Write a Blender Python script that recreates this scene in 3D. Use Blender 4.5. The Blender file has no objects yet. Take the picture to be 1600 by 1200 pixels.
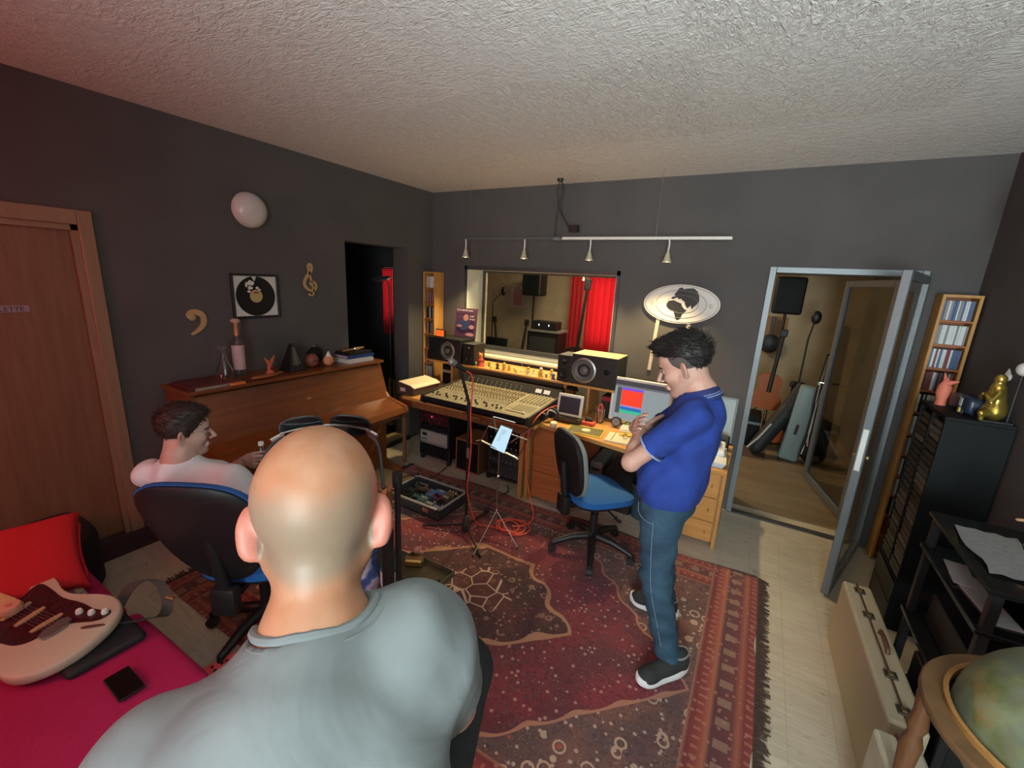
import bpy, bmesh, math, random
import numpy as np
from mathutils import Vector, Matrix
PI = math.pi
S = bpy.context.scene
C = S.collection
rnd = random.Random(7)

# ------------------------------------------------------------------ camera, world, light, exposure
cd = bpy.data.cameras.new('camera'); cam = bpy.data.objects.new('camera', cd); C.objects.link(cam)
cd.sensor_width = 36; cd.lens = 15.074; cd.clip_start = 0.02
R_ = [(0.8628, 0.5030, 0.0500), (0.1612, -0.1800, -0.9704), (-0.4785, 0.8457, -0.2363)]
cr, cdn, cf = [Vector(v).normalized() for v in R_]
m = Matrix.Identity(4)
for i in range(3):
    m[i][0] = cr[i]; m[i][1] = -cdn[i]; m[i][2] = -cf[i]
cam.matrix_world = Matrix.Translation((3.408, -3.998, 1.9)) @ m
S.camera = cam
w = bpy.data.worlds.new('world'); S.world = w; w.use_nodes = True
w.node_tree.nodes['Background'].inputs[0].default_value = (0.55, 0.68, 0.72, 1)
w.node_tree.nodes['Background'].inputs[1].default_value = 0.6
S.view_settings.view_transform = 'Standard'; S.view_settings.look = 'None'
S.view_settings.gamma = 1; S.view_settings.use_curve_mapping = False
S.view_settings.exposure = 0.0

def light(name, kind, loc, power, col, to=None, size=None, size_y=None, spot=None, blend=.5, radius=None):
    l = bpy.data.lights.new(name, kind); l.energy = power; l.color = col
    if kind == 'AREA':
        l.shape = 'RECTANGLE'; l.size = size; l.size_y = size_y or size
    if kind == 'SPOT': l.spot_size = spot; l.spot_blend = blend
    if radius is not None: l.shadow_soft_size = radius
    o = bpy.data.objects.new(name, l); C.objects.link(o); o.location = loc
    if to is not None:
        o.rotation_euler = (Vector(to) - Vector(loc)).to_track_quat('-Z', 'Y').to_euler()
    return o
WL = light('window_daylight', 'AREA', (3.95, -5.86, 1.62), 64, (0.86, 0.98, 0.99), (3.9, 0, 1.5), 1.1, 1.4); WL.data.spread = 1.95
light('added_ceiling_fill', 'SPOT', (4.0, -4.7, 1.90), 360, (0.84, 1.0, 0.96), (3.7, -3.9, 2.8), spot=2.0, blend=1, radius=.12)  # added fill that brightens the ceiling; its source is invented
light('red_lamp_light', 'POINT', (1.0, -5.3, 1.95), 62, (1.0, 0.20, 0.18), radius=.12)
light('live_room_light', 'AREA', (1.4, 1.7, 2.72), 62, (1.0, 0.80, 0.50), (1.4, 1.7, 0), 1.4, .8)
light('far_window_light', 'AREA', (1.0, 3.36, 1.45), 10, (1.0, 0.85, 0.8), (1.0, 0, 1.4), .5, 1.1)
light('hall_window_light', 'AREA', (-0.965, .285, 1.55), 1.6, (1.0, 0.85, 0.8), (-0.9, -2, 1.4), .22, .8)
LX = (0.668, 1.353, 2.008, 2.67)
for x in LX:
    light('track_spot_light', 'SPOT', (x, -0.27, 2.07), 72, (1.0, 0.74, 0.36), (x - .05, -0.5, 0), spot=1.9, blend=.8, radius=.03)

# ------------------------------------------------------------------ node helpers
class N:
    def __init__(s, t, sock): s.t = t; s.s = sock
    def _m(s, op, *a):
        n = s.t.nodes.new('ShaderNodeMath'); n.operation = op
        for i, v in enumerate((s,) + a):
            if isinstance(v, N): s.t.links.new(v.s, n.inputs[i])
            else: n.inputs[i].default_value = v
        return N(s.t, n.outputs[0])
    def __add__(s, o): return s._m('ADD', o)
    def __sub__(s, o): return s._m('SUBTRACT', o)
    def __mul__(s, o): return s._m('MULTIPLY', o)
    def lt(s, o): return s._m('LESS_THAN', o)
    def gt(s, o): return s._m('GREATER_THAN', o)
    def abs(s): return s._m('ABSOLUTE')
    def fr(s): return s._m('FRACT')
    def floor(s): return s._m('FLOOR')
    def sin(s): return s._m('SINE')
    def mn(s, o): return s._m('MINIMUM', o)
    def mx(s, o): return s._m('MAXIMUM', o)
    def sst(s, a, b):
        n = s.t.nodes.new('ShaderNodeMapRange'); n.interpolation_type = 'SMOOTHSTEP'
        s.t.links.new(s.s, n.inputs[0]); n.inputs[1].default_value = a; n.inputs[2].default_value = b
        return N(s.t, n.outputs[0])
class M:
    """material builder"""
    def __init__(s, name, col=(.5, .5, .5), rough=.6, metal=0, **k):
        s.m = bpy.data.materials.new(name); s.m.use_nodes = True; s.t = s.m.node_tree
        s.b = s.t.nodes['Principled BSDF']
        s.set('Base Color', col); s.set('Roughness', rough); s.set('Metallic', metal)
        for a, v in k.items(): s.set(a.replace('_', ' '), v)
        s._c = None
    def set(s, k, v):
        i = s.b.inputs[k]
        if isinstance(v, N): s.t.links.new(v.s, i)
        elif isinstance(v, tuple) and len(v) == 3 and i.type == 'RGBA': i.default_value = (*v, 1)
        else: i.default_value = v
    def co(s, kind='Object'):
        if s._c is None: s._c = s.t.nodes.new('ShaderNodeTexCoord')
        return N(s.t, s._c.outputs[kind])
    def xyz(s, v=None):
        n = s.t.nodes.new('ShaderNodeSeparateXYZ'); s.t.links.new((v or s.co()).s, n.inputs[0])
        return [N(s.t, n.outputs[i]) for i in range(3)]
    def mapv(s, scale=(1, 1, 1), loc=(0, 0, 0), rot=(0, 0, 0), v=None):
        n = s.t.nodes.new('ShaderNodeMapping'); s.t.links.new((v or s.co()).s, n.inputs[0])
        n.inputs['Scale'].default_value = scale; n.inputs['Location'].default_value = loc; n.inputs['Rotation'].default_value = rot
        return N(s.t, n.outputs[0])
    def noise(s, scale, v=None, detail=3, dist=0, rough=.5):
        n = s.t.nodes.new('ShaderNodeTexNoise'); s.t.links.new((v or s.co()).s, n.inputs['Vector'])
        n.inputs['Scale'].default_value = scale; n.inputs['Detail'].default_value = detail
        n.inputs['Distortion'].default_value = dist; n.inputs['Roughness'].default_value = rough
        return N(s.t, n.outputs[0])
    def voro(s, scale, v=None, feature='F1', out='Distance', rand=1):
        n = s.t.nodes.new('ShaderNodeTexVoronoi'); n.feature = feature
        s.t.links.new((v or s.co()).s, n.inputs['Vector']); n.inputs['Scale'].default_value = scale
        n.inputs['Randomness'].default_value = rand
        return N(s.t, n.outputs[out])
    def mix(s, f, a, b):
        n = s.t.nodes.new('ShaderNodeMix'); n.data_type = 'RGBA'
        if isinstance(f, N): s.t.links.new(f.s, n.inputs[0])
        else: n.inputs[0].default_value = f
        for i, v in ((6, a), (7, b)):
            if isinstance(v, N): s.t.links.new(v.s, n.inputs[i])
            else: n.inputs[i].default_value = (*v, 1)
        return N(s.t, n.outputs[2])
    def ramp(s, f, stops):
        n = s.t.nodes.new('ShaderNodeValToRGB'); s.t.links.new(f.s, n.inputs[0]); e = n.color_ramp.elements
        while len(e) < len(stops): e.new(.5)
        for q, (p, c) in zip(e, stops): q.position = p; q.color = (*c, 1)
        return N(s.t, n.outputs[0])
    def bump(s, h, strength=.3, dist=.01):
        n = s.t.nodes.new('ShaderNodeBump'); s.t.links.new(h.s, n.inputs['Height'])
        n.inputs['Strength'].default_value = strength; n.inputs['Distance'].default_value = dist
        s.t.links.new(n.outputs[0], s.b.inputs['Normal'])
def simple(name, col, rough=.5, metal=0, var=.12, scale=25, bump=0, **k):
    a = M(name, col, rough, metal, **k)
    n = a.noise(scale)
    lo = tuple(c * (1 - var) for c in col); hi = tuple(min(1, c * (1 + var)) for c in col)
    a.set('Base Color', a.mix(n, lo, hi))
    if bump: a.bump(a.noise(scale * 4), bump, .004)
    return a.m
def wood(name, c1, c2, axis=0, rough=.45, sc=1.0, coat=0):
    a = M(name, c1, rough)
    st = [14 * sc] * 3; st[axis] = 1.0 * sc
    v = a.mapv(tuple(st))
    n = a.noise(1.6, v, 5, 1.2); f = a.noise(9, v, 3)
    a.set('Base Color', a.mix((n * .75 + f * .35).sst(.35, .75), c1, c2)); a.bump(f, .1, .002)
    if coat: a.set('Coat Weight', coat)
    return a.m
def emis(name, col, st, base=(0.02, 0.02, 0.02)):
    a = M(name, base, .3); a.set('Emission Color', col); a.set('Emission Strength', st); return a.m
def glass(name, col=(1, 1, 1), rough=.02, ior=1.45, alpha=None):
    a = M(name, col, rough); a.set('Transmission Weight', 1.0); a.set('IOR', ior); return a.m

# ------------------------------------------------------------------ mesh builder (world coordinates)
class MB:
    def __init__(s): s.bm = bmesh.new()
    def _xf(s, vs, mat):
        bmesh.ops.transform(s.bm, matrix=mat, verts=vs)
    def box(s, c, d, rot=(0, 0, 0), bev=0, seg=1):
        r = bmesh.ops.create_cube(s.bm, size=1); vs = r['verts']
        bmesh.ops.scale(s.bm, vec=d, verts=vs)
        if bev:
            es = list({e for v in vs for e in v.link_edges})
            q = bmesh.ops.bevel(s.bm, geom=es, offset=bev, segments=seg, affect='EDGES', profile=.5)
            vs = list({v for f in q['faces'] for v in f.verts} | {v for v in vs if v.is_valid})
            allv = set(vs)
            for v in list(allv):
                for e in v.link_edges: allv.add(e.other_vert(v))
            vs = list(allv)
        s._xf(vs, Matrix.Translation(c) @ Matrix.Rotation(rot[2], 4, 'Z') @ Matrix.Rotation(rot[1], 4, 'Y') @ Matrix.Rotation(rot[0], 4, 'X'))
        return s
    def bx(s, x0, x1, y0, y1, z0, z1, bev=0, seg=1):
        return s.box(((x0 + x1) / 2, (y0 + y1) / 2, (z0 + z1) / 2), (abs(x1 - x0), abs(y1 - y0), abs(z1 - z0)), bev=bev, seg=seg)
    def cone(s, a, b, r0, r1=None, n=16, caps=True):
        a = Vector(a); b = Vector(b); r1 = r0 if r1 is None else r1
        d = b - a; q = d.to_track_quat('Z', 'Y').to_matrix()
        rings = []
        for p, r in ((a, r0), (b, r1)):
            rings.append([s.bm.verts.new(p + q @ Vector((r * math.cos(2 * PI * i / n), r * math.sin(2 * PI * i / n), 0))) for i in range(n)])
        for i in range(n):
            s.bm.faces.new((rings[0][i], rings[0][(i + 1) % n], rings[1][(i + 1) % n], rings[1][i]))
        if caps:
            s.bm.faces.new(rings[0][::-1]); s.bm.faces.new(rings[1])
        return s
    def tube(s, pts, r, n=8, closed=False, sub=0):
        P = [Vector(p) for p in pts]
        for _ in range(sub):
            Q = []
            L = len(P)
            for i in range(L if closed else L - 1):
                a, b = P[i], P[(i + 1) % L]
                Q += [a * .75 + b * .25, a * .25 + b * .75]
            if not closed: Q = [P[0]] + Q + [P[-1]]
            P = Q
        L = len(P); rings = []; up = Vector((0, 0, 1)); prev = None
        for i in range(L):
            if closed: t = P[(i + 1) % L] - P[i - 1]
            else: t = P[min(i + 1, L - 1)] - P[max(i - 1, 0)]
            if t.length < 1e-9: t = Vector((0, 0, 1))
            t.normalize()
            if prev is None:
                x = t.cross(up)
                if x.length < .1: x = t.cross(Vector((0, 1, 0)))
            else: x = prev - t * prev.dot(t)
            x.normalize(); prev = x; y = t.cross(x)
            rr = r[i * (len(r) - 1) // max(L - 1, 1)] if isinstance(r, (list, tuple)) else r
            rings.append([s.bm.verts.new(P[i] + x * rr * math.cos(2 * PI * k / n) + y * rr * math.sin(2 * PI * k / n)) for k in range(n)])
        for i in range(L if closed else L - 1):
            A, B = rings[i], rings[(i + 1) % L]
            for k in range(n): s.bm.faces.new((A[k], A[(k + 1) % n], B[(k + 1) % n], B[k]))
        if not closed: s.bm.faces.new(rings[0][::-1]); s.bm.faces.new(rings[-1])
        return s
    def lathe(s, prof, c=(0, 0, 0), n=32, axis=(0, 0, 1)):
        q = Vector(axis).to_track_quat('Z', 'Y').to_matrix(); c = Vector(c); rings = []
        for r, z in prof:
            if r < 1e-5: rings.append([s.bm.verts.new(c + q @ Vector((0, 0, z)))])
            else: rings.append([s.bm.verts.new(c + q @ Vector((r * math.cos(2 * PI * i / n), r * math.sin(2 * PI * i / n), z))) for i in range(n)])
        for A, B in zip(rings, rings[1:]):
            if len(A) == 1 and len(B) == 1: continue
            for i in range(n):
                j = (i + 1) % n
                if len(A) == 1: s.bm.faces.new((A[0], B[j], B[i]))
                elif len(B) == 1: s.bm.faces.new((A[i], A[j], B[0]))
                else: s.bm.faces.new((A[i], A[j], B[j], B[i]))
        return s
    def ell(s, c, r, rot=(0, 0, 0), n=20):
        q = bmesh.ops.create_uvsphere(s.bm, u_segments=n, v_segments=max(8, n * 2 // 3), radius=1)
        s._xf(q['verts'], Matrix.Translation(c) @ Matrix.Rotation(rot[2], 4, 'Z') @ Matrix.Rotation(rot[1], 4, 'Y') @ Matrix.Rotation(rot[0], 4, 'X') @ Matrix.Diagonal((r[0], r[1], r[2], 1)))
        return s
    def prism(s, poly, o, u, v, d, thick):
        """polygon (2D) in plane o+u*a+v*b extruded by d*thick"""
        o = Vector(o); u = Vector(u); v = Vector(v); d = Vector(d).normalized() * thick
        A = [s.bm.verts.new(o + u * a + v * b) for a, b in poly]; B = [s.bm.verts.new(o + u * a + v * b + d) for a, b in poly]
        try:
            s.bm.faces.new(A); s.bm.faces.new(B[::-1])
        except ValueError: pass
        n = len(A)
        for i in range(n): s.bm.faces.new((A[i], B[i], B[(i + 1) % n], A[(i + 1) % n]))
        return s
    def add(s, vs, fs):
        V = [s.bm.verts.new(v) for v in vs]
        for f in fs:
            try: s.bm.faces.new([V[i] for i in f])
            except ValueError: pass
        return s
    def build(s, name, mat, parent=None, smooth=False, loc=None):
        bmesh.ops.recalc_face_normals(s.bm, faces=s.bm.faces)
        org = Vector((0, 0, 0)); r = parent
        if parent is not None:
            while r.parent is not None: r = r.parent
            mw = r.matrix_basis.inverted()
            bmesh.ops.transform(s.bm, matrix=mw, verts=s.bm.verts)
        elif loc is not None:
            bmesh.ops.translate(s.bm, vec=-Vector(loc), verts=s.bm.verts)
        me = bpy.data.meshes.new(name); s.bm.to_mesh(me); s.bm.free()
        if smooth:
            me.polygons.foreach_set('use_smooth', [True] * len(me.polygons))
            try: me.set_sharp_from_angle(angle=math.radians(40 if smooth is True else smooth))
            except Exception: pass
        me.materials.append(mat)
        o = bpy.data.objects.new(name, me); C.objects.link(o)
        if parent is not None: o.parent = parent
        elif loc is not None: o.location = loc
        return o
def tag(o, label, cat, group=None):
    o['label'] = label; o['category'] = cat
    if group: o['group'] = group
    return o
def thing(name, label, cat, loc, rz=0, group=None):
    o = bpy.data.objects.new(name, None); o.empty_display_size = .1; C.objects.link(o)
    o.location = loc; o.rotation_euler = (0, 0, rz)
    o.matrix_basis = Matrix.Translation(loc) @ Matrix.Rotation(rz, 4, 'Z')
    return tag(o, label, cat, group)
def one(mb, name, mat, label, cat, loc, group=None, smooth=False):
    return tag(mb.build(name, mat, None, smooth, loc), label, cat, group)
def struct(mb, name, mat, parent=None, smooth=False):
    o = mb.build(name, mat, parent, smooth)
    if parent is None: o['kind'] = 'structure'
    return o
def text_mesh(txt, size, o, u, v, parent, mat, name='lettering', thick=.0008, align='LEFT'):
    cu = bpy.data.curves.new('t', 'FONT'); cu.body = txt; cu.size = size; cu.extrude = thick; cu.align_x = align
    ob = bpy.data.objects.new('t', cu); C.objects.link(ob)
    me = bpy.data.meshes.new_from_object(ob.evaluated_get(bpy.context.evaluated_depsgraph_get()))
    bpy.data.objects.remove(ob); bpy.data.curves.remove(cu)
    u = Vector(u).normalized(); v = Vector(v).normalized(); n = u.cross(v)
    mt = Matrix(((u.x, v.x, n.x, o[0]), (u.y, v.y, n.y, o[1]), (u.z, v.z, n.z, o[2]), (0, 0, 0, 1)))
    r = parent
    while r.parent is not None: r = r.parent
    me.transform(r.matrix_basis.inverted() @ mt)
    me.name = name; me.materials.clear(); me.materials.append(mat)
    ob = bpy.data.objects.new(name, me); C.objects.link(ob); ob.parent = parent
    return ob

# ------------------------------------------------------------------ signed-distance bodies -> one continuous surface
class F:
    def __init__(s, lo, hi, h):
        s.h = h; s.lo = np.array(lo, np.float32); n = np.ceil((np.array(hi) - s.lo) / h).astype(int) + 1; s.n = n
        s.d = np.full(tuple(n), 1.0, np.float32)
        s.ax = [s.lo[i] + h * np.arange(n[i], dtype=np.float32) for i in range(3)]
    def like(s):
        o = F.__new__(F); o.h, o.lo, o.n, o.ax = s.h, s.lo, s.n, s.ax; o.d = np.full(tuple(s.n), 1.0, np.float32); return o
    def _sub(s, lo, hi):
        i0 = np.clip(np.floor((np.array(lo) - s.lo) / s.h).astype(int), 0, s.n - 1); i1 = np.clip(np.ceil((np.array(hi) - s.lo) / s.h).astype(int) + 1, 1, s.n)
        sl = tuple(slice(a, b) for a, b in zip(i0, i1))
        X = s.ax[0][sl[0]][:, None, None]; Y = s.ax[1][sl[1]][None, :, None]; Z = s.ax[2][sl[2]][None, None, :]
        return sl, X, Y, Z
    @staticmethod
    def smin(a, b, k):
        if k <= 0: return np.minimum(a, b)
        h = np.clip(.5 + .5 * (b - a) / k, 0, 1)
        return b * (1 - h) + a * h - k * h * (1 - h)
    def _op(s, sl, d, k, sub):
        if sub: s.d[sl] = -F.smin(-s.d[sl], d, k)
        else: s.d[sl] = F.smin(s.d[sl], d, k)
        return s
    def cap(s, a, b, ra, rb=None, k=.02, sub=False):
        rb = ra if rb is None else rb
        a = np.array(a, np.float32); b = np.array(b, np.float32); R = max(ra, rb) + .06 + k
        sl, X, Y, Z = s._sub(np.minimum(a, b) - R, np.maximum(a, b) + R)
        ba = b - a; L = max(float(ba @ ba), 1e-9)
        t = np.clip(((X - a[0]) * ba[0] + (Y - a[1]) * ba[1] + (Z - a[2]) * ba[2]) / L, 0, 1)
        d = np.sqrt((X - a[0] - ba[0] * t) ** 2 + (Y - a[1] - ba[1] * t) ** 2 + (Z - a[2] - ba[2] * t) ** 2) - (ra + (rb - ra) * t)
        return s._op(sl, d, k, sub)
    def ell(s, c, r, fr=None, k=.02, sub=False):
        """ellipsoid with radii r along frame axes fr (3 unit vectors)"""
        fr = ((1, 0, 0), (0, 1, 0), (0, 0, 1)) if fr is None else fr
        R = max(r) + .06 + k; c = np.array(c, np.float32)
        sl, X, Y, Z = s._sub(c - R, c + R); X = X - c[0]; Y = Y - c[1]; Z = Z - c[2]
        q = [X * float(a[0]) + Y * float(a[1]) + Z * float(a[2]) for a in fr]
        k0 = np.sqrt(sum((q[i] / r[i]) ** 2 for i in range(3))); k1 = np.sqrt(sum((q[i] / r[i] ** 2) ** 2 for i in range(3))) + 1e-6
        return s._op(sl, k0 * (k0 - 1) / k1, k, sub)
    def cut(s, p, n, k=0):
        """keep the side the normal points away from"""
        n = np.array(n, float); n /= np.linalg.norm(n)
        X = s.ax[0][:, None, None]; Y = s.ax[1][None, :, None]; Z = s.ax[2][None, None, :]
        d = (X - p[0]) * n[0] + (Y - p[1]) * n[1] + (Z - p[2]) * n[2]
        s.d = -F.smin(-s.d, -d.astype(np.float32), k); return s
    def union(s, o, k=.01): s.d = F.smin(s.d, o.d, k); return s
    def minus(s, o, off=0): s.d = np.maximum(s.d, -(o.d - off)); return s
    def wrinkle(s, amp, vecs):
        X = s.ax[0][:, None, None]; Y = s.ax[1][None, :, None]; Z = s.ax[2][None, None, :]
        for v, ph in vecs:
            s.d = s.d + amp * np.sin(X * v[0] + Y * v[1] + Z * v[2] + ph + 1.5 * np.sin(X * v[1] * .6 + Z * v[0] * .5 + 1) + 1.2 * np.sin(Y * v[2] * .7)).astype(np.float32)
        return s
    def at(s, p):
        i = np.clip(np.round((np.array(p) - s.lo) / s.h).astype(int), 0, np.array(s.n) - 1); return float(s.d[tuple(i)])
    def rim(s, c, r, fr, n=56, extra=0):
        """points where the surface meets an ellipsoid cut"""
        out = []
        for k in range(n):
            a = 2 * PI * k / n; best = None
            for j in range(121):
                ph = (j / 120 - .5) * PI
                q = c + (fr[0] * r[0] * math.cos(a) * math.cos(ph) + fr[1] * r[1] * math.sin(a) * math.cos(ph) + fr[2] * r[2] * math.sin(ph)) * (1 + extra)
                v = s.at(q)
                if v < 0: best = q
            if best is not None: out.append(best)
        P = [sum(out[(i + d) % len(out)] for d in (-2, -1, 0, 1, 2)) / 5 for i in range(len(out))]
        return [tuple(p) for p in P]
    def mesh(s):
        D = s.d; neg = D < 0; n = D.shape
        c = np.zeros((n[0] - 1, n[1] - 1, n[2] - 1), np.int8)
        for i in (0, 1):
            for j in (0, 1):
                for k in (0, 1): c += neg[i:n[0] - 1 + i, j:n[1] - 1 + j, k:n[2] - 1 + k]
        act = (c > 0) & (c < 8); idx = np.full(act.shape, -1, np.int64); ii = np.argwhere(act); idx[act] = np.arange(len(ii))
        P = np.zeros((len(ii), 3)); cnt = np.zeros(len(ii))
        cor = [(a, b, e) for a in (0, 1) for b in (0, 1) for e in (0, 1)]
        for a in cor:
            for ax in range(3):
                if a[ax] == 1: continue
                b = list(a); b[ax] = 1
                va = D[ii[:, 0] + a[0], ii[:, 1] + a[1], ii[:, 2] + a[2]]; vb = D[ii[:, 0] + b[0], ii[:, 1] + b[1], ii[:, 2] + b[2]]
                mk = (va < 0) != (vb < 0); t = np.where(mk, va / np.where(mk, va - vb, 1), 0)
                p = np.tile(np.array(a, float), (len(ii), 1)); p[:, ax] += t
                P[mk] += p[mk]; cnt[mk] += 1
        V = (ii + P / cnt[:, None]) * s.h + s.lo
        Q = []
        for ax in range(3):
            sl0 = [slice(None)] * 3; sl1 = [slice(None)] * 3; sl0[ax] = slice(0, -1); sl1[ax] = slice(1, None)
            cr_ = neg[tuple(sl0)] != neg[tuple(sl1)]; e = np.argwhere(cr_); o1, o2 = [i for i in range(3) if i != ax]
            e = e[(e[:, o1] > 0) & (e[:, o2] > 0) & (e[:, o1] < n[o1] - 1) & (e[:, o2] < n[o2] - 1)]
            def g(d1, d2):
                q = e.copy(); q[:, o1] -= d1; q[:, o2] -= d2; return idx[q[:, 0], q[:, 1], q[:, 2]]
            Q.append(np.stack([g(1, 1), g(0, 1), g(0, 0), g(1, 0)], 1))
        Q = np.concatenate(Q); Q = Q[(Q >= 0).all(1)]
        return V, Q
def sdf_obj(fields, name, mat, parent, sub=0):
    VV = []; QQ = []; o = 0
    for f in fields:
        v, q = f.mesh(); VV.append(v); QQ.append(q + o); o += len(v)
    V = np.concatenate(VV); Q = np.concatenate(QQ)
    r = parent
    while r.parent is not None: r = r.parent
    inv = np.array(r.matrix_basis.inverted()); V = V @ inv[:3, :3].T + inv[:3, 3]
    me = bpy.data.meshes.new(name); me.from_pydata(V.tolist(), [], Q.tolist()); me.update()
    bm = bmesh.new(); bm.from_mesh(me); bmesh.ops.recalc_face_normals(bm, faces=bm.faces)
    for _ in range(2): bmesh.ops.smooth_vert(bm, verts=bm.verts, factor=.5, use_axis_x=True, use_axis_y=True, use_axis_z=True)
    bm.to_mesh(me); bm.free()
    me.polygons.foreach_set('use_smooth', [True] * len(me.polygons)); me.materials.append(mat)
    ob = bpy.data.objects.new(name, me); C.objects.link(ob); ob.parent = parent
    return ob
def V3(*a): return np.array(a, float)
def unit(v): v = np.array(v, float); return v / np.linalg.norm(v)

# ------------------------------------------------------------------ materials
def wall_mat(name, col, var=.1):
    a = M(name, col, .85); n = a.noise(2.2, detail=5); g = a.noise(160)
    a.set('Base Color', a.mix((n * .7 + g * .3).sst(.3, .7), tuple(c * (1 - var) for c in col), tuple(c * (1 + var) for c in col)))
    a.bump(g, .25, .003); return a.m
W_DARK = wall_mat('dark_grey_wall_paint', (.094, .088, .087))
W_LIVE = wall_mat('beige_wall_panel', (.40, .33, .22), .2)
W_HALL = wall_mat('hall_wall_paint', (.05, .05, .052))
WHITE_REVEAL = simple('pale_reveal_paint', (.62, .66, .58), .7, var=.05)
def ceil_mat():
    a = M('textured_plaster_ceiling', (.66, .65, .62), .95)
    x, y, z = a.xyz(); wv = a.noise(3.0, detail=2)
    t = ((x * 1.0).floor() + (y * 1.0).floor() * 1.7).sin() * .5 + .5
    v1 = a.mapv((5, 15, 1), rot=(0, 0, .5)); v2 = a.mapv((15, 5, 1), rot=(0, 0, .4))
    s1 = a.noise(3.2, v1, 4, 1.2, .65); s2 = a.noise(3.2, v2, 4, 1.2, .65)
    h = s1 * t + s2 * (a.noise(.1) * 0 + 1 - t)
    a.set('Base Color', a.mix(h.sst(.35, .65), (.70, .69, .67), (.82, .81, .79)))
    a.bump(h, .6, .04); return a.m
def N1(a): return a
CEIL = ceil_mat()
def planks(name, cA, cB, cC, wid=.19, ln=1.3, rz=0, rough=.42, gap=.0):
    a = M(name, cA, rough); v = a.mapv(rot=(0, 0, rz)); x, y, z = a.xyz(v)
    row = (y * (1 / wid)).floor(); sh = (row * 12.9898).sin() * 43.7
    u = (x * (1 / ln) + sh); cell = u.floor(); rv = ((cell * 7.13 + row * 3.77).sin() * 91.7).fr()
    g = a.noise(5, a.mapv((1.2, 12, 1), rot=(0, 0, rz)), 6, 1.0); g2 = a.noise(2.2, a.mapv((1, 4, 1), rot=(0, 0, rz)), 3)
    kn = a.noise(7, a.mapv((1.5, 3.5, 1), rot=(0, 0, rz)), 2).sst(.66, .76)
    c = a.mix((g * .6 + g2 * .5).sst(.35, .75), cA, cB); c = a.mix(rv * .5, c, cC); c = a.mix(kn * .6, c, tuple(q * .4 for q in cC))
    e = ((y * (1 / wid)).fr() - .5).abs().gt(.488).mx((u.fr() - .5).abs().gt(.4975))
    c = a.mix(e * .3, c, tuple(q * .5 for q in cC)); a.set('Base Color', c); a.bump(g, .08, .002); return a.m
FLOOR = planks('whitewashed_oak_planks', (.46, .40, .30), (.62, .56, .44), (.50, .42, .33), .19, 1.3, PI / 2)
FLOOR_LIVE = planks('brown_oak_planks', (.26, .185, .11), (.36, .26, .155), (.20, .135, .075), .17, 1.2, 0)
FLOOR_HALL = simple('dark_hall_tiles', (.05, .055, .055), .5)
BASEB = simple('dark_bordeaux_skirting', (.045, .022, .026), .5)
GREYTRIM = simple('grey_painted_metal', (.175, .20, .215), .42, .3, var=.08)
GREYDARK = simple('dark_grey_metal', (.07, .075, .08), .42, .3)
DOORW = wood('pale_oak_door_laminate', (.21, .10, .055), (.26, .13, .075), 2, .5, .8)
DOORTRIM = wood('pale_door_trim', (.28, .18, .11), (.33, .21, .13), 2, .5)
BLACK = simple('black_plastic', (.012, .012, .013), .45)
BLACKM = simple('matte_black_lacquer', (.007, .010, .011), .6, Specular_IOR_Level=.2)
SILVERP = simple('silver_painted_rim', (.48, .47, .43), .4, .2)
BLACKW = simple('black_ash_veneer', (.012, .012, .013), .5, bump=.1)
RUBBER = simple('black_rubber', (.02, .02, .022), .7)
CHROME = simple('brushed_chrome', (.62, .62, .6), .22, 1)
STEEL = simple('dull_steel', (.38, .38, .37), .38, .9)
BRASS = simple('antique_brass', (.50, .36, .14), .35, .9)
WHITE = simple('white_plastic', (.74, .74, .70), .45, var=.04)
CREAM = simple('cream_plastic', (.66, .60, .44), .5, var=.06)
GREYP = simple('grey_plastic', (.22, .22, .21), .5)
PINE = wood('orange_pine', (.50, .24, .06), (.62, .32, .09), 2, .45)
PINEX = wood('orange_beech_veneer', (.50, .235, .065), (.60, .31, .095), 0, .4)
PINEY = wood('orange_beech_edge', (.44, .215, .065), (.55, .285, .095), 1, .4)
REDWOOD = wood('red_brown_veneer', (.36, .10, .03), (.45, .15, .05), 0, .45)
WALNUT = wood('walnut_veneer', (.20, .08, .03), (.28, .12, .05), 2, .4)
PIANO = wood('mahogany_piano_veneer', (.15, .042, .010), (.22, .066, .014), 1, .32, .6, .25)
PLY_AND_LIGHT = wood('plywood_and_light_patch', (.46, .34, .14), (.55, .42, .2), 0, .6)  # threshold wood; its yellow also paints the light patch by the piano
MAP = wood('maple', (.55, .36, .16), (.62, .42, .2), 0, .4)
PAPER = simple('white_paper', (.72, .72, .68), .8, var=.05)
SPINE = [simple(f'case_spine_{n}', c, .35, var=.1) for n, c in (('white', (.70, .73, .72)), ('grey', (.28, .27, .28)), ('blue', (.09, .14, .28)), ('black', (.02, .02, .02)), ('red', (.22, .05, .05)), ('beige', (.48, .42, .34)))]
SPN = ['white', 'grey', 'blue', 'black', 'dark red', 'beige']
ORG = simple('orange_rubber_cable', (.85, .10, .05), .5)
BLACKC = simple('black_cable', (.015, .015, .015), .5)
GREYC = simple('grey_cable', (.35, .35, .34), .6)
MAGENTA = simple('magenta_upholstery', (.38, .005, .075), .9, var=.12, scale=60, bump=.3)
REDFAB = simple('red_cushion_cloth', (.50, .008, .012), .9, var=.12, scale=60, bump=.3)
BLUEFAB = simple('blue_chair_upholstery', (.012, .11, .36), .9, var=.15, scale=90, bump=.3)
CONE = simple('speaker_cone_grey', (.11, .11, .11), .5)
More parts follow.
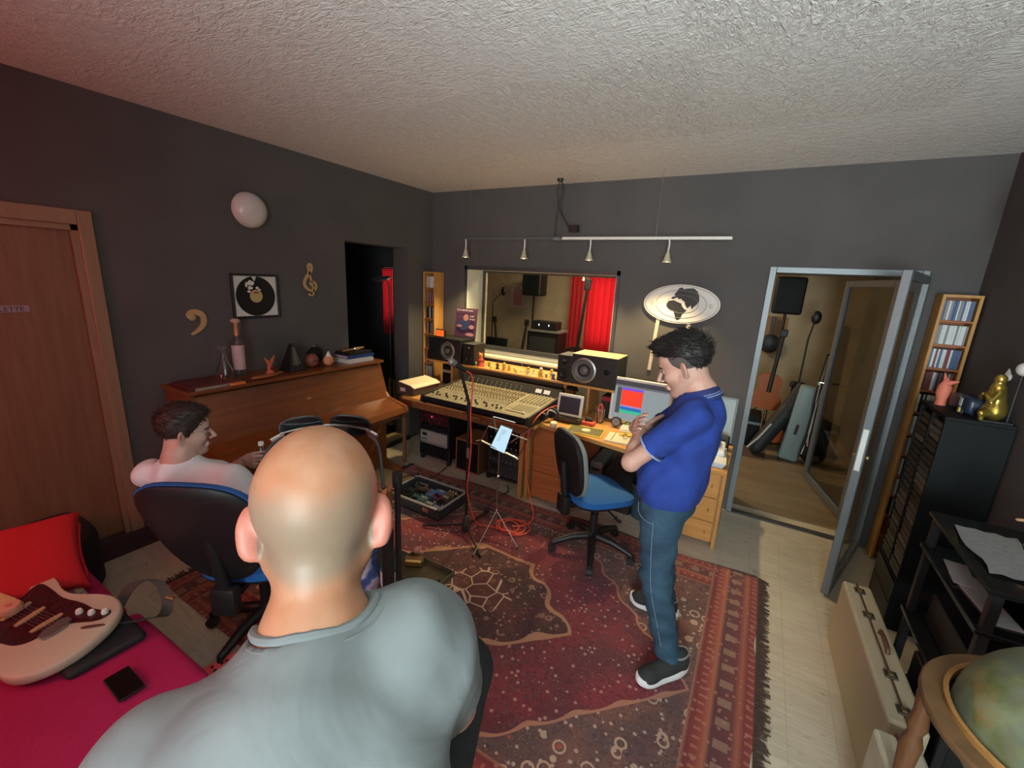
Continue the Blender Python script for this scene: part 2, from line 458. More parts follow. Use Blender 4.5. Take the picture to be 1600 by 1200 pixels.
def rug_mat():
    a = M('persian_rug_pile', (.2, .03, .04), .95)
    x, y, z = a.xyz(); wob = (a.noise(4.0) - .5) * .05
    v = y + .08
    ax = (x + wob).abs(); ay = (v + wob).abs()
    zig = ((x * 40).sin() * .012) + ((y * 38).sin() * .012)
    # small flecks, elongated and star shaped motifs
    vo1 = a.voro(36, a.mapv((1, 1.0, 1))); vo2 = a.voro(13, a.mapv((1, 1, 1), (.3, .1, 0))); cell = a.voro(36, out='Color')
    cr1, cg1, cb1 = a.xyz(cell)
    cell2 = a.voro(13, a.mapv((1, 1, 1), (.3, .1, 0)), out='Color'); c2r, c2g, c2b = a.xyz(cell2)
    fleck = vo1.lt(.31); ring = (vo2 - .33).abs().lt(.06); dot = vo2.lt(.14)
    big = a.noise(3.5, detail=4); mott = a.noise(30, detail=3, dist=1.5); fine = a.voro(75, rand=1).lt(.20) * a.noise(9).gt(.47)
    cream = (.50, .36, .27)
    def patt(base, alt, fl, amt):
        c = a.mix(big.sst(.4, .65), base, alt)
        c = a.mix(mott.sst(.5, .62) * .55, c, tuple(q * .35 for q in base)); c = a.mix(fine * .5, c, fl)
        c = a.mix(fleck * cr1.gt(1 - amt), c, fl)
        c = a.mix(fleck * cg1.gt(.80) * .9, c, (.05, .03, .05))
        c = a.mix(fleck * cb1.gt(.86), c, (.33, .09, .03))
        return c
    field = patt((.19, .018, .030), (.11, .020, .030), (.36, .20, .18), .38)
    corner = patt((.17, .07, .055), (.10, .055, .055), (.40, .28, .22), .42)
    corner = a.mix(ring * c2r.gt(.55), corner, (.42, .28, .2)); corner = a.mix(dot * c2g.gt(.6), corner, (.40, .07, .03))
    med = patt((.045, .012, .014), (.085, .018, .02), (.26, .12, .09), .45)
    med = a.mix(ring * c2b.gt(.6) * .6, med, (.3, .17, .12))
    # hexagonal field
    fh = (ax + ay + zig).lt(1.26) * ay.lt(.78)
    line1 = (ax + ay + zig - 1.26).abs().lt(.012) * ay.lt(.79)
    c = a.mix(fh, corner, field); c = a.mix(line1, c, (.36, .16, .10))
    sc = (x * 30).sin() * .02 + (y * 30).sin() * .02
    mv = (ax * .9 + ay + sc); mh = mv.lt(.56) * ay.lt(.40)
    ml = ((mv - .58).abs().lt(.02) * ay.lt(.43)).mx((ay - .415).abs().lt(.012) * ax.lt(.2))
    c = a.mix(mh, c, med); c = a.mix(ml, c, (.36, .17, .10))
    star = a.voro(9, a.mapv((1, 1, 1), (.15, .2, 0)), 'DISTANCE_TO_EDGE')
    rosette = (ax * .8 + ay).lt(.25) * star.lt(.035); c = a.mix(rosette, c, (.46, .33, .26))
    rosin = (ax * .8 + ay).lt(.25) * star.gt(.035); c = a.mix(rosin * .6, c, (.10, .02, .02))
    # borders
    def border(c, coord, cross, lo, hi, half):
        t = (coord.abs() - lo) * (1 / (hi - lo)); inb = coord.abs().gt(lo)
        s = a.ramp(t, [(0, (.34, .15, .09)), (.06, (.16, .02, .022)), (.2, (.24, .035, .028)), (.3, (.36, .11, .06)), (.36, (.09, .025, .03)), (.62, (.14, .03, .032)), (.7, (.33, .09, .05)), (.78, (.17, .02, .02)), (.92, (.25, .035, .03)), (1, (.08, .015, .015))])
        blk = ((cross * 9.0).fr() - .5).abs().lt(.2) * (t - .49).abs().lt(.10)
        s = a.mix(blk, s, (.24, .13, .09))
        ln = (((cross * 22.0).fr() - .5).abs().lt(.16)) * (t - .17).abs().lt(.05).mx((t - .84).abs().lt(.05)); s = a.mix(ln * .7, s, (.38, .14, .08))
        s = a.mix(fleck * cr1.gt(.6) * .6, s, (.42, .18, .12))
        return a.mix(inb, c, s)
    c = border(c, y + .02, x, .82, 1.10, 0)
    c = border(c, x, y, 1.28, 1.58, 0)
    a.set('Base Color', c); a.bump(a.noise(220), .5, .006)
    a.set('Sheen Weight', .2); return a.m
RUG = rug_mat()
def skin_mat(name, base, red, centre=None, stub=None):
    a = M(name, base, .5); n = a.noise(14, detail=4)
    c = a.mix(n.sst(.35, .7), base, red)
    a.set('Subsurface Weight', .08); a.set('Subsurface Radius', (.02, .008, .004)); a.bump(a.noise(300), .15, .001)
    a.set('Base Color', c); return a, c
SKIN_M = skin_mat('fair_skin', (.58, .36, .28), (.55, .29, .22))[0].m
SKIN_S = skin_mat('pale_skin', (.50, .31, .26), (.48, .26, .2))[0].m
def denim():
    a = M('blue_denim', (.03, .09, .16), .85); n = a.noise(7, detail=4); g = a.noise(1, a.mapv((500, 500, 40)))
    a.set('Base Color', a.mix((n * .8 + g * .25).sst(.3, .75), (.010, .036, .070), (.034, .088, .138))); a.bump(a.noise(1, a.mapv((16, 16, 30))), .35, .02); return a.m
DENIM = denim()
def cloth(name, c, var=.12, b=.35):
    a = M(name, c, .9); n = a.noise(9, detail=5)
    a.set('Base Color', a.mix(n.sst(.3, .7), tuple(q * (1 - var) for q in c), tuple(q * (1 + var) for q in c)))
    a.bump(a.noise(6, detail=3, dist=1.0), b, .03); return a.m
POLO = cloth('royal_blue_pique', (.015, .045, .27), .15)
TEE_G = cloth('heather_grey_jersey', (.165, .185, .19), .08, .3)
TEE_W = cloth('white_jersey', (.66, .67, .70), .04)
BLACKCL = cloth('black_trouser_cloth', (.012, .012, .014))
HAIR = M('near_black_hair', (.012, .010, .009), .5); HAIR.bump(HAIR.noise(1, HAIR.mapv((50, 420, 200), rot=(.3, .4, .2))), .6, .004); HAIR = HAIR.m
HAIRB = M('dark_brown_hair', (.022, .011, .007), .5); HAIRB.bump(HAIRB.noise(1, HAIRB.mapv((90, 90, 300), rot=(.6, .3, .2))), .35, .006); HAIRB = HAIRB.m
FADE = simple('clipped_grey_hair', (.085, .07, .065), .8, var=.3, scale=200)

# ------------------------------------------------------------------ the room shell
TH = .34
def wall_x(name, x0, x1, y, z1, holes, mat, t, yout=1):      # wall along x, from y to y+t
    mb = MB(); xs = sorted(holes)
    cur = x0
    for hx0, hx1, hz0, hz1 in xs:
        mb.bx(cur, hx0, y, y + t, 0, z1)
        if hz0 > 0: mb.bx(hx0, hx1, y, y + t, 0, hz0)
        mb.bx(hx0, hx1, y, y + t, hz1, z1); cur = hx1
    mb.bx(cur, x1, y, y + t, 0, z1); return struct(mb, name, mat)
def wall_y(name, y0, y1, x, z1, holes, mat, t):
    mb = MB(); cur = y0
    for a, b, c, d in sorted(holes):
        mb.bx(x, x + t, cur, a, 0, z1)
        if c > 0: mb.bx(x, x + t, a, b, 0, c)
        mb.bx(x, x + t, a, b, d, z1); cur = b
    mb.bx(x, x + t, cur, y1, 0, z1); return struct(mb, name, mat)
struct(MB().bx(0, 4.6, -6.0, TH / 2, -.06, 0), 'floor', FLOOR)
struct(MB().bx(.25, 4.6, TH / 2, 3.5, -.06, 0).bx(-2.5, .25, TH, 3.5, -.06, 0), 'floor', FLOOR_LIVE)
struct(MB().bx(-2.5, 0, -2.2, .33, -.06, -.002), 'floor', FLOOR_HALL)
struct(MB().bx(-.2, 4.85, -6.2, 0.02, 2.8, 2.9), 'ceiling', CEIL)
struct(MB().bx(-2.5, 4.6, TH, 3.5, 2.75, 2.85), 'ceiling', W_LIVE)
struct(MB().bx(-2.5, -.24, -2.2, .33, 2.6, 2.7), 'ceiling', W_HALL)
wall_x('wall_back', -.24, 4.85, 0, 2.8, [(.5, 2.2, 1.055, 2.0), (3.44, 4.30, 0, 2.07)], W_DARK, TH)
wall_y('wall_left', -6.2, 0, -.22, 2.8, [(-3.85, -3.02, .14, 2.10), (-1.22, -.40, 0, 2.17)], W_DARK, .22)
wall_y('wall_right', -6.2, 3.5, 4.6, 2.8, [], W_DARK, .25)
wall_x('wall_rear', -.24, 4.85, -6.2, 2.8, [(3.3, 4.5, .85, 2.35)], W_DARK, .25)
struct(MB().bx(-2.5, 4.6, 3.4, 3.5, 0, 2.75), 'wall_live_far', W_LIVE)
struct(MB().bx(-2.6, -2.5, -2.2, 3.5, 0, 2.75), 'wall_live_left', W_LIVE)
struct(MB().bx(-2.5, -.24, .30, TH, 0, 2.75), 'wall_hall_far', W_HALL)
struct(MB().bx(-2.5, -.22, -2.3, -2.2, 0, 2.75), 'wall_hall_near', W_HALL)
# rear window the daylight comes through (behind the camera)
f = struct(MB().bx(3.3, 4.5, -6.1, -6.04, .85, .91).bx(3.3, 4.5, -6.1, -6.04, 2.29, 2.35).bx(3.3, 3.36, -6.1, -6.04, .91, 2.29).bx(4.44, 4.5, -6.1, -6.04, .91, 2.29).bx(3.87, 3.93, -6.1, -6.04, .91, 2.29), 'window_3', WHITE)
# skirting and the raised sill under the left door
struct(MB().bx(0, .015, -6, -1.25, 0, .125, bev=.003), 'baseboard_left', BASEB)
struct(MB().bx(-.2, .02, -3.95, -2.93, .10, .145, bev=.003), 'trim_1', BASEB)
# left door
d = struct(MB().bx(-.075, -.02, -3.83, -3.06, .15, 2.05, bev=.004), 'door_1', DOORW)
struct(MB().bx(-.08, .022, -3.03, -2.965, .145, 2.155, bev=.004).bx(-.08, .022, -3.905, -3.84, .145, 2.155, bev=.004).bx(-.08, .022, -3.84, -3.03, 2.075, 2.155, bev=.004), 'door_frame', DOORTRIM, d)
struct(MB().bx(-.06, .004, -3.06, -3.03, .145, 2.08).bx(-.06, .004, -3.84, -3.03, 2.045, 2.08), 'door_stop', DOORTRIM, d)
struct(MB().tube([(-.02, -3.74, 1.12), (.035, -3.74, 1.12), (.035, -3.62, 1.12)], .009), 'door_handle', CHROME, d, True)
# control-room window
wn = struct(MB().bx(.5, .515, 0, TH, 1.06, 2.0).bx(2.188, 2.2, 0, TH, 1.06, 2.0).bx(.5, 2.2, 0, TH, 1.985, 2.0), 'window_1', WHITE_REVEAL)
struct(MB().bx(.475, .503, -.012, .02, 1.03, 2.025).bx(2.195, 2.225, -.012, .02, 1.03, 2.025).bx(.475, 2.225, -.012, .02, 1.985, 2.025), 'window_trim', GREYDARK, wn)
struct(MB().bx(.5, 2.2, -.02, .10, 1.035, 1.062, bev=.003), 'window_sill', CREAM, wn)
struct(MB().bx(.5, 2.2, .10, .30, 1.05, 1.075), 'inner_sill', GREYP, wn)
struct(MB().bx(.515, .56, .29, .33, 1.075, 1.985).bx(2.15, 2.19, .29, .33, 1.075, 1.985).bx(.56, 2.15, .29, .33, 1.075, 1.125).bx(.56, 2.15, .29, .33, 1.965, 1.985), 'window_frame', GREYDARK, wn)
struct(MB().bx(.56, .575, .285, .30, 1.12, 1.965), 'gasket', CREAM, wn)
GL = M('window_glass', (1, 1, .98), .02); GL.set('Transmission Weight', 1.0); GL.set('IOR', 1.06); GL = GL.m
struct(MB().bx(.56, 2.15, .308, .314, 1.12, 1.968), 'window_pane', GL, wn)
# doorway to the live room: frame, threshold, two glazed steel doors
dw = struct(MB().bx(3.40, 3.445, -.02, TH, 0, 2.10, bev=.003).bx(4.295, 4.335, -.02, TH, 0, 2.10, bev=.003).bx(3.445, 4.295, -.02, TH, 2.055, 2.10, bev=.003), 'door_frame_1', GREYTRIM)
dw.name = 'trim_2'
struct(MB().bx(3.40, 4.335, -.02, .045, 0, .012, bev=.003), 'trim_3', GREYDARK)
SMOKE = M('smoked_door_glass', (.62, .60, .52), .04); SMOKE.set('Transmission Weight', 1.0); SMOKE.set('IOR', 1.25); SMOKE = SMOKE.m
def steel_door(name, hx, hy, ang, w, glass, fr=.05, z1=2.05):
    """door leaf hinged at hx,hy pointing in direction ang"""
    u = Vector((math.cos(ang), math.sin(ang), 0)); n = Vector((-u.y, u.x, 0)); t = .045
    o = Vector((hx, hy, 0))
    def bar(a0, a1, z0, z1_, mb, tt=t):
        c = o + u * ((a0 + a1) / 2); c.z = (z0 + z1_) / 2
        mb.box(c, (a1 - a0, tt, z1_ - z0), rot=(0, 0, ang), bev=.004)
    mb = MB(); bar(0, fr, .02, z1, mb); bar(w - fr, w, .02, z1, mb); bar(fr, w - fr, .02, .02 + fr * 1.2, mb); bar(fr, w - fr, z1 - fr, z1, mb)
    d = struct(mb, name, GREYTRIM)
    mb = MB(); bar(fr - .004, w - fr + .004, .07, z1 - fr + .004, mb, .008); struct(mb, 'door_glass', glass, d)
    return d, o, u, n
d2, o, u, n = steel_door('door_2', 4.325, -.02, math.atan2(-.86, -.285), .895, SMOKE, .05, 2.06)
e = o + u * .897
mb = MB(); mb.box((e.x, e.y, 1.02), (.006, .026, .26), rot=(0, 0, math.atan2(u.y, u.x))); struct(mb, 'lock_plate', WHITE, d2)
mb = MB()
for s in (-1, 1):
    k = o + u * .85 + n * s * .03; mb.ell((k.x, k.y, .97), (.014, .014, .014))
struct(mb, 'door_knob', BRASS, d2, True)
mb = MB()
for z in (.35, 1.05, 1.75): mb.cone((4.33, -.03, z), (4.33, -.03, z + .12), .012)
struct(mb, 'hinge', BLACK, d2, True)
d3, o, u, n = steel_door('door_3', 4.285, .36, math.atan2(.95, -.22), .95, SMOKE, .06, 2.05)
mb = MB(); k = o + u * .88 - n * -.04; mb.tube([(k.x, k.y, 1.05), (k.x - .05, k.y, 1.05), (k.x - .05, k.y - .1, 1.05)], .009); struct(mb, 'door_handle', CHROME, d3, True)
# hallway threshold
struct(MB().bx(-.22, 0.0, -1.22, -.40, 0, .035, bev=.004), 'trim_4', PLY_AND_LIGHT)
struct(MB().bx(.0, .03, -1.22, -.40, 0, .05, bev=.004), 'trim_5', BLACKW)

# ------------------------------------------------------------------ rug
rug = thing('rug', 'large red Persian rug with dark medallion, striped border and fringed right end', 'rug', (2.12, -2.0, 0))
mb = MB(); nx, ny = 60, 44
vs = []; fs = []
for j in range(ny + 1):
    for i in range(nx + 1):
        x = .55 + 3.13 * i / nx; y = -3.08 + 2.17 * j / ny
        e = min(i, nx - i, j, ny - j); z = .009 + (.002 * math.sin(x * 7 + y * 3) + .002) + .0
        wob = .012 * math.sin(y * 9) * (i == nx) + .008 * math.sin(y * 17) * (i in (0, nx)); wy = .022 * math.sin(x * 5.5) * (j == ny)
        vs.append((x + wob, y + wy, z if e else .003))
for j in range(ny):
    for i in range(nx): fs.append((j * (nx + 1) + i, j * (nx + 1) + i + 1, (j + 1) * (nx + 1) + i + 1, (j + 1) * (nx + 1) + i))
mb.add(vs, fs).build('rug_pile', RUG, rug, True)
mb = MB(); mb2 = MB()
for k in range(360):
    y = -3.07 + 2.15 * k / 359
    for (m_, x, s) in ((mb, 3.68, 1), (mb2, .55, -1)):
        l = rnd.uniform(.025, .06); dy = rnd.uniform(-.012, .012)
        m_.add([(x - s * .01, y, .004), (x - s * .01, y + .005, .004), (x + s * l, y + dy + .004, .003), (x + s * l, y + dy, .003), (x - s * .01, y, .010), (x - s * .01, y + .005, .010), (x + s * l, y + dy + .004, .006), (x + s * l, y + dy, .006)], [(0, 1, 2, 3), (4, 5, 6, 7), (0, 3, 7, 4), (1, 2, 6, 5), (2, 3, 7, 6)])
FR = simple('dark_wool_fringe', (.07, .045, .035), .9)
for q in (mb, mb2):
    fo = q.build('fringe', FR, rug); fo['kind'] = 'stuff'

# ------------------------------------------------------------------ wall items, left wall
def wall_lamp(loc, ax, r, label):
    t = thing('wall_lamp', label, 'lamp', loc)
    a = Vector(ax)
    MB().lathe([(r * .86, 0), (r * .9, .02), (r * .86, .028)], loc, 40, ax).build('base_plate', WHITE, t, True)
    DOME = simple('opal_glass_off', (.62, .57, .54), .25, var=.03)
    MB().lathe([(r * .88, .02), (r, .035), (r * .985, .05), (r * .9, .075), (r * .7, .098), (r * .4, .112), (0, .117)], loc, 48, ax).build('glass_dome', DOME, t, True)
wall_lamp((0.0, -2.08, 2.297), (1, 0, 0), .125, 'round white opal wall light, unlit, high on the left wall')
wall_lamp((4.6, -1.02, 2.36), (-1, 0, 0), .17, 'round white wall light cut off by the right edge, on the right wall')
t = thing('framed_record', 'black framed vinyl record with tan label on the left wall', 'framed record', (0, -2.07, 1.52))
MB().bx(.0, .022, -2.25, -2.235, 1.512, 1.842, bev=.002).bx(.0, .022, -1.905, -1.89, 1.512, 1.842, bev=.002).bx(0, .022, -2.235, -1.905, 1.512, 1.527, bev=.002).bx(0, .022, -2.235, -1.905, 1.827, 1.842, bev=.002).build('frame', BLACK, t)
MB().bx(0.0, .006, -2.236, -1.904, 1.526, 1.828).build('backing_card', PAPER, t)
cy, cz = -2.07, 1.677
mb = MB(); A = []
for k in range(72):
    a = 2 * PI * k / 72; r = .149
    if abs((a - 1.62 + PI) % (2 * PI) - PI) < .10: r = .115
    A.append((r * math.cos(a), r * math.sin(a)))
vin = M('vinyl', (.008, .008, .009), .3); g_ = vin.xyz(); vin = vin.m
mb.prism(A, (.007, cy, cz), (0, 1, 0), (0, 0, 1), (1, 0, 0), .003); disc = mb.build('record', vin, t)
o_ = MB().lathe([(0, .0), (.048, 0), (.048, .0015), (0, .0015)], (.010, cy, cz), 32, (1, 0, 0)).build('record_label', simple('tan_record_label', (.52, .38, .18), .6), disc)
MB().bx(.0116, .0122, cy - .018, cy + .018, cz + .02, cz + .034).build('label_print', simple('red_brown_print', (.3, .07, .03), .6), disc)
mb = MB()
for c_, r1, r2 in (((-.035, .098), .026, .02), ((-.04, .062), .018, .014), ((-.052, .035), .012, .01), ((.012, .062), .012, .01), ((.028, .048), .010, .008), ((-.068, .085), .008, .02)):
    mb.prism([(c_[0] + r1 * math.cos(k * PI / 6) * (1 + .2 * math.sin(k * 2.3)), c_[1] + r2 * math.sin(k * PI / 6) * (1 + .2 * math.cos(k * 1.7))) for k in range(12)], (.0101, cy, cz), (0, 1, 0), (0, 0, 1), (1, 0, 0), .0008)
mb.build('silhouette_print', PAPER, disc)
GOLD = simple('gilded_wood', (.50, .34, .16), .5)
def strip(pts, wid, name, mat, parent, x=.004, th=.012):
    """ribbon of varying width in the y/z plane of the left wall"""
    L = []; Rr = []
    for i, (a, b) in enumerate(pts):
        p = Vector(pts[max(i - 1, 0)]); q = Vector(pts[min(i + 1, len(pts) - 1)]); d = (q - p).normalized(); n = Vector((-d.y, d.x)); ww = wid[i] / 2
        L.append((a + n.x * ww, b + n.y * ww)); Rr.append((a - n.x * ww, b - n.y * ww))
    mb = MB()
    for i in range(len(pts) - 1):
        mb.prism([L[i], L[i + 1], Rr[i + 1], Rr[i]], (x, 0, 0), (0, 1, 0), (0, 0, 1), (1, 0, 0), th)
    return mb.build(name, mat, parent)
def smooth(pts, it=3):
    P = [Vector(p) for p in pts]
    for _ in range(it):
        Q = [P[0]]
        for a, b in zip(P, P[1:]): Q += [a * .75 + b * .25, a * .25 + b * .75]
        P = Q + [P[-1]]
    return P
t = thing('bass_clef_ornament', 'gilded bass clef ornament on the left wall above the glass flasks', 'ornament', (0, -2.50, 1.42))
P = smooth([(-2.535, 1.527), (-2.548, 1.548), (-2.53, 1.572), (-2.49, 1.575), (-2.452, 1.545), (-2.452, 1.49), (-2.49, 1.445), (-2.54, 1.417)])
strip(P, [.008 + .030 * math.sin(PI * min(1, i / (len(P) - 1))) ** .8 for i in range(len(P))], 'clef_curve', GOLD, t)
MB().lathe([(0, 0), (.022, 0), (.024, .008), (.018, .014), (0, .016)], (.003, -2.522, 1.535), 24, (1, 0, 0)).build('clef_dot', GOLD, t, True)
t = thing('treble_clef_ornament', 'gilded treble clef ornament on the left wall beside the dark opening', 'ornament', (0, -1.596, 1.672))
P = smooth([(-1.585, 1.765), (-1.605, 1.775), (-1.592, 1.80), (-1.56, 1.795), (-1.54, 1.755), (-1.575, 1.715), (-1.63, 1.73), (-1.665, 1.78), (-1.63, 1.84), (-1.585, 1.885), (-1.58, 1.93), (-1.598, 1.945), (-1.615, 1.92), (-1.605, 1.87), (-1.585, 1.78), (-1.57, 1.70), (-1.585, 1.675), (-1.615, 1.685)])
strip(P, [.007 + .017 * max(0, math.sin(PI * i / (len(P) - 1) * 1.0)) for i in range(len(P))], 'clef_curve', GOLD, t)
MB().ell((.010, -1.612, 1.688), (.006, .012, .012)).build('clef_dot', GOLD, t, True)
# door sign
t = thing('door_sign', 'small pale toilet sign with dark lettering on the left wooden door', 'sign', (-.0199, -3.42, 1.60))
MB().bx(-.0199, -.015, -3.60, -3.275, 1.598, 1.635, bev=.002).build('sign_plate', simple('pale_lilac_plate', (.34, .26, .30), .5), t)
INK = simple('dark_blue_ink', (.03, .03, .10), .6)
text_mesh('TOILETTE', .034, (-.0148, -3.445, 1.604), (0, 1, 0), (0, 0, 1), t, INK)
MB().lathe([(.010, 0), (.022, 0), (.022, .002), (.010, .002)], (-.0148, -3.475, 1.617), 24, (1, 0, 0)).build('key_ring_symbol', WHITE, t)

# ------------------------------------------------------------------ piano and what stands on it
pn = thing('upright_piano', 'closed upright piano in reddish mahogany against the left wall', 'piano', (.3, -2.2, 0))
y0, y1 = -2.74, -1.14
def slab(prof, ya, yb, name, mat, th=0, parent=pn):
    return MB().prism(prof, (0, ya, 0), (1, 0, 0), (0, 0, 1), (0, 1, 0), yb - ya).build(name, mat, parent)
slab([(.02, .02), (.36, .02), (.36, .60), (.30, .75), (.27, 1.03), (.02, 1.03)], y0 + .02, y1 - .02, 'case_body', PIANO)
for ya in (y0, y1 - .035):
    slab([(.02, 0), (.62, 0), (.62, .06), (.40, .12), (.40, .55), (.66, .60), (.70, .66), (.68, .71), (.46, .76), (.42, .80), (.33, 1.08), (.02, 1.08)], ya, ya + .035, 'side_panel', PIANO)
slab([(.30, .79), (.46, .755), (.33, 1.06), (.28, 1.06)], y0 + .035, y1 - .035, 'front_panel', PIANO)
slab([(.34, .60), (.65, .60), (.695, .655), (.675, .70), (.46, .757), (.34, .78)], y0 + .035, y1 - .035, 'fallboard', PIANO)
slab([(.365, .10), (.385, .10), (.385, .598), (.365, .598)], y0 + .035, y1 - .035, 'lower_panel', PIANO)
MB().bx(.003, .37, y0 - .015, y1 + .015, 1.075, 1.10, bev=.006, seg=2).build('lid', PIANO, pn)
MB().lathe([(0, 0), (.006, 0), (.007, .006), (0, .010)], (.52, -1.55, .745), 12, (.3, 0, 1)).build('lid_knob', BRASS, pn, True)
mb = MB()
for s in (-.06, 0, .06): mb.box((.43, -1.94 + s, .06), (.12, .028, .012), bev=.004)
mb.build('pedals', BRASS, pn)
ZP = 1.10
FLASK = glass('clear_bottle_glass', (.93, .93, .9), .03)
def bottle(name, label, cat, loc, prof, parts, n=28):
    t = thing(name, label, cat, loc); MB().lathe(prof, loc, n).build('glass_body', FLASK, t, True)
    for nm, pr, mt in parts: MB().lathe(pr, loc, n).build(nm, mt, t, True)
    return t
bottle('glass_decanter', 'wide clear glass decanter with ball stopper, left end of the piano top', 'decanter', (.15, -2.42, ZP),
       [(0, .002), (.06, .002), (.066, .012), (.055, .06), (.03, .12), (.015, .17), (.014, .20), (.020, .205), (.016, .205), (.011, .2), (.012, .17), (.026, .12), (.05, .06), (.06, .014), (0, .008)],
       [('stopper', [(0, .2), (.010, .2), (.012, .21), (.020, .222), (.022, .235), (.016, .25), (0, .255)], FLASK)])
LBL = simple('pink_paper_label', (.55, .38, .38), .7, var=.2, scale=90)
bottle('liquor_bottle', 'tall slim clear bottle with pale label and copper neck on the piano', 'bottle', (.12, -2.30, ZP),
       [(0, .002), (.036, .002), (.04, .01), (.04, .245), (.032, .27), (.014, .30), (.012, .35), (.010, .35), (.011, .3), (.028, .268), (.036, .243), (.036, .012), (0, .01)],
       [('paper_label', [(.0408, .055), (.0412, .055), (.0412, .235), (.0408, .235)], LBL), ('neck_foil', [(.0145, .305), (.0165, .305), (.0150, .385), (.0165, .39), (.0165, .40), (0, .40)], simple('copper_foil', (.60, .28, .15), .35, .5)), ('stopper', [(0, .40), (.03, .402), (.032, .412), (.02, .425), (0, .427)], simple('pink_wood_cap', (.55, .36, .3), .6))])
TERRA = simple('terracotta_orange_paint', (.55, .17, .07), .6, var=.2, scale=50)
t = thing('winged_figurine', 'small orange figurine with two raised horns on the piano', 'figurine', (.20, -2.12, ZP))
MB().lathe([(0, 0), (.03, 0), (.032, .012), (.018, .03), (.022, .05), (.016, .075), (.018, .09), (0, .11)], (.20, -2.12, ZP), 20).build('figure_body', TERRA, t, True)
mb = MB()
for s in (-1, 1): mb.cone((.20, -2.12 + s * .008, ZP + .085), (.20, -2.12 + s * .042, ZP + .135 + (s > 0) * .01), .016, .002, 10)
mb.build('horn', TERRA, t, True); MB().ell((.222, -2.12, ZP + .05), (.010, .014, .018)).build('chest_patch', simple('dark_red_paint', (.2, .01, .03), .4), t, True)
t = thing('metronome', 'dark pyramid metronome on the piano top', 'metronome', (.19, -1.93, ZP))
def pyr(mb, c, a, b, z0, z1):
    x, y = c
    mb.add([(x - a, y - a, z0), (x + a, y - a, z0), (x + a, y + a, z0), (x - a, y + a, z0), (x - b, y - b, z1), (x + b, y - b, z1), (x + b, y + b, z1), (x - b, y + b, z1)], [(0, 1, 2, 3), (4, 5, 6, 7), (0, 1, 5, 4), (1, 2, 6, 5), (2, 3, 7, 6), (3, 0, 4, 7)])
mb = MB(); pyr(mb, (.19, -1.93), .068, .012, ZP + .004, ZP + .215); mb.bx(.115, .265, -2.005, -1.855, ZP, ZP + .012, bev=.003); mb.build('case', BLACKW, t)
mb = MB(); mb.prism([(-.035, .05), (.035, .05), (.010, .19), (-.010, .19)], (.264, -1.93, ZP), (0, 1, 0), (-.27, 0, 1), (1, 0, .25), .002); mb.build('front_plate', simple('dull_green_brass', (.12, .13, .09), .4, .5), t)
MB().tube([(.256, -1.93, ZP + .04), (.214, -1.93, ZP + .19)], .0015, 6).build('pendulum_rod', STEEL, t)
def blob(name, label, cat, loc, r, mat, extra=None):
    t = thing(name, label, cat, loc); x, y, z = loc
    MB().ell((x, y, z + r[2]), r).build('body', mat, t, True)
    if extra: extra(t, x, y, z)
    return t
blob('wooden_egg_box', 'round reddish brown wooden egg between metronome and orange head', 'ornament', (.20, -1.76, ZP), (.052, .055, .058), simple('reddish_brown_wood', (.22, .07, .04), .5), lambda t, x, y, z: MB().lathe([(.0525, 0), (.054, .003), (.0525, .006)], (x, y, z + .055), 28).build('seam', BLACKW, t, True))
def face(t, x, y, z):
    mb = MB()
    for s in (-1, 1): mb.ell((x + .044, y + s * .017, z + .055), (.006, .007, .006), n=10)
    mb.ell((x + .048, y, z + .030), (.005, .014, .005), n=10); mb.build('carved_face', simple('dark_carving', (.2, .06, .03), .6), t, True)
    MB().cone((x, y, z + .078), (x, y, z + .125), .026, .004, 20).build('pointed_cap', WHITE, t, True)
blob('orange_head_ornament', 'small orange head with white pointed cap on the piano', 'ornament', (.24, -1.63, ZP), (.046, .047, .044), simple('apricot_clay', (.60, .27, .14), .6, var=.2, scale=60), face)
blob('dark_bowl', 'dark round bowl behind the orange head on the piano', 'bowl', (.10, -1.66, ZP), (.06, .07, .075), BLACKM, lambda t, x, y, z: MB().ell((x, y, z + .155), (.012, .012, .008)).build('knob', STEEL, t, True))
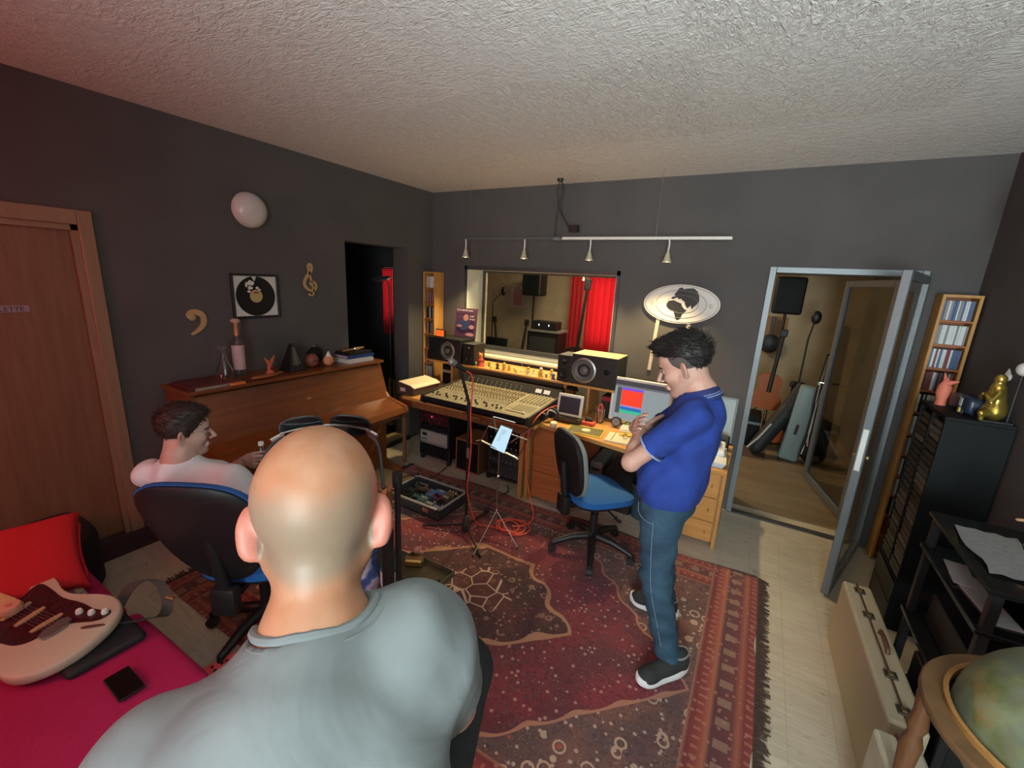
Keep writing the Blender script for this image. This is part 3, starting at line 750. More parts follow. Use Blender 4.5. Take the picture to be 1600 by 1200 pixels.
# stack of papers / folders
zz = ZP
stack = [('magazine', 'white magazine at the bottom of the paper stack on the piano', PAPER, .010, .21, .29, 0), ('booklet', 'grey booklet second from bottom in the stack on the piano', simple('grey_paper', (.42, .42, .46), .8), .008, .20, .28, .05), ('sheet_music', 'white sheet music third from bottom in the piano stack', PAPER, .009, .21, .28, -.04),
         ('notebook', 'pale notebook under the blue binder on the piano', simple('pale_paper', (.5, .46, .5), .8), .010, .19, .27, .07), ('ring_binder', 'blue ring binder in the stack on the piano', simple('blue_binder_card', (.012, .05, .20), .5), .030, .20, .29, -.03), ('black_folder', 'black folder on top of the blue binder on the piano', BLACK, .022, .19, .26, .04)]
for nm, lb, mt, h, sx, sy, rz in stack:
    t = thing(nm, lb, nm.replace('_', ' '), (.20, -1.33, zz))
    if nm == 'ring_binder':
        MB().box((.20, -1.33, zz + .002), (sx, sy, .004), rot=(0, 0, rz)).box((.20, -1.33, zz + h - .002), (sx, sy, .004), rot=(0, 0, rz)).box((.20 + sx / 2 - .002, -1.33, zz + h / 2), (.004, sy, h), rot=(0, 0, rz)).build('cover', mt, t)
        MB().box((.19, -1.33, zz + h / 2), (sx - .025, sy - .012, h - .009), rot=(0, 0, rz)).build('page_block', LBL, t)
    else:
        MB().box((.20, -1.33, zz + h - .0009), (sx, sy, .0018), rot=(0, 0, rz), bev=.0005).build('cover', mt, t)
        MB().box((.20, -1.33, zz + (h - .002) / 2), (sx - .006, sy - .006, h - .002), rot=(0, 0, rz)).build('page_block', PAPER if nm != 'black_folder' else BLACK, t)
    zz += h + .0005
t = thing('recorder_flute', 'brown recorder with copper joint lying on the black folder', 'recorder', (.20, -1.33, zz))
MB().cone((.23, -1.47, zz + .014), (.21, -1.34, zz + .014), .010, .012, 16).build('head_joint', WALNUT, t, True)
MB().cone((.21, -1.345, zz + .014), (.207, -1.32, zz + .014), .0135, .0135, 16).build('ring', CHROME, t, True)
MB().cone((.207, -1.32, zz + .014), (.18, -1.20, zz + .014), .017, .008, 16).build('bell', simple('tan_boxwood', (.5, .28, .16), .5), t, True)
# flat things, left end
t = thing('flat_box', 'dark red lacquer box lying flat on the left end of the piano', 'box', (.19, -2.60, ZP)); MB().bx(.06, .33, -2.73, -2.40, ZP, ZP + .006, bev=.001).build('base', simple('dark_red_lacquer', (.09, .02, .02), .4), t); MB().bx(.065, .325, -2.725, -2.405, ZP + .006, ZP + .022, bev=.003).build('lid', simple('dark_red_lacquer_lid', (.10, .02, .02), .4), t)
one(MB().box((.345, -2.60, ZP + .009), (.022, .20, .018), rot=(0, 0, .0), bev=.003), 'harmonica', simple('pale_metal', (.42, .36, .28), .35, .5), 'pale slim harmonica at the left front edge of the piano', 'harmonica', (.345, -2.60, ZP))
one(MB().box((.348, -2.445, ZP + .008), (.03, .10, .016), rot=(0, 0, -.06), bev=.003), 'orange_harmonica_case', simple('orange_card', (.70, .20, .05), .5), 'flat orange case at the left front edge of the piano', 'case', (.348, -2.445, ZP))
t = thing('wooden_dish', 'long orange-brown leaf dish in front of the slim bottle', 'dish', (.29, -2.22, ZP))
MB().ell((.29, -2.22, ZP + .012), (.035, .105, .012), rot=(0, 0, .1)).build('dish_bowl', simple('orange_brown_wood', (.38, .13, .05), .5), t, True); MB().cone((.285, -2.12, ZP + .014), (.275, -2.07, ZP + .022), .008, .004, 10).build('stem', simple('orange_brown_wood', (.38, .13, .05), .5), t, True)
one(MB().bx(.40, .95, -1.42, -1.14, 0.0, .014, bev=.002), 'floor_light_patch', PLY_AND_LIGHT, 'thin yellow slab painting a patch of warm light on the floor beside the piano', 'board', (.68, -1.28, 0))  # warm light falling on the floor, drawn as a thin yellow slab

# ------------------------------------------------------------------ hallway behind the dark opening
CURT = M('red_curtain_cloth', (.42, .012, .02), .9); CURT.set('Transmission Weight', 0.0)
CURT.bump(CURT.noise(1, CURT.mapv((30, 30, .5))), .6, .02); CURT = CURT.m
CURTL = M('backlit_red_curtain', (.6, .02, .03), .9)
tl_ = CURTL.t.nodes.new('ShaderNodeBsdfTranslucent'); tl_.inputs[0].default_value = (.62, .10, .12, 1); ms_ = CURTL.t.nodes.new('ShaderNodeMixShader'); ms_.inputs[0].default_value = .6
CURTL.t.links.new(CURTL.b.outputs[0], ms_.inputs[1]); CURTL.t.links.new(tl_.outputs[0], ms_.inputs[2]); CURTL.t.links.new(ms_.outputs[0], CURTL.t.nodes['Material Output'].inputs['Surface'])
CURTL = CURTL.m
def curtain(name, label, x0, x1, y, z0, z1, mat, folds, amp=.03, parent=None):
    vs = []; n = folds * 8
    for j, z in enumerate((z0, (z0 + z1) / 2, z1)):
        for i in range(n + 1): vs.append((x0 + (x1 - x0) * i / n, y + amp * math.sin(2 * PI * i / 8) * (1.15 - .3 * j / 2), z))
    f0 = [(j * (n + 1) + i, j * (n + 1) + i + 1, (j + 1) * (n + 1) + i + 1, (j + 1) * (n + 1) + i) for j in range(2) for i in range(n)]
    k = len(vs); vs2 = [(a, b + .004, c) for a, b, c in vs]
    mb = MB().add(vs + vs2, f0 + [tuple(q + k for q in r) for r in f0])
    return mb
t = thing('red_curtain', 'narrow backlit red curtain glowing in the dark hallway', 'curtain', (-.98, .22, .9))
curtain('cloth', '', -1.045, -.865, .22, 1.10, 1.96, CURTL, 3, .012).build('cloth', CURTL, t, True)
MB().tube([(-1.07, .22, 1.98), (-.84, .22, 1.98)], .008).build('curtain_rod', BLACK, t, True)
t = thing('uplighter_floor_lamp', 'thin pale floor lamp with dish shade in the dark hallway', 'floor lamp', (-.80, .10, 0))
MB().lathe([(0, 0), (.12, 0), (.12, .012), (.02, .02), (.012, .04)], (-.80, .10, 0), 32).build('base', GREYTRIM, t, True)
MB().tube([(-.80, .10, .02), (-.80, .10, 1.72), (-.815, .085, 1.80)], .009).build('pole', GREYTRIM, t, True)
MB().lathe([(.02, 0), (.09, .02), (.13, .05), (.125, .052), (.08, .028), (0, .012)], (-.87, .04, 1.79), 32, (.0, -.2, 1)).build('lamp_shade', GREYTRIM, t, True)
YEL = simple('yellow_metal', (.42, .30, .03), .45)
for i, (x, y, lb) in enumerate(((-.62, -.30, 'left yellow trolley frame in the dark hallway, beside the piano'), (-.46, -.22, 'right yellow trolley frame in the hallway, nearer the floor lamp'))):
    t = thing('folding_trolley', lb, 'trolley', (x, y, 0))
    mb = MB()
    for s in (-.04, .04): mb.tube([(x + s, y, .02), (x + s, y, .62)], .012)
    mb.tube([(x - .04, y, .62), (x + .04, y, .62)], .012); mb.tube([(x - .04, y, .3), (x + .04, y, .3)], .01); mb.build('frame', YEL, t, True)
    MB().box((x, y - .02, .05), (.12, .12, .015), bev=.003).build('foot_plate', YEL, t)
    for s in (-.05, .05): MB().cone((x + s - .01, y + .03, .04), (x + s + .01, y + .03, .04), .04, n=20).build('wheel', RUBBER, t, True)
    MB().tube([(x - .04, y, .62), (x - .03, y, .70), (x + .03, y, .70), (x + .04, y, .62)], .014).build('grip', BLACK, t, True)
t = thing('hall_cabinet', 'dark cabinet with clutter on top in the hallway', 'cabinet', (-.95, -.5, 0))
MB().bx(-1.3, -.72, -1.5, -.28, 0, .75, bev=.01).build('body', BLACKW, t); MB().bx(-1.32, -.70, -1.52, -.26, .75, .78, bev=.005).build('top', BLACKW, t)
one(MB().box((-.86, -.42, .80), (.2, .13, .03), rot=(.1, 0, .5), bev=.01), 'grey_folder', GREYP, 'grey folder lying on the dark hallway cabinet', 'folder', (-.86, -.42, .78))
one(MB().box((-.85, -.75, .815), (.16, .24, .05), rot=(0, 0, .3), bev=.02, seg=2), 'helmet_bag', GREYP, 'light grey bag on the hallway cabinet, behind the folder', 'bag', (-.85, -.75, .78))
one(MB().bx(-.37, -.30, .19, .29, 0, .42, bev=.005), 'leaning_panel', GREYTRIM, 'pale blue-grey panel standing at the foot of the floor lamp', 'panel', (-.33, .24, 0))
t = thing('hall_monitor', 'dark screen standing in the hallway on the cabinet', 'monitor', (-1.1, -.9, .78)); MB().box((-1.1, -.9, 1.13), (.03, .55, .42), bev=.006).build('screen_panel', BLACK, t); MB().box((-1.1, -.9, .85), (.12, .18, .14), bev=.006).build('stand', BLACK, t)

# ------------------------------------------------------------------ studio desk
dk = thing('studio_desk', 'long orange beech studio desk with raised speaker shelf below the window', 'desk', (1.6, -.6, 0))
MB().prism([(.36, -.30), (.50, -1.02), (1.95, -1.02), (1.95, -.30)], (0, 0, .72), (1, 0, 0), (0, 1, 0), (0, 0, 1), .028).build('mixer_top', PINEX, dk)
MB().prism([(1.95, -.22), (1.95, -.93), (2.10, -.94), (2.35, -.985), (2.6, -1.03), (2.93, -1.075), (2.93, -.22)], (0, 0, .719), (1, 0, 0), (0, 1, 0), (0, 0, 1), .03).build('work_top', PINEX, dk)
MB().bx(.40, 1.92, -.96, -.93, .63, .72, bev=.003).build('apron', WALNUT, dk)
MB().bx(.425, .455, -.95, -.92, 0, .72, bev=.003).build('leg', WALNUT, dk); MB().bx(.425, .455, -.36, -.33, 0, .72, bev=.003).build('leg', WALNUT, dk)
for a, b in ((1.76, 1.80), (1.825, 1.86)):
    MB().bx(a, b, -.90, -.34, 0, .72, bev=.002).build('leg_panel', PINEY, dk)
MB().bx(.28, 2.42, -.46, -.10, .998, 1.02, bev=.004).build('speaker_shelf', PINEX, dk)
for x in (.62, 1.93, 2.16, 2.38): MB().bx(x, x + .022, -.42, -.14, .75, .998, bev=.002).build('shelf_support', PINEY, dk)
mb = MB().bx(.60, 1.93, -.13, -.115, .75, .998)
mb.build('back_panel', simple('dusty_beige_panel', (.20, .17, .12), .8), dk)
# red brown under-desk drawer unit
cb = thing('desk_pedestal', 'reddish brown drawer pedestal under the desk behind the swivel chair', 'cabinet', (2.08, -.55, 0))
MB().bx(1.87, 2.29, -.84, -.3, .03, .715).build('body', REDWOOD, cb)
for z0, z1 in ((.04, .28), (.29, .70)):
    df = MB().bx(1.875, 2.285, -.858, -.84, z0, z1, bev=.003).build('drawer_front', REDWOOD, cb)
# right end cabinet
cb = thing('drawer_cabinet', 'orange beech two-door drawer cabinet at the right end of the desk', 'cabinet', (3.16, -.4, 0))
MB().bx(2.95, 3.345, -.70, -.10, .04, .60).build('body', PINEY, cb)
MB().bx(2.94, 3.372, -.735, -.09, .60, .63, bev=.003).build('top', PINEX, cb)
MB().bx(3.345, 3.372, -.725, -.09, 0, .60, bev=.002).build('side_panel', PINEY, cb)
MB().bx(2.94, 2.96, -.725, -.09, 0, .60, bev=.002).build('side_panel', PINEY, cb)
for z0, z1 in ((.045, .205), (.21, .40), (.405, .595)):
    d_ = MB().bx(2.965, 3.335, -.722, -.702, z0, z1, bev=.003).build('drawer_front', PINEX, cb)
    MB().tube([(3.29, -.722, (z0 + z1) / 2 - .012), (3.29, -.738, (z0 + z1) / 2 - .012), (3.29, -.738, (z0 + z1) / 2 + .012), (3.29, -.722, (z0 + z1) / 2 + .012)], .003, 6).build('drawer_pull', BRASS, d_, True)
# things on the right cabinet
t = thing('paper_tray', 'stack of pale blue papers on the right end cabinet', 'papers', (3.22, -.50, .63))
for k, c in enumerate(((.45, .55, .66), (.6, .66, .72), (.72, .74, .74))): MB().box((3.22 + .004 * k, -.50, .638 + .014 * k), (.23, .36, .012), rot=(0, 0, .03 * k), bev=.001).build('sheet_block', simple(f'pale_sheet_{k}', c, .8, var=.04), t)
t = thing('desk_phone', 'off-white telephone on the paper stack on the right end cabinet', 'telephone', (3.24, -.42, .672))
MB().box((3.24, -.44, .70), (.17, .20, .05), rot=(.12, 0, .05), bev=.015, seg=2).build('base', WHITE, t); MB().box((3.185, -.45, .742), (.045, .19, .03), rot=(.12, 0, .05), bev=.012, seg=2).build('handset', BLACK, t)
mb = MB()
for i in range(3):
    for j in range(4): mb.box((3.24 + .024 * i, -.49 + .024 * j, .732 + .003 * j), (.015, .015, .006))
mb.build('keypad', GREYP, t)
t = thing('whiteboard', 'pale blue framed board leaning on the wall behind the standing man', 'board', (3.25, -.04, .63))
MB().bx(3.13, 3.345, -.045, -.03, .64, 1.02).build('board_face', simple('pale_blue_glass', (.36, .47, .50), .3, var=.04), t)
MB().bx(3.335, 3.352, -.05, -.02, .63, 1.03, bev=.002).bx(3.12, 3.135, -.05, -.02, .63, 1.03, bev=.002).bx(3.135, 3.335, -.05, -.02, 1.018, 1.03).build('frame', GREYTRIM, t)
t = thing('box_camera', 'small black box behind the phone on the right end cabinet', 'box', (3.30, -.22, .63)); MB().bx(3.22, 3.34, -.28, -.18, .63, .74, bev=.01).build('body', BLACK, t); MB().cone((3.28, -.28, .69), (3.28, -.30, .69), .025, n=20).build('lens', GREYP, t, True)

# ------------------------------------------------------------------ mixing console
mx = thing('mixing_console', 'wide grey multichannel mixing console with black meter bridge on the desk', 'mixing console', (1.37, -.75, .75))
BEI = simple('console_beige_grey', (.20, .175, .11), .5, var=.08)
x0, x1 = .84, 1.95
ty = lambda y: .832 + (y + 1.12) * .075            # sloped deck height
prof = [(-1.13, .80), (-1.12, .832), (-.55, ty(-.55)), (-.50, .90), (-.42, .90), (-.42, .76), (-1.08, .76)]
MB().prism(prof, (x0 + .02, 0, 0), (0, 1, 0), (0, 0, 1), (1, 0, 0), x1 - x0 - .04).build('chassis', BLACKM, mx)
for xa in (x0, x1 - .02): MB().prism([(-1.15, .79), (-1.13, .85), (-.55, ty(-.55) + .015), (-.52, .945), (-.41, .95), (-.41, .755), (-1.09, .755)], (xa, 0, 0), (0, 1, 0), (0, 0, 1), (1, 0, 0), .02).build('side_cheek', BLACKW, mx)
def deck(mb, xa, xb, ya, yb, h=.004, z=0):
    za, zb = ty(ya) + z, ty(yb) + z
    mb.add([(xa, ya, za), (xb, ya, za), (xb, yb, zb), (xa, yb, zb), (xa, ya, za + h), (xb, ya, za + h), (xb, yb, zb + h), (xa, yb, zb + h)], [(0, 1, 2, 3), (4, 5, 6, 7), (0, 1, 5, 4), (1, 2, 6, 5), (2, 3, 7, 6), (3, 0, 4, 7)]); return mb
dp = deck(MB(), x0 + .022, x1 - .022, -1.115, -.56).build('control_deck', BEI, mx)
mb = MB()
for k in range(25): deck(mb, x0 + .03 + k * .0325, x0 + .0325 + k * .0325, -1.11, -.565, .0055)
deck(mb, x0 + .025, x1 - .025, -.955, -.951, .006); deck(mb, x0 + .025, x1 - .025, -1.09, -1.086, .006)
mb.build('strip_lines', simple('cream_line_print', (.34, .31, .22), .6), dp)
KC = simple('console_knob_cream', (.46, .42, .28), .5); KB = simple('console_knob_brown', (.16, .12, .06), .5)
k1 = MB(); k2 = MB()
for c in range(24):
    x = x0 + .046 + c * .0325
    for r in range(13):
        y = -.93 + r * .028; z = ty(y) + .004
        (k1 if r < 3 or r % 4 == 0 else k2).cone((x, y, z), (x, y - .003, z + .016), .006, .0045, 7)
for c in range(7):
    for r in range(9):
        x = x1 - .26 + c * .033; y = -.80 + r * .026; z = ty(y) + .004; k1.cone((x, y, z), (x, y - .003, z + .018), .007, .005, 7)
q = k1.build('cream_knobs', KC, dp); q['kind'] = 'stuff'; q = k2.build('brown_knobs', KB, dp); q['kind'] = 'stuff'
sl = MB(); fd = MB()
for c in range(24):
    x = x0 + .046 + c * .0325; deck(sl, x - .002, x + .002, -1.08, -.96, .0052); y = -1.02 + .035 * math.sin(c * 1.9); z = ty(y) + .006
    fd.box((x, y, z + .006), (.012, .022, .012), bev=.002)
sl.build('fader_slots', BLACK, dp); q = fd.build('fader_caps', BLACK, dp); q['kind'] = 'stuff'
deck(MB(), x1 - .24, x1 - .06, -.99, -.86, .006).build('master_panel', simple('dark_olive_panel', (.10, .09, .05), .5), dp)
deck(MB(), x1 - .27, x1 - .10, -1.045, -1.03, .0065).build('master_slot', BLACK, dp)
MB().box((x1 - .10, -1.037, ty(-1.037) + .014), (.016, .026, .016), bev=.003).build('master_fader_cap', WHITE, dp)
mbz = MB().prism([(-.56, .872), (-.50, .945), (-.46, .948), (-.43, .94), (-.43, .86), (-.56, .86)], (x0 + .02, 0, 0), (0, 1, 0), (0, 0, 1), (1, 0, 0), x1 - x0 - .04).build('meter_bridge', BLACK, mx)
for k in range(2):
    MB().box((x1 - .22 + k * .085, -.530, .912), (.062, .004, .040), rot=(-.69, 0, 0), bev=.001).build('meter_window', emis('meter_glow', (.9, .9, .95), .12, (.55, .55, .58)), mbz)
mb = MB()
for k in range(12):
    for j in range(3): mb.box((x0 + .10 + k * .055, -.550 + .015 * j, .887 + .018 * j), (.006, .003, .010), rot=(-.69, 0, 0))
q = mb.build('meter_leds', GREYP, mbz); q['kind'] = 'stuff'
MB().bx(1.30, 1.50, -1.148, -1.12, .74, .76, bev=.002).build('arm_rest_foot', WALNUT, mx)
# rubber stamped printer / fax at left
t = thing('cassette_deck_cover', 'beige and dark brown slant-topped desk unit at the left end of the desk', 'desk unit', (.65, -.80, .75))
MB().prism([(-.13, 0), (.13, 0), (.13, .07), (.09, .095), (-.10, .12), (-.13, .10)], (.50, -.98, .75), (.75, .05, 0), (0, 0, 1), (0.05, 1, 0), .36).build('body', simple('dark_brown_case', (.05, .035, .03), .5), t)
MB().prism([(-.10, .12), (.09, .095), (.15, .072), (.15, .080), (.095, .103), (-.10, .128)], (.50, -.985, .75), (.75, .05, 0), (0, 0, 1), (0.05, 1, 0), .37).build('lid', CREAM, t)
MB().box((.475, -.985, .80), (.06, .006, .035), rot=(0, 0, .07)).build('name_sticker', LBL, t)

# ------------------------------------------------------------------ speakers
def speaker(name, label, x0, x1, y0, y1, z0, z1, drivers, group=None, mat=BLACKW):
    """drivers on the -y face: (x, z, radius)"""
    t = thing(name, label, 'speaker', ((x0 + x1) / 2, (y0 + y1) / 2, z0), 0, group)
    MB().bx(x0, x1, y0, y1, z0, z1, bev=.006, seg=2).build('cabinet', mat, t)
    for x, z, r in drivers:
        o_ = MB().lathe([(r, 0), (r, .008), (r * .88, .012), (r * .86, .004)], (x, y0, z), 40, (0, -1, 0)).build('driver_ring', STEEL if r > .05 else BLACK, t, True)
        MB().lathe([(r * .87, .006), (r * .80, .010), (r * .74, .004), (r * .34, -.004), (r * .33, .010), (r * .18, .020), (0, .024)], (x, y0, z), 40, (0, -1, 0)).build('cone', CONE if r > .05 else BLACK, o_, True)
    return t
LIT_TOP = simple('lamplit_beige_top', (.30, .26, .16), .7)  # yellow lamplight from the track spots painted onto the black speaker's top
s1 = speaker('monitor_speaker', 'large black studio monitor lying on its side at the left end of the shelf', .34, .775, -.46, -.20, 1.02, 1.262, [(.605, 1.14, .096), (.41, 1.12, .022)])
MB().bx(.34, .775, -.46, -.2, 1.262, 1.266).build('top_panel', BLACKM, s1)
speaker('monitor_speaker', 'small black near-field speaker between the left studio monitor and figurines', .79, .93, -.44, -.24, 1.02, 1.24, [(.86, 1.085, .045), (.86, 1.185, .022)])
speaker('monitor_speaker', 'small black near-field speaker just left of the right studio monitor', 1.86, 2.0, -.44, -.22, 1.02, 1.265, [(1.925, 1.09, .045), (1.93, 1.20, .022)])
s2 = speaker('monitor_speaker', 'large black studio monitor on its side at the right end of the shelf', 2.005, 2.42, -.46, -.16, 1.02, 1.29, [(2.125, 1.155, .112), (2.33, 1.165, .022)])
MB().bx(2.005, 2.42, -.46, -.16, 1.29, 1.294).build('top_panel', LIT_TOP, s2)
# poster/record sleeve on left monitor
t = thing('record_sleeve', 'purple record sleeve with a drummer photo standing on the left monitor', 'record sleeve', (.67, -.26, 1.266))
MB().box((.67, -.235, 1.425), (.26, .006, .31), rot=(-.12, 0, .12)).build('sleeve', simple('purple_photo_print', (.09, .035, .08), .5, var=.5, scale=14), t)
def onsl(a, b): return (.67 + a * math.cos(.12) , -.2425 - .0 + a * math.sin(.12) + b * .12, 1.425 + b)
def patch(cx, cy, rx, ry, mat, nm, th=.001, n=14, lay=0):
    mb = MB(); P = [(cx + rx * math.cos(2 * PI * k / n) * (1 + .12 * math.sin(k * 2.1)), cy + ry * math.sin(2 * PI * k / n)) for k in range(n)]
    o_ = onsl(0, 0); mb.prism(P, (o_[0], o_[1] - lay * .0012, o_[2]), (math.cos(.12), math.sin(.12), 0), (0, .12, 1), (0, -1, 0), th); return mb.build(nm, mat, t)
patch(-.02, -.02, .075, .06, simple('navy_print', (.03, .05, .14), .6), 'shirt_print', lay=0); patch(.0, .055, .03, .036, simple('skin_print', (.45, .22, .18), .6), 'face_print', lay=1)
patch(-.07, -.035, .035, .014, simple('skin_print2', (.42, .2, .16), .6), 'arm_print', lay=1); patch(.075, -.04, .030, .022, simple('pink_print', (.5, .25, .3), .6), 'drum_print', lay=1); patch(.06, -.12, .05, .018, simple('pink_print2', (.5, .25, .26), .6), 'cymbal_print', lay=1)
text_mesh('Yo, lo De Percussio', .024, (onsl(-.115, .12)[0], onsl(-.115, .12)[1] - .003, 1.425 + .125), (math.cos(.12), math.sin(.12), 0), (0, .12, 1), t, PAPER)
text_mesh('Cuff', .026, (onsl(.05, .05)[0], onsl(.05, .05)[1] - .003, 1.425 + .065), (math.cos(.12), math.sin(.12), 0), (0, .12, 1), t, PAPER)
text_mesh('Percuss', .020, (onsl(.045, .03)[0], onsl(.045, .03)[1] - .003, 1.425 + .035), (math.cos(.12), math.sin(.12), 0), (0, .12, 1), t, PAPER)
t = thing('orange_display', 'small device with glowing orange screen on the left studio monitor', 'display', (.47, -.41, 1.266))
MB().box((.47, -.41, 1.309), (.125, .03, .085), bev=.008, seg=2).build('housing', BLACK, t)
scr = MB().box((.47, -.4255, 1.309), (.108, .002, .066), bev=.0008).build('screen', emis('orange_screen', (1, .16, .02), 1.0), t)
for k, tx in enumerate(('--- -- ---', '--- ----- -', '-- ---')): text_mesh(tx, .017, (.425, -.4270, 1.323 - .018 * k), (1, 0, 0), (0, 0, 1), scr, simple(f'dark_orange_{k}', (.25, .03, .01), .6), 'screen_text')

# ------------------------------------------------------------------ figurines along the shelf
FC = dict(yellow=(.62, .38, .05), gold=(.55, .33, .08), green=(.18, .30, .10), red=(.5, .06, .04), white=(.7, .66, .55), black=(.02, .02, .02), orange=(.60, .20, .05), brown=(.22, .10, .04), cream=(.66, .55, .33), blue=(.06, .10, .3))
FM = {k: simple('painted_' + k, v, .5, var=.1) for k, v in FC.items()}
FX = [(.95, .045, 'green', 'cream', 'tiny green and cream figurine at the left end of the shelf row'), (.985, .135, 'red', 'orange', 'tall red and orange cat-like figurine, the tallest on the shelf'), (1.07, .06, 'green', 'yellow', 'green and yellow figurine right of the tall red one'), (1.13, .03, 'yellow', 'gold', 'low yellow figurine right of the green and yellow one'),
      (1.19, .068, 'black', 'brown', 'black-bodied figurine with brown head on the shelf'), (1.245, .07, 'yellow', 'gold', 'yellow figurine right of the black one'), (1.285, .085, 'gold', 'yellow', 'tall gold figurine near the middle of the shelf'), (1.325, .065, 'orange', 'yellow', 'orange figurine with yellow head near the shelf middle'),
      (1.37, .04, 'yellow', 'cream', 'low yellow and cream figurine left of the wire ornament'), (1.42, .045, 'gold', 'white', 'gold figurine with white head in front of the wire ornament'), (1.465, .035, 'white', 'cream', 'low white and cream figurine right of the wire ornament'), (1.51, .05, 'cream', 'yellow', 'cream figurine with yellow head, left of the tall cream one'),
      (1.555, .08, 'cream', 'gold', 'tall cream and gold figurine in the right half of the shelf'), (1.60, .055, 'white', 'gold', 'white figurine with gold head in the right half of the shelf'), (1.645, .05, 'yellow', 'white', 'yellow figurine with white head in the right half of the shelf'), (1.69, .095, 'gold', 'cream', 'tall thin gold figurine, tallest of the right half'),
      (1.735, .04, 'brown', 'cream', 'low brown figurine with cream head near the right speaker'), (1.775, .08, 'yellow', 'yellow', 'plain bright yellow figurine near the right speaker'), (1.82, .068, 'blue', 'white', 'blue figurine with white head, rightmost in the shelf row')]
for i, (x, h, c1, c2, lb) in enumerate(FX):
    y = -.425 + .03 * ((i * 7) % 3); t = thing('figurine', lb, 'figurine', (x, y, 1.02), 0, 'figurines along the speaker shelf')
    MB().lathe([(0, 0), (h * .26 + .004, 0), (h * .24 + .004, h * .08), (h * .13 + .002, h * .3), (h * .2 + .003, h * .5), (h * .10 + .002, h * .68), (0, h * .7)], (x, y, 1.02), 14).build('figure_body', FM[c1], t, True)
    MB().ell((x, y, 1.02 + h * .80), (h * .15 + .003, h * .14 + .003, h * .2), n=12).build('head', FM[c2], t, True)
    mb = MB()
    for s in (-1, 1): mb.cone((x + s * h * .12, y, 1.02 + h * .55), (x + s * h * .34, y - .008, 1.02 + h * (.42 + .3 * ((i + s) % 2))), .004, .003, 7)
    mb.build('arms', FM[c1], t, True)
    if i == 1:
        mb = MB()
        for s in (-1, 1): mb.cone((x + s * .014, y, 1.02 + h * .9), (x + s * .022, y, 1.02 + h * 1.08), .010, .002, 8)
        mb.build('ears', FM[c2], t, True)
t = thing('wire_ornament', 'thin looped gold wire ornament standing behind the figurines', 'ornament', (1.46, -.30, 1.02))
MB().tube([(1.46 + .045 * math.cos(a) * (1 + .3 * math.sin(3 * a)), -.30, 1.085 + .045 * math.sin(a) * (1 + .3 * math.cos(2 * a))) for a in [2 * PI * k / 30 for k in range(30)]], .0018, 6, True).build('wire_loop', BRASS, t, True)
MB().lathe([(0, 0), (.02, 0), (.02, .004), (.003, .008), (.002, .05)], (1.46, -.30, 1.02), 16).build('foot', BRASS, t, True)

# ------------------------------------------------------------------ desk, right half
t = thing('tablet_stand', 'white framed digital photo tablet with dark screen on the desk', 'tablet', (2.12, -.75, .75))
MB().box((2.125, -.72, .895), (.225, .016, .185), rot=(-.18, 0, .02), bev=.007, seg=2).build('frame', WHITE, t)
MB().box((2.125, -.7285, .895), (.180, .004, .140), rot=(-.18, 0, .02)).build('screen', simple('dark_blue_screen', (.02, .028, .045), .5), t)
MB().box((2.12, -.72, .776), (.24, .11, .05), rot=(0, 0, .02), bev=.015, seg=2).build('dock', simple('dark_olive_dock', (.06, .055, .035), .5), t)
t = thing('headphones', 'black headphones with white pads beside the mixer on the desk', 'headphones', (1.98, -.86, .75))
for x, y, z, s in ((1.965, -.885, .80, 1), (2.01, -.80, .81, -1)):
    c_ = MB().lathe([(0, .0), (.032, .002), (.040, .012), (.038, .030), (.0, .034)], (x, y, z), 28, (-.2, -1, .45)).build('ear_cup', BLACK, t, True)
    MB().tube([(x + .034 * math.cos(a) - .004, y - .022 + .014 * math.cos(a + 1), z + .012 + .032 * math.sin(a)) for a in [2 * PI * k / 20 for k in range(20)]], .006, 8, True).build('ear_pad', WHITE if s < 0 else STEEL, c_, True)
MB().tube([(1.96 + .055 + .06 * math.cos(a), -.84 + .02 * math.sin(a), .80 + .07 * math.sin(a)) for a in [PI * k / 14 for k in range(15)]], .008).build('headband', BLACK, t, True)
one(MB().box((2.08, -.93, .772), (.055, .075, .044), rot=(0, 0, .3), bev=.016, seg=3), 'cream_cloth', CREAM, 'crumpled cream cloth beside the headphones on the desk', 'cloth', (2.08, -.93, .75))
t = thing('magazine', 'yellow-bordered magazine lying on the desk in front of the tablet', 'magazine', (2.33, -.85, .75))
ang = .03
MB().box((2.33, -.86, .753), (.29, .20, .006), rot=(0, 0, .12), bev=.001).build('cover', simple('yellow_cover', (.62, .47, .03), .5), t)
MB().box((2.33, -.86, .7565), (.268, .172, .001), rot=(0, 0, .12)).build('cover_photo', simple('jungle_photo_print', (.13, .12, .05), .5, var=.7, scale=30), t)
MB().lathe([(0, 0), (.036, 0), (.036, .001), (0, .001)], (2.33, -.85, .757), 24).build('photo_patch', CREAM, t)
t = thing('keyboard', 'cream computer keyboard with black headset cable on it, on the desk', 'keyboard', (2.68, -.66, .75))
MB().box((2.72, -.63, .762), (.34, .15, .02), rot=(.05, 0, .1), bev=.004).build('base', CREAM, t)
mb = MB()
for i in range(14):
    for j in range(4): mb.box((2.572 + i * .0225 - j * .003, -.69 + j * .03 + i * .0022, .7755 + j * .0012), (.018, .022, .006), rot=(.05, 0, .1), bev=.0015)
q = mb.build('keys', WHITE, t); q['kind'] = 'stuff'
t = thing('notepad', 'open cream notepad in front of the keyboard on the desk', 'notepad', (2.66, -.86, .75))
MB().box((2.66, -.86, .755), (.30, .21, .010), rot=(0, 0, .08), bev=.002).build('pages', CREAM, t); MB().box((2.56, -.865, .7605), (.004, .19, .002), rot=(0, 0, .08)).build('spine_line', BLACK, t)
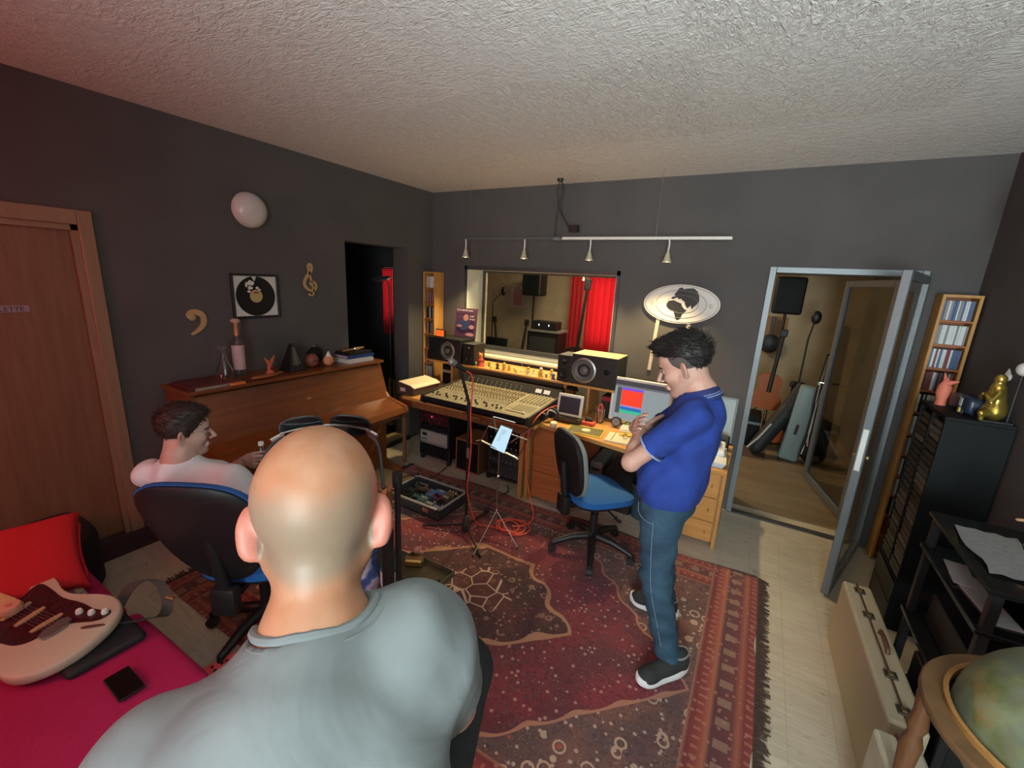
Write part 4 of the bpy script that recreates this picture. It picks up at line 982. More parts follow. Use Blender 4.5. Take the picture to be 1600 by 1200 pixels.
t = thing('spectacles', 'black and silver spectacles lying on the open notepad', 'glasses', (2.68, -.87, .761))
for s in (-1, 1): MB().tube([(2.68 + s * .026 + .02 * math.cos(a), -.87, .782 + .018 * math.sin(a)) for a in [2 * PI * k / 18 for k in range(18)]], .0022, 6, True).build('rim', BLACK, t, True)
for s in (-1, 1): MB().tube([(2.68 + s * .046, -.87, .785), (2.68 + s * .048, -.80, .782), (2.68 + s * .045, -.76, .764)], .002, 6).build('temple', BLACK, t, True)
one(MB().box((2.63, -.775, .764), (.10, .07, .006), rot=(0, 0, .3)), 'sticky_note', FM['yellow'], 'yellow sticky note on the keyboard edge', 'note', (2.63, -.775, .76))
mo = thing('computer_monitor', 'white framed computer monitor showing red and green track blocks, on the desk', 'monitor', (2.64, -.42, .75))
MB().box((2.64, -.45, .955), (.50, .03, .375), rot=(-.10, 0, -.03), bev=.008, seg=2).build('frame', WHITE, mo)
MB().bx(2.54, 2.74, -.47, -.36, .75, .762, bev=.003).build('stand_base', GREYP, mo); MB().box((2.64, -.40, .80), (.08, .02, .12), bev=.003).build('stand_neck', GREYP, mo)
sc_ = MB().box((2.64, -.4665, .958), (.455, .002, .325), rot=(-.10, 0, -.03)).build('screen', emis('screen_grey', (.42, .50, .52), .62), mo)
def scr(x0, x1, z0, z1, col, st, nm, lay=1):
    a = (x0 + x1) / 2; b = (z0 + z1) / 2
    return MB().box((2.64 + a * math.cos(.03) , -.4665 - a * .03 + b * .10 - .0013 * lay, .958 + b), (x1 - x0, .001, z1 - z0), rot=(-.10, 0, -.03)).build(nm, emis(nm + '_glow', col, st), sc_)
scr(-.2275, .2275, .125, .1625, (.06, .075, .09), .6, 'menu_bar'); scr(-.2275, .2275, .11, .125, (.2, .24, .27), .6, 'tool_bar')
scr(-.16, .02, .085, .105, (.20, .08, .75), .9, 'violet_track'); scr(-.16, .02, -.045, .085, (1, .05, .02), .95, 'red_track'); scr(-.16, .02, -.058, -.045, (.5, .3, .7), .8, 'lilac_track')
scr(-.16, .02, -.085, -.058, (.01, .18, .55), .85, 'blue_track'); scr(-.16, .02, -.11, -.085, (.03, .62, .32), .85, 'green_track'); scr(-.2, -.163, -.12, .105, (.10, .12, .13), .6, 'track_list')
t = thing('small_box_tower', 'dark red and black box of discs standing between tablet and monitor', 'box', (2.42, -.42, .75))
MB().bx(2.30, 2.47, -.42, -.24, .75, .95, bev=.004).build('box_body', BLACK, t); MB().bx(2.30, 2.47, -.424, -.24, .905, .945, bev=.003).build('red_lid', simple('dark_red_lid', (.25, .015, .03), .3), t)
t = thing('pencil_cup', 'clear cup full of pens and red scissors right of the tablet', 'pen cup', (2.34, -.56, .75))
MB().lathe([(0, 0), (.04, 0), (.042, .10), (.040, .10), (.038, .005), (0, .005)], (2.34, -.56, .75), 24).build('cup', FLASK, t, True)
for k in range(8):
    a = k * .8; MB().cone((2.34 + .02 * math.cos(a), -.56 + .02 * math.sin(a), .757), (2.34 + .038 * math.cos(a), -.56 + .038 * math.sin(a), .87 + .02 * (k % 3)), .004, n=8).build('pen', (STEEL, BLACK, FM['red'], FM['white'])[k % 4], t, True)
MB().tube([(2.35 + .018 * math.cos(a), -.585, .885 + .026 * math.sin(a)) for a in [2 * PI * k / 16 for k in range(16)]], .006, 8, True).build('scissor_handle', FM['red'], t, True)
t = thing('tape_dispenser', 'red and black tape tray right of the tablet dock', 'tray', (2.28, -.70, .75)); MB().box((2.29, -.69, .764), (.11, .07, .028), bev=.006, seg=2).build('tray', FM['red'], t); MB().box((2.285, -.67, .79), (.07, .04, .03), rot=(.2, .2, .3), bev=.008).build('tape_block', BLACK, t)
t = thing('alarm_clock', 'small dark round clock in front of the monitor stand', 'clock', (2.50, -.60, .75)); MB().lathe([(0, 0), (.04, 0), (.042, .01), (.042, .03), (0, .032)], (2.50, -.585, .793), 28, (0, -1, .2)).build('clock_body', BLACK, t, True); MB().lathe([(0, .033), (.032, .033), (.032, .034), (0, .034)], (2.50, -.585, .793), 28, (0, -1, .2)).build('clock_face', GREYP, t)
one(MB().ell((2.585, -.56, .772), (.02, .02, .022)), 'green_ball', simple('bright_green_rubber', (.12, .38, .05), .5), 'small green ball under the monitor', 'ball', (2.585, -.56, .75), smooth=True)
t = thing('computer_tower', 'pale silver computer tower on the floor under the desk', 'computer', (2.40, -.45, 0))
MB().bx(2.31, 2.42, -.60, -.25, .02, .40, bev=.006).build('case', GREYTRIM, t); MB().bx(2.42, 2.423, -.58, -.27, .05, .38).build('side_panel', STEEL, t); MB().box((2.365, -.601, .33), (.07, .004, .02)).build('drive_slot', BLACK, t)
t = thing('subwoofer', 'black subwoofer box on the floor beside the computer tower', 'speaker', (2.56, -.42, 0)); MB().bx(2.45, 2.70, -.62, -.25, 0, .36, bev=.008).build('cabinet', BLACKW, t); MB().lathe([(.09, 0), (.09, .006), (.07, .002), (0, -.002)], (2.575, -.62, .18), 32, (0, -1, 0)).build('driver_ring', BLACK, t, True)
t = thing('waste_bin', 'blue-grey waste bin under the right end of the desk', 'bin', (2.82, -.58, 0))
MB().lathe([(0, .004), (.10, .004), (.125, .30), (.118, .30), (.095, .01), (0, .01)], (2.80, -.55, 0), 28).build('bin_body', simple('slate_blue_plastic', (.045, .09, .13), .5), t, True); MB().lathe([(.118, .295), (.13, .295), (.13, .305), (.118, .305)], (2.80, -.55, 0), 28).build('bin_rim', GREYTRIM, t, True)

# ------------------------------------------------------------------ gear under the desk
t = thing('equipment_rack', 'black wheeled equipment rack with silver unit under the left of the desk', 'rack', (.68, -.62, 0))
MB().bx(.49, .51, -.76, -.36, .06, .58).bx(.86, .88, -.76, -.36, .06, .58).bx(.51, .86, -.76, -.36, .06, .08).bx(.51, .86, -.76, -.36, .565, .58).bx(.51, .86, -.37, -.36, .08, .565).build('case', BLACK, t)
MB().bx(.512, .858, -.765, -.45, .09, .19, bev=.003).build('power_amplifier', BLACKM, t)
u_ = MB().bx(.512, .858, -.775, -.45, .20, .34, bev=.003).build('silver_unit', simple('silver_face', (.46, .46, .43), .4, .3), t)
MB().bx(.54, .60, -.777, -.774, .285, .315).build('display_window', BLACK, u_); mb = MB()
for k in range(5): mb.cone((.54 + k * .014, -.775, .25), (.54 + k * .014, -.782, .25), .005, n=10)
mb.build('knobs', BLACK, u_); MB().bx(.52, .85, -.779, -.774, .205, .225).build('lower_strip', GREYP, u_)
MB().bx(.512, .858, -.77, -.45, .35, .41, bev=.003).build('dark_unit', BLACKM, t)
u_ = MB().bx(.512, .858, -.765, -.45, .42, .555, bev=.003).build('effects_unit', simple('dark_red_face', (.05, .008, .012), .4), t)
MB().ell((.66, -.768, .50), (.006, .004, .009)).build('red_led', emis('red_led_glow', (1, .03, .1), 6), u_)
mb = MB()
for k in range(10):
    a = (.53 + .032 * k, -.768, .43 + .05 * ((k * 3) % 2)); mb.tube([a, (a[0] + .02, -.80, a[2] + .03 * math.sin(k)), (.53 + .032 * ((k * 3) % 10), -.768, .50 + .02 * (k % 2))], .003, 6, sub=2)
q = mb.build('patch_leads', simple('dull_pink_cable', (.14, .03, .05), .5), u_, True); q['kind'] = 'stuff'
for x in (.51, .86):
    for y in (-.73, -.40): MB().cone((x - .012, y, .03), (x + .012, y, .03), .03, n=20).cone((x, y, .03), (x, y, .065), .008).build('caster', RUBBER, t, True)
t = thing('cube_speaker', 'square walnut speaker with black grille on the floor under the desk', 'speaker', (1.10, -.55, 0))
MB().bx(.95, 1.235, -.74, -.40, 0, .016).bx(.95, 1.235, -.74, -.40, .32, .336).bx(.95, .966, -.74, -.40, .016, .32).bx(1.219, 1.235, -.74, -.40, .016, .32).bx(.966, 1.219, -.73, -.41, .016, .32).build('cabinet', WALNUT, t); MB().bx(.966, 1.219, -.745, -.731, .016, .32, bev=.004).build('grille', BLACKM, t)
t = thing('rack_unit_stack', 'black rack of recorders and patch bays behind the music stand', 'rack', (1.53, -.55, 0))
MB().bx(1.32, 1.34, -.73, -.36, .04, .63).bx(1.72, 1.74, -.73, -.36, .04, .63).bx(1.34, 1.72, -.73, -.36, .04, .06).bx(1.34, 1.72, -.73, -.36, .61, .63).bx(1.34, 1.72, -.37, -.36, .06, .61).build('case', BLACK, t)
for k, (z0, z1, m_) in enumerate(((.07, .20, GREYDARK), (.205, .345, GREYDARK), (.35, .42, BLACKM), (.425, .495, BLACKM), (.50, .60, BLACKM))):
    u_ = MB().bx(1.342, 1.718, -.745, -.45, z0, z1, bev=.003).build('rack_unit', m_, t)
    mb = MB()
    for q in range(8): mb.cone((1.37 + q * .046, -.745, z0 + .025), (1.37 + q * .046, -.757, z0 + .025), .009, n=12)
    mb.build('knobs', STEEL if k < 2 else GREYP, u_, True)
    if k < 2: MB().bx(1.38, 1.47, -.748, -.744, z0 + .06, z0 + .11).build('display_window', BLACK, u_)
for x in (1.33, 1.73): MB().cone((x, -.70, 0), (x, -.70, .045), .02, n=16).build('foot', RUBBER, t, True)
for y in (-.40,): MB().cone((1.33, y, 0), (1.33, y, .045), .02, n=16).cone((1.73, y, 0), (1.73, y, .045), .02, n=16).build('foot', RUBBER, t, True)
# shelf under left speaker
t = thing('tape_box', 'dark box with pale stripes standing on the desk under the left of the shelf', 'box', (.50, -.28, .75)); MB().bx(.46, .61, -.36, -.18, .75, .96, bev=.004).build('box_body', BLACKM, t); MB().bx(.462, .608, -.363, -.36, .88, .89).bx(.462, .608, -.363, -.36, .90, .905).build('stripe', CREAM, t)
t = thing('desk_lamp', 'round black desk lamp head behind the right corner of the mixer', 'lamp', (1.99, -.36, .75)); MB().lathe([(0, .05), (.04, .045), (.065, 0), (.06, 0), (.03, .04)], (1.99, -.36, .93), 28, (0, .3, 1)).build('lamp_shade', BLACK, t, True); MB().tube([(1.99, -.36, .97), (1.995, -.30, .90), (1.99, -.30, .76)], .006).build('stem', BLACK, t, True); MB().lathe([(0, 0), (.05, 0), (.05, .012), (0, .014)], (1.99, -.30, .75), 24).build('base', BLACK, t, True)

# ------------------------------------------------------------------ back wall: track light, oval emblem, cable
tr = thing('track_light', 'long pale track light bar with four hanging spots above the window', 'track light', (1.9, -.27, 2.28))
MB().bx(1.74, 3.12, -.285, -.255, 2.272, 2.295, bev=.003).build('track_rail', WHITE, tr)
MB().tube([(.62, -.27, 2.282), (1.74, -.27, 2.284)], .0055).build('thin_rail', GREYTRIM, tr, True)
MB().lathe([(0, 0), (.06, .004), (.065, .02), (.05, .034), (0, .038)], (1.68, -.27, 2.262), 32).build('canopy', GREYTRIM, tr, True)
for x in (.72, 2.56): MB().tube([(x, -.27, 2.29), (x, -.27, 2.80)], .0016, 6).build('suspension_wire', STEEL, tr)
BULB = emis('lamp_bulb_glow', (1, .80, .42), 14, (.8, .8, .7))
for x in LX:
    s_ = MB().tube([(x, -.27, 2.275), (x + .004, -.27, 2.235), (x, -.27, 2.17)], .007).build('lamp_stem', WHITE, tr, True)
    MB().lathe([(.010, .10), (.016, .085), (.022, .06), (.036, .02), (.034, .02), (.018, .06), (.008, .085)], (x, -.27, 2.08), 24).build('lamp_shade', simple('chrome_cream_shade', (.6, .55, .4), .35, .2), s_, True)
    MB().ell((x, -.27, 2.115), (.017, .017, .016)).build('bulb', BULB, s_, True)
t = thing('ceiling_cable', 'looped black cable and adapter hanging from the ceiling above the track', 'cable', (1.66, -.22, 2.8))
MB().tube([(1.64, -.20, 2.80), (1.625, -.2, 2.70), (1.655, -.21, 2.58), (1.64, -.22, 2.45), (1.66, -.25, 2.30)], .004, 8, sub=2).tube([(1.645, -.20, 2.80), (1.69, -.2, 2.72), (1.665, -.20, 2.60), (1.665, -.19, 2.52), (1.76, -.19, 2.39)], .006, 8, sub=2).build('cord', BLACKC, t, True)
MB().box((1.81, -.19, 2.375), (.085, .05, .06), bev=.004).build('adapter', BLACK, t); MB().lathe([(0, 0), (.03, 0), (.025, -.02), (0, -.022)], (1.645, -.20, 2.80), 20).build('ceiling_rose', BLACK, t, True)
t = thing('oval_emblem', 'white oval wall sign with black map of Europe, Africa and Asia', 'sign', (2.78, -.03, 1.76))
OV = 64
ov = [(.312 * math.cos(2 * PI * k / OV), .165 * math.sin(2 * PI * k / OV)) for k in range(OV)]
def oval(k, th, y, nm, mat, par):
    return MB().prism([(a * k, b * k) for a, b in ov], (2.782, y, 1.768), (1, 0, .01), (0, 0, 1), (0, -1, 0), th).build(nm, mat, par)
IVORY = simple('ivory_enamel', (.68, .66, .62), .4, var=.03)
ob_ = oval(1, .022, -.004, 'oval_board', IVORY, t)
def ring(kx, off, nm):
    return MB().tube([(2.782 + off + kx * .312 * math.cos(a), -.028, 1.768 + .165 * .93 * math.sin(a) * min(1, kx * 1.15)) for a in [2 * PI * k / 48 for k in range(48)]], .0018, 6, True).build(nm, GREYP, ob_)
ring(.95, 0, 'rim_line'); ring(.66, 0, 'ring_line'); ring(.42, .01, 'ring_line')
LAND = [[(-.125, -.012), (-.11, .012), (-.07, .02), (-.035, .005), (-.005, -.005), (.005, -.03), (.03, -.055), (.048, -.058), (.028, -.082), (.012, -.10), (.004, -.135), (-.022, -.150), (-.038, -.135), (-.05, -.10), (-.062, -.07), (-.10, -.062), (-.123, -.04)],
        [(-.05, .098), (-.07, .07), (-.06, .05), (-.085, .045), (-.09, .028), (-.07, .03), (-.045, .045), (-.03, .03), (-.012, .035), (0, .022), (.02, .01), (.03, -.02), (.048, -.045), (.06, -.028), (.075, -.02), (.085, -.05), (.10, -.025), (.118, -.01), (.135, .02), (.13, .06), (.112, .10), (.08, .125), (.03, .122), (0, .115), (-.015, .13), (-.04, .12)]]
for P in LAND:
    MB().prism([(a + .01, b + .012) for a, b in P], (2.782, -.0265, 1.768), (1, 0, .01), (0, 0, 1), (0, -1, 0), .002).build('land_shape', BLACK, ob_)
for x in (-.24, .24): MB().tube([(2.782 + x + .010 * math.cos(a), -.0275, 1.765 + .014 * math.sin(a)) for a in [2 * PI * k / 14 for k in range(14)]], .0015, 6, True).build('small_symbol', GREYP, ob_)
mb = MB()
for x in (2.60, 2.86): mb.box((x, -.012, 1.42), (.03, .012, .52), rot=(0, .05, 0))
mb.build('hanging_strip', simple('pale_strip', (.55, .50, .40), .6, var=.3, scale=60), t)

# ------------------------------------------------------------------ shelves of discs
def disc(x, y, z, d, th, h, mat, label, group, axis='x', name='cd_case'):
    """one disc case standing upright, spine towards -y (axis x) or -x (axis y)"""
    mb = MB()
    if axis == 'x': mb.bx(x, x + th, y, y + d, z, z + h)
    else: mb.bx(x, x + d, y, y + th, z, z + h)
    return one(mb, name, mat, label, 'disc case', (x, y, z), group)
def case_row(xa, xb, y, z, h, pal, where, group, axis='x'):
    """a row of individual disc cases filling xa..xb"""
    x = xa; i = -1
    while x < xb - .012:
        i += 1
        th = rnd.choice((.0095, .0105, .0135)); c = rnd.choice(pal)
        lb = f'{SPN[c]}-spined disc case, {NTH[i]} from left, {where}'
        if axis == 'x': disc(x, y + rnd.uniform(0, .006), z, .11, th - .001, h, SPINE[c], lb, group)
        else: disc(y + rnd.uniform(0, .006), x, z, .11, th - .001, h, SPINE[c], lb, group, 'y')
        x += th
NTH = 'first second third fourth fifth sixth seventh eighth ninth tenth eleventh twelfth thirteenth fourteenth fifteenth sixteenth seventeenth eighteenth nineteenth twentieth twenty-first twenty-second twenty-third twenty-fourth twenty-fifth twenty-sixth'.split()
ORD = ['top', 'second', 'third', 'fourth', 'fifth', 'sixth', 'seventh', 'eighth', 'ninth', 'tenth', 'eleventh', 'twelfth']
t = thing('disc_tower', 'tall narrow orange disc rack standing beside the open glass door', 'rack', (4.49, -.09, 0))
X0, X1 = 4.392, 4.585
MB().bx(X0, X0 + .018, -.16, -.01, 0, 1.95, bev=.002).build('side_panel', PINE, t); MB().bx(X1 - .018, X1, -.16, -.01, 0, 1.95, bev=.002).build('side_panel', PINE, t); MB().bx(X0 + .018, X1 - .018, -.018, -.01, .02, 1.93).build('back_panel', REDWOOD, t)
MB().bx(X0 + .018, X1 - .018, -.16, -.01, 1.932, 1.95).build('top_panel', PINE, t)
for k in range(12):
    z = 1.932 - (k + 1) * .157
    MB().bx(X0 + .018, X1 - .018, -.155, -.018, z, z + .012).build('shelf', REDWOOD, t)
    pal = ((0, 0, 1, 0, 2, 4), (0, 0, 0, 0, 2, 1), (0, 1, 2, 2, 0, 4), (0, 3, 4, 1, 3, 4), (0, 1, 5, 3), (0, 0, 1), (1, 3, 0), (3, 1, 0), (0, 1), (3, 0), (0, 0), (1, 3))[k]
    xb = X1 - .02 if k < 5 else X0 + .018 + .05
    if k < 10: case_row(X0 + .021, xb, -.145, z + .013, .124, pal, f'{ORD[k]} shelf of the right-hand disc rack', 'disc cases in the right-hand rack')
t = thing('disc_tower', 'tall narrow orange disc rack in the left back corner beside the window', 'rack', (.10, -.1, 0))
MB().bx(.012, .028, -.175, -.015, 0, 1.94, bev=.002).build('side_panel', PINE, t); MB().bx(.168, .184, -.175, -.015, 0, 1.94, bev=.002).build('side_panel', PINE, t); MB().bx(.028, .168, -.175, -.015, 1.924, 1.94).build('top_panel', PINE, t); MB().bx(.028, .168, -.023, -.015, .02, 1.92).build('back_panel', REDWOOD, t)
for k in range(8):
    z = 1.924 - (k + 1) * .172
    MB().bx(.028, .168, -.17, -.023, z, z + .012).build('shelf', REDWOOD, t)
    case_row(.045, .165, -.155, z + .013, .124, ((0, 5, 0), (1, 4), (0, 1, 3, 3), (3, 1, 5, 3), (1, 3), (3, 1, 4), (0, 3, 1, 0), (0, 0, 4, 1))[k], f'{ORD[k]} shelf of the left-hand disc rack', 'disc cases in the left-hand rack')
# black cabinet with flat cases
t = thing('black_cabinet', 'tall matte black cabinet against the right wall with disc cases in its open side', 'cabinet', (4.45, -.78, 0))
MB().bx(4.325, 4.585, -.985, -.97, 0, 1.30).build('side_panel', BLACKM, t); MB().bx(4.325, 4.585, -.585, -.57, 0, 1.30).build('side_panel', BLACKM, t)
MB().bx(4.56, 4.585, -.97, -.585, 0, 1.30).build('back_panel', BLACKM, t); MB().bx(4.32, 4.588, -.99, -.565, 1.30, 1.32, bev=.003).build('top_panel', BLACKM, t); MB().bx(4.325, 4.56, -.785, -.77, .32, 1.30).build('divider', BLACKM, t)
MB().bx(4.325, 4.56, -.97, -.585, 0, .02).bx(4.325, 4.56, -.97, -.585, .30, .32).build('shelf', BLACKM, t)
d_ = MB().bx(4.318, 4.326, -.968, -.587, .03, .155, bev=.002).build('drawer_front', simple('dark_olive_drawer', (.06, .06, .045), .45), t); MB().bx(4.318, 4.326, -.968, -.587, .165, .29, bev=.002).build('drawer_front', simple('dark_olive_drawer2', (.06, .06, .045), .45), t)
DK = [simple(f'dark_case_{n}', c, .3) for n, c in (('a', (.03, .03, .028)), ('b', (.09, .09, .08)), ('c', (.045, .045, .04)), ('d', (.14, .14, .12)))]
DKN = ['black', 'grey-brown', 'charcoal', 'light grey']
for col, ya in enumerate((-.965, -.765)):
    for k in range(26):
        z = .325 + k * .0365; c = rnd.randrange(4)
        one(MB().box((4.325 + .055 + rnd.uniform(0, .008), ya + .087, z + .016), (.11, .165, .030), rot=(0, 0, rnd.uniform(-.03, .03)), bev=.002), 'cassette_case', DK[c], f'{DKN[c]} flat case, {NTH[25 - k]} from top, {("near column", "far column by the glass door")[col]} of black cabinet', 'cassette case', (4.38, ya + .087, z), 'flat cases in the black cabinet')
# things on the black cabinet
ZC = 1.32
t = thing('coral_figurine', 'coral pink bird-like figurine on the left end of the black cabinet', 'figurine', (4.38, -.66, ZC))
MB().lathe([(0, 0), (.026, 0), (.022, .03), (.034, .07), (.030, .11), (.012, .15), (0, .165)], (4.38, -.66, ZC), 20).build('figure_body', simple('coral_paint', (.72, .20, .13), .6), t, True)
mb = MB(); mb.cone((4.385, -.67, ZC + .13), (4.42, -.70, ZC + .150), .018, .004, 10); mb.cone((4.38, -.66, ZC + .12), (4.37, -.64, ZC + .185), .015, .003, 10); mb.build('wing_tip', simple('coral_paint_2', (.72, .20, .13), .6), t, True)
t = thing('toy_vehicle', 'dark blue toy bus with white windows on the black cabinet', 'toy', (4.46, -.80, ZC))
MB().box((4.45, -.80, ZC + .05), (.09, .19, .09), rot=(0, 0, .15), bev=.022, seg=3).build('bus_body', simple('navy_toy_paint', (.015, .03, .06), .35), t, True)
mb = MB()
for k in range(3): mb.box((4.403 + .007 * k - .0, -.85 + .045 * k, ZC + .065), (.004, .022, .045), rot=(0, 0, .15), bev=.001)
mb.build('side_windows', simple('grey_white_window', (.45, .48, .45), .4), t)
for k in (0, 1): MB().cone((4.395 + .01 * k, -.865 + .03 * k, ZC + .022), (4.402 + .01 * k, -.865 + .03 * k, ZC + .022), .013, n=16).build('headlight', simple('yellow_lens', (.55, .5, .16), .4), t)
for a in (-.06, .06):
    for b in (-.04, .04): MB().cone((4.45 + b - .006, -.80 + a, ZC + .014), (4.45 + b + .006, -.80 + a, ZC + .014), .014, n=14).build('wheel', RUBBER, t, True)
GOLDM = simple('polished_gold', (.62, .46, .10), .25, .85)
t = thing('gold_statuette', 'shiny gold seated statuette at the right edge on the black cabinet', 'statuette', (4.52, -.90, ZC))
fs_ = F((4.42, -1.03, ZC), (4.62, -.80, ZC + .30), .005)
p0 = V3(4.51, -.92, ZC)
fs_.ell(p0 + (0, 0, .05), (.045, .055, .05)); fs_.cap(p0 + (0, 0, .08), p0 + (-.01, 0, .17), .038, .03); fs_.ell(p0 + (-.01, 0, .215), (.024, .022, .028), k=.01)
for s in (-1, 1):
    fs_.cap(p0 + (-.01, s * .035, .15), p0 + (-.04, s * .06, .10), .013, .011, k=.01); fs_.cap(p0 + (-.04, s * .06, .10), p0 + (-.05, s * .02, .13), .011, .009, k=.008); fs_.cap(p0 + (-.01, s * .03, .04), p0 + (-.06, s * .05, .04), .022, .014, k=.01); fs_.cap(p0 + (-.06, s * .05, .04), p0 + (-.055, s * .05, .008), .012, .012, k=.01)
sdf_obj([fs_], 'statue_body', GOLDM, t)
MB().bx(4.45, 4.57, -.98, -.86, ZC, ZC + .008).build('base', BLACKW, t)
t = thing('white_globe_lamp', 'small whitish round lamp on a thin stem behind the gold statuette', 'lamp', (4.55, -1.0, ZC)); MB().ell((4.555, -.955, 1.60), (.030, .030, .033)).build('globe', IVORY, t, True); MB().tube([(4.555, -.955, ZC), (4.555, -.955, 1.57)], .005).build('stem', BLACK, t, True); MB().lathe([(0, 0), (.024, 0), (.02, .01), (0, .012)], (4.555, -.955, ZC), 20).build('base', BLACK, t, True)
t = thing('shell_ornament', 'small white shell ornament hung on the right wall above the toy bus', 'ornament', (4.6, -.74, 1.53)); MB().ell((4.585, -.74, 1.53), (.014, .028, .022)).build('shell_body', IVORY, t, True); MB().cone((4.585, -.735, 1.54), (4.585, -.73, 1.575), .014, .002, 12).build('shell_tip', IVORY, t, True)

# ------------------------------------------------------------------ black glass-shelf rack, tools, cases, globe
t = thing('hifi_rack', 'low black rack with glossy shelves and papers by the right wall', 'rack', (4.38, -1.85, 0))
for x in (4.20, 4.56):
    for y in (-2.16, -1.60): MB().bx(x, x + .03, y, y + .03, 0, 1.0, bev=.003).build('upright', BLACK, t)
GLB = simple('black_glossy_shelf', (.010, .011, .011), .12)
for z in (.15, .50, .83, .985): MB().bx(4.185, 4.59, -2.165, -1.565, z, z + .018, bev=.003).build('shelf', GLB, t)
MB().bx(4.25, 4.56, -2.10, -1.64, .52, .66, bev=.006).build('hifi_unit', BLACK, t); MB().bx(4.25, 4.56, -2.10, -1.64, .17, .36, bev=.006).build('hifi_unit', BLACK, t)
t = thing('paper_sheets', 'grey crumpled papers lying on top of the low black rack', 'papers', (4.34, -1.85, 1.003))
vs = []; fs = []
for j in range(9):
    for i in range(7): vs.append((4.22 + .03 * i + .01 * math.sin(j), -2.05 + .045 * j, 1.006 + .007 * abs(math.sin(i * 1.7 + j * .9))))
for j in range(8):
    for i in range(6): fs.append((j * 7 + i, j * 7 + i + 1, j * 7 + i + 8, j * 7 + i + 7))
k = len(vs); MB().add(vs + [(a, b, c + .002) for a, b, c in vs], fs + [tuple(q + k for q in f_) for f_ in fs]).build('sheets', simple('grey_news_paper', (.26, .26, .26), .8, var=.35, scale=60), t, True)
one(MB().box((4.27, -1.95, .852), (.08, .30, .006), rot=(0, 0, .1)).box((4.25, -1.80, .857), (.07, .18, .004), rot=(0, 0, -.1)), 'paper_slips', simple('pale_grey_paper', (.42, .42, .42), .8), 'pale papers on the second shelf of the low black rack', 'papers', (4.27, -1.9, .848))
t = thing('wooden_toy_man', 'small tan wooden jointed figure on the low black rack', 'figurine', (4.47, -1.75, 1.003))
TAN = simple('tan_wood', (.5, .29, .15), .5)
MB().lathe([(0, 0), (.03, 0), (.03, .006), (.005, .01)], (4.45, -1.72, 1.003), 20).cone((4.45, -1.72, 1.01), (4.45, -1.72, 1.06), .004, n=8).build('base', TAN, t, True)
fs_ = F((4.34, -1.86, 1.0), (4.56, -1.60, 1.22), .005); p0 = V3(4.45, -1.72, 1.055)
fs_.cap(p0, p0 + (0, 0, .06), .018, .02, k=.01); fs_.ell(p0 + (0, 0, .10), (.016, .015, .02), k=.004); fs_.cap(p0 + (0, .02, .05), p0 + (-.05, .05, .03), .009, .007, k=.006); fs_.cap(p0 + (0, -.02, .05), p0 + (-.02, -.08, .04), .009, .007, k=.006); fs_.cap(p0, p0 + (-.03, -.05, -.03), .011, .008, k=.006); fs_.cap(p0, p0 + (.0, .06, -.035), .011, .008, k=.006)
sdf_obj([fs_], 'figure_body', TAN, t)
t = thing('black_device', 'black boxy device on the near half of the low black rack', 'device', (4.47, -2.02, 1.003)); MB().box((4.49, -2.0, 1.04), (.18, .26, .07), rot=(0, 0, .1), bev=.01, seg=2).build('housing', BLACK, t); MB().box((4.40, -2.02, 1.045), (.004, .05, .012), rot=(0, 0, .1)).build('front_badge', STEEL, t)
def gcase(name, label, c, L, W, H, rz, mats, latch):
    """instrument case standing on its long edge; W thickness in x, H height, L along y"""
    t = thing(name, label, 'instrument case', (c[0], c[1], 0), rz)
    q = Matrix.Translation((c[0], c[1], 0)) @ Matrix.Rotation(rz, 4, 'Z')
    def B(x0, x1, y0_, y1_, z0, z1, nm, mt, bev=.004, par=t):
        mb = MB().bx(x0, x1, y0_, y1_, z0, z1, bev=bev, seg=2); bmesh.ops.transform(mb.bm, matrix=q, verts=mb.bm.verts); return mb.build(nm, mt, par)
    B(-W / 2, 0, -L / 2, L / 2, .0, H, 'case_half', mats[0], .012); B(0.001, W / 2, -L / 2, L / 2, .0, H, 'case_half', mats[0], .012)
    B(-.003, .004, -L / 2 - .002, L / 2 + .002, .0, H + .003, 'seam_trim', mats[1], .001)
    for yy in latch:
        l_ = B(-.022, .022, yy - .02, yy + .02, H - .01, H + .008, 'latch', mats[2], .002); B(-.008, .008, yy - .012, yy + .012, H + .008, H + .013, 'latch_tongue', BRASS, .001, l_)
    mb = MB().tube([(.02, -.065, H), (.02, -.06, H + .022), (.02, .06, H + .022), (.02, .065, H)], .009, sub=1); bmesh.ops.transform(mb.bm, matrix=q, verts=mb.bm.verts); mb.build('handle', mats[1], t, True)
    return t
TWEED = simple('cream_tweed', (.50, .43, .29), .85, var=.15, scale=220, bump=.3); LEA = simple('brown_leather', (.12, .06, .03), .5)
gcase('guitar_case', 'long cream tweed guitar case with brown handle standing on its edge', (4.10, -1.72), .90, .125, .385, .03, (TWEED, LEA, simple('dark_latch', (.10, .09, .07), .4, .6)), (-.38, -.20, .18, .38))
gcase('guitar_case', 'cream case with dark red trim in front, at the bottom right edge', (4.07, -2.62), .70, .13, .42, .06, (simple('cream_vinyl', (.62, .57, .42), .6), simple('dark_red_trim', (.13, .02, .02), .5), BLACK), (-.2, .2))
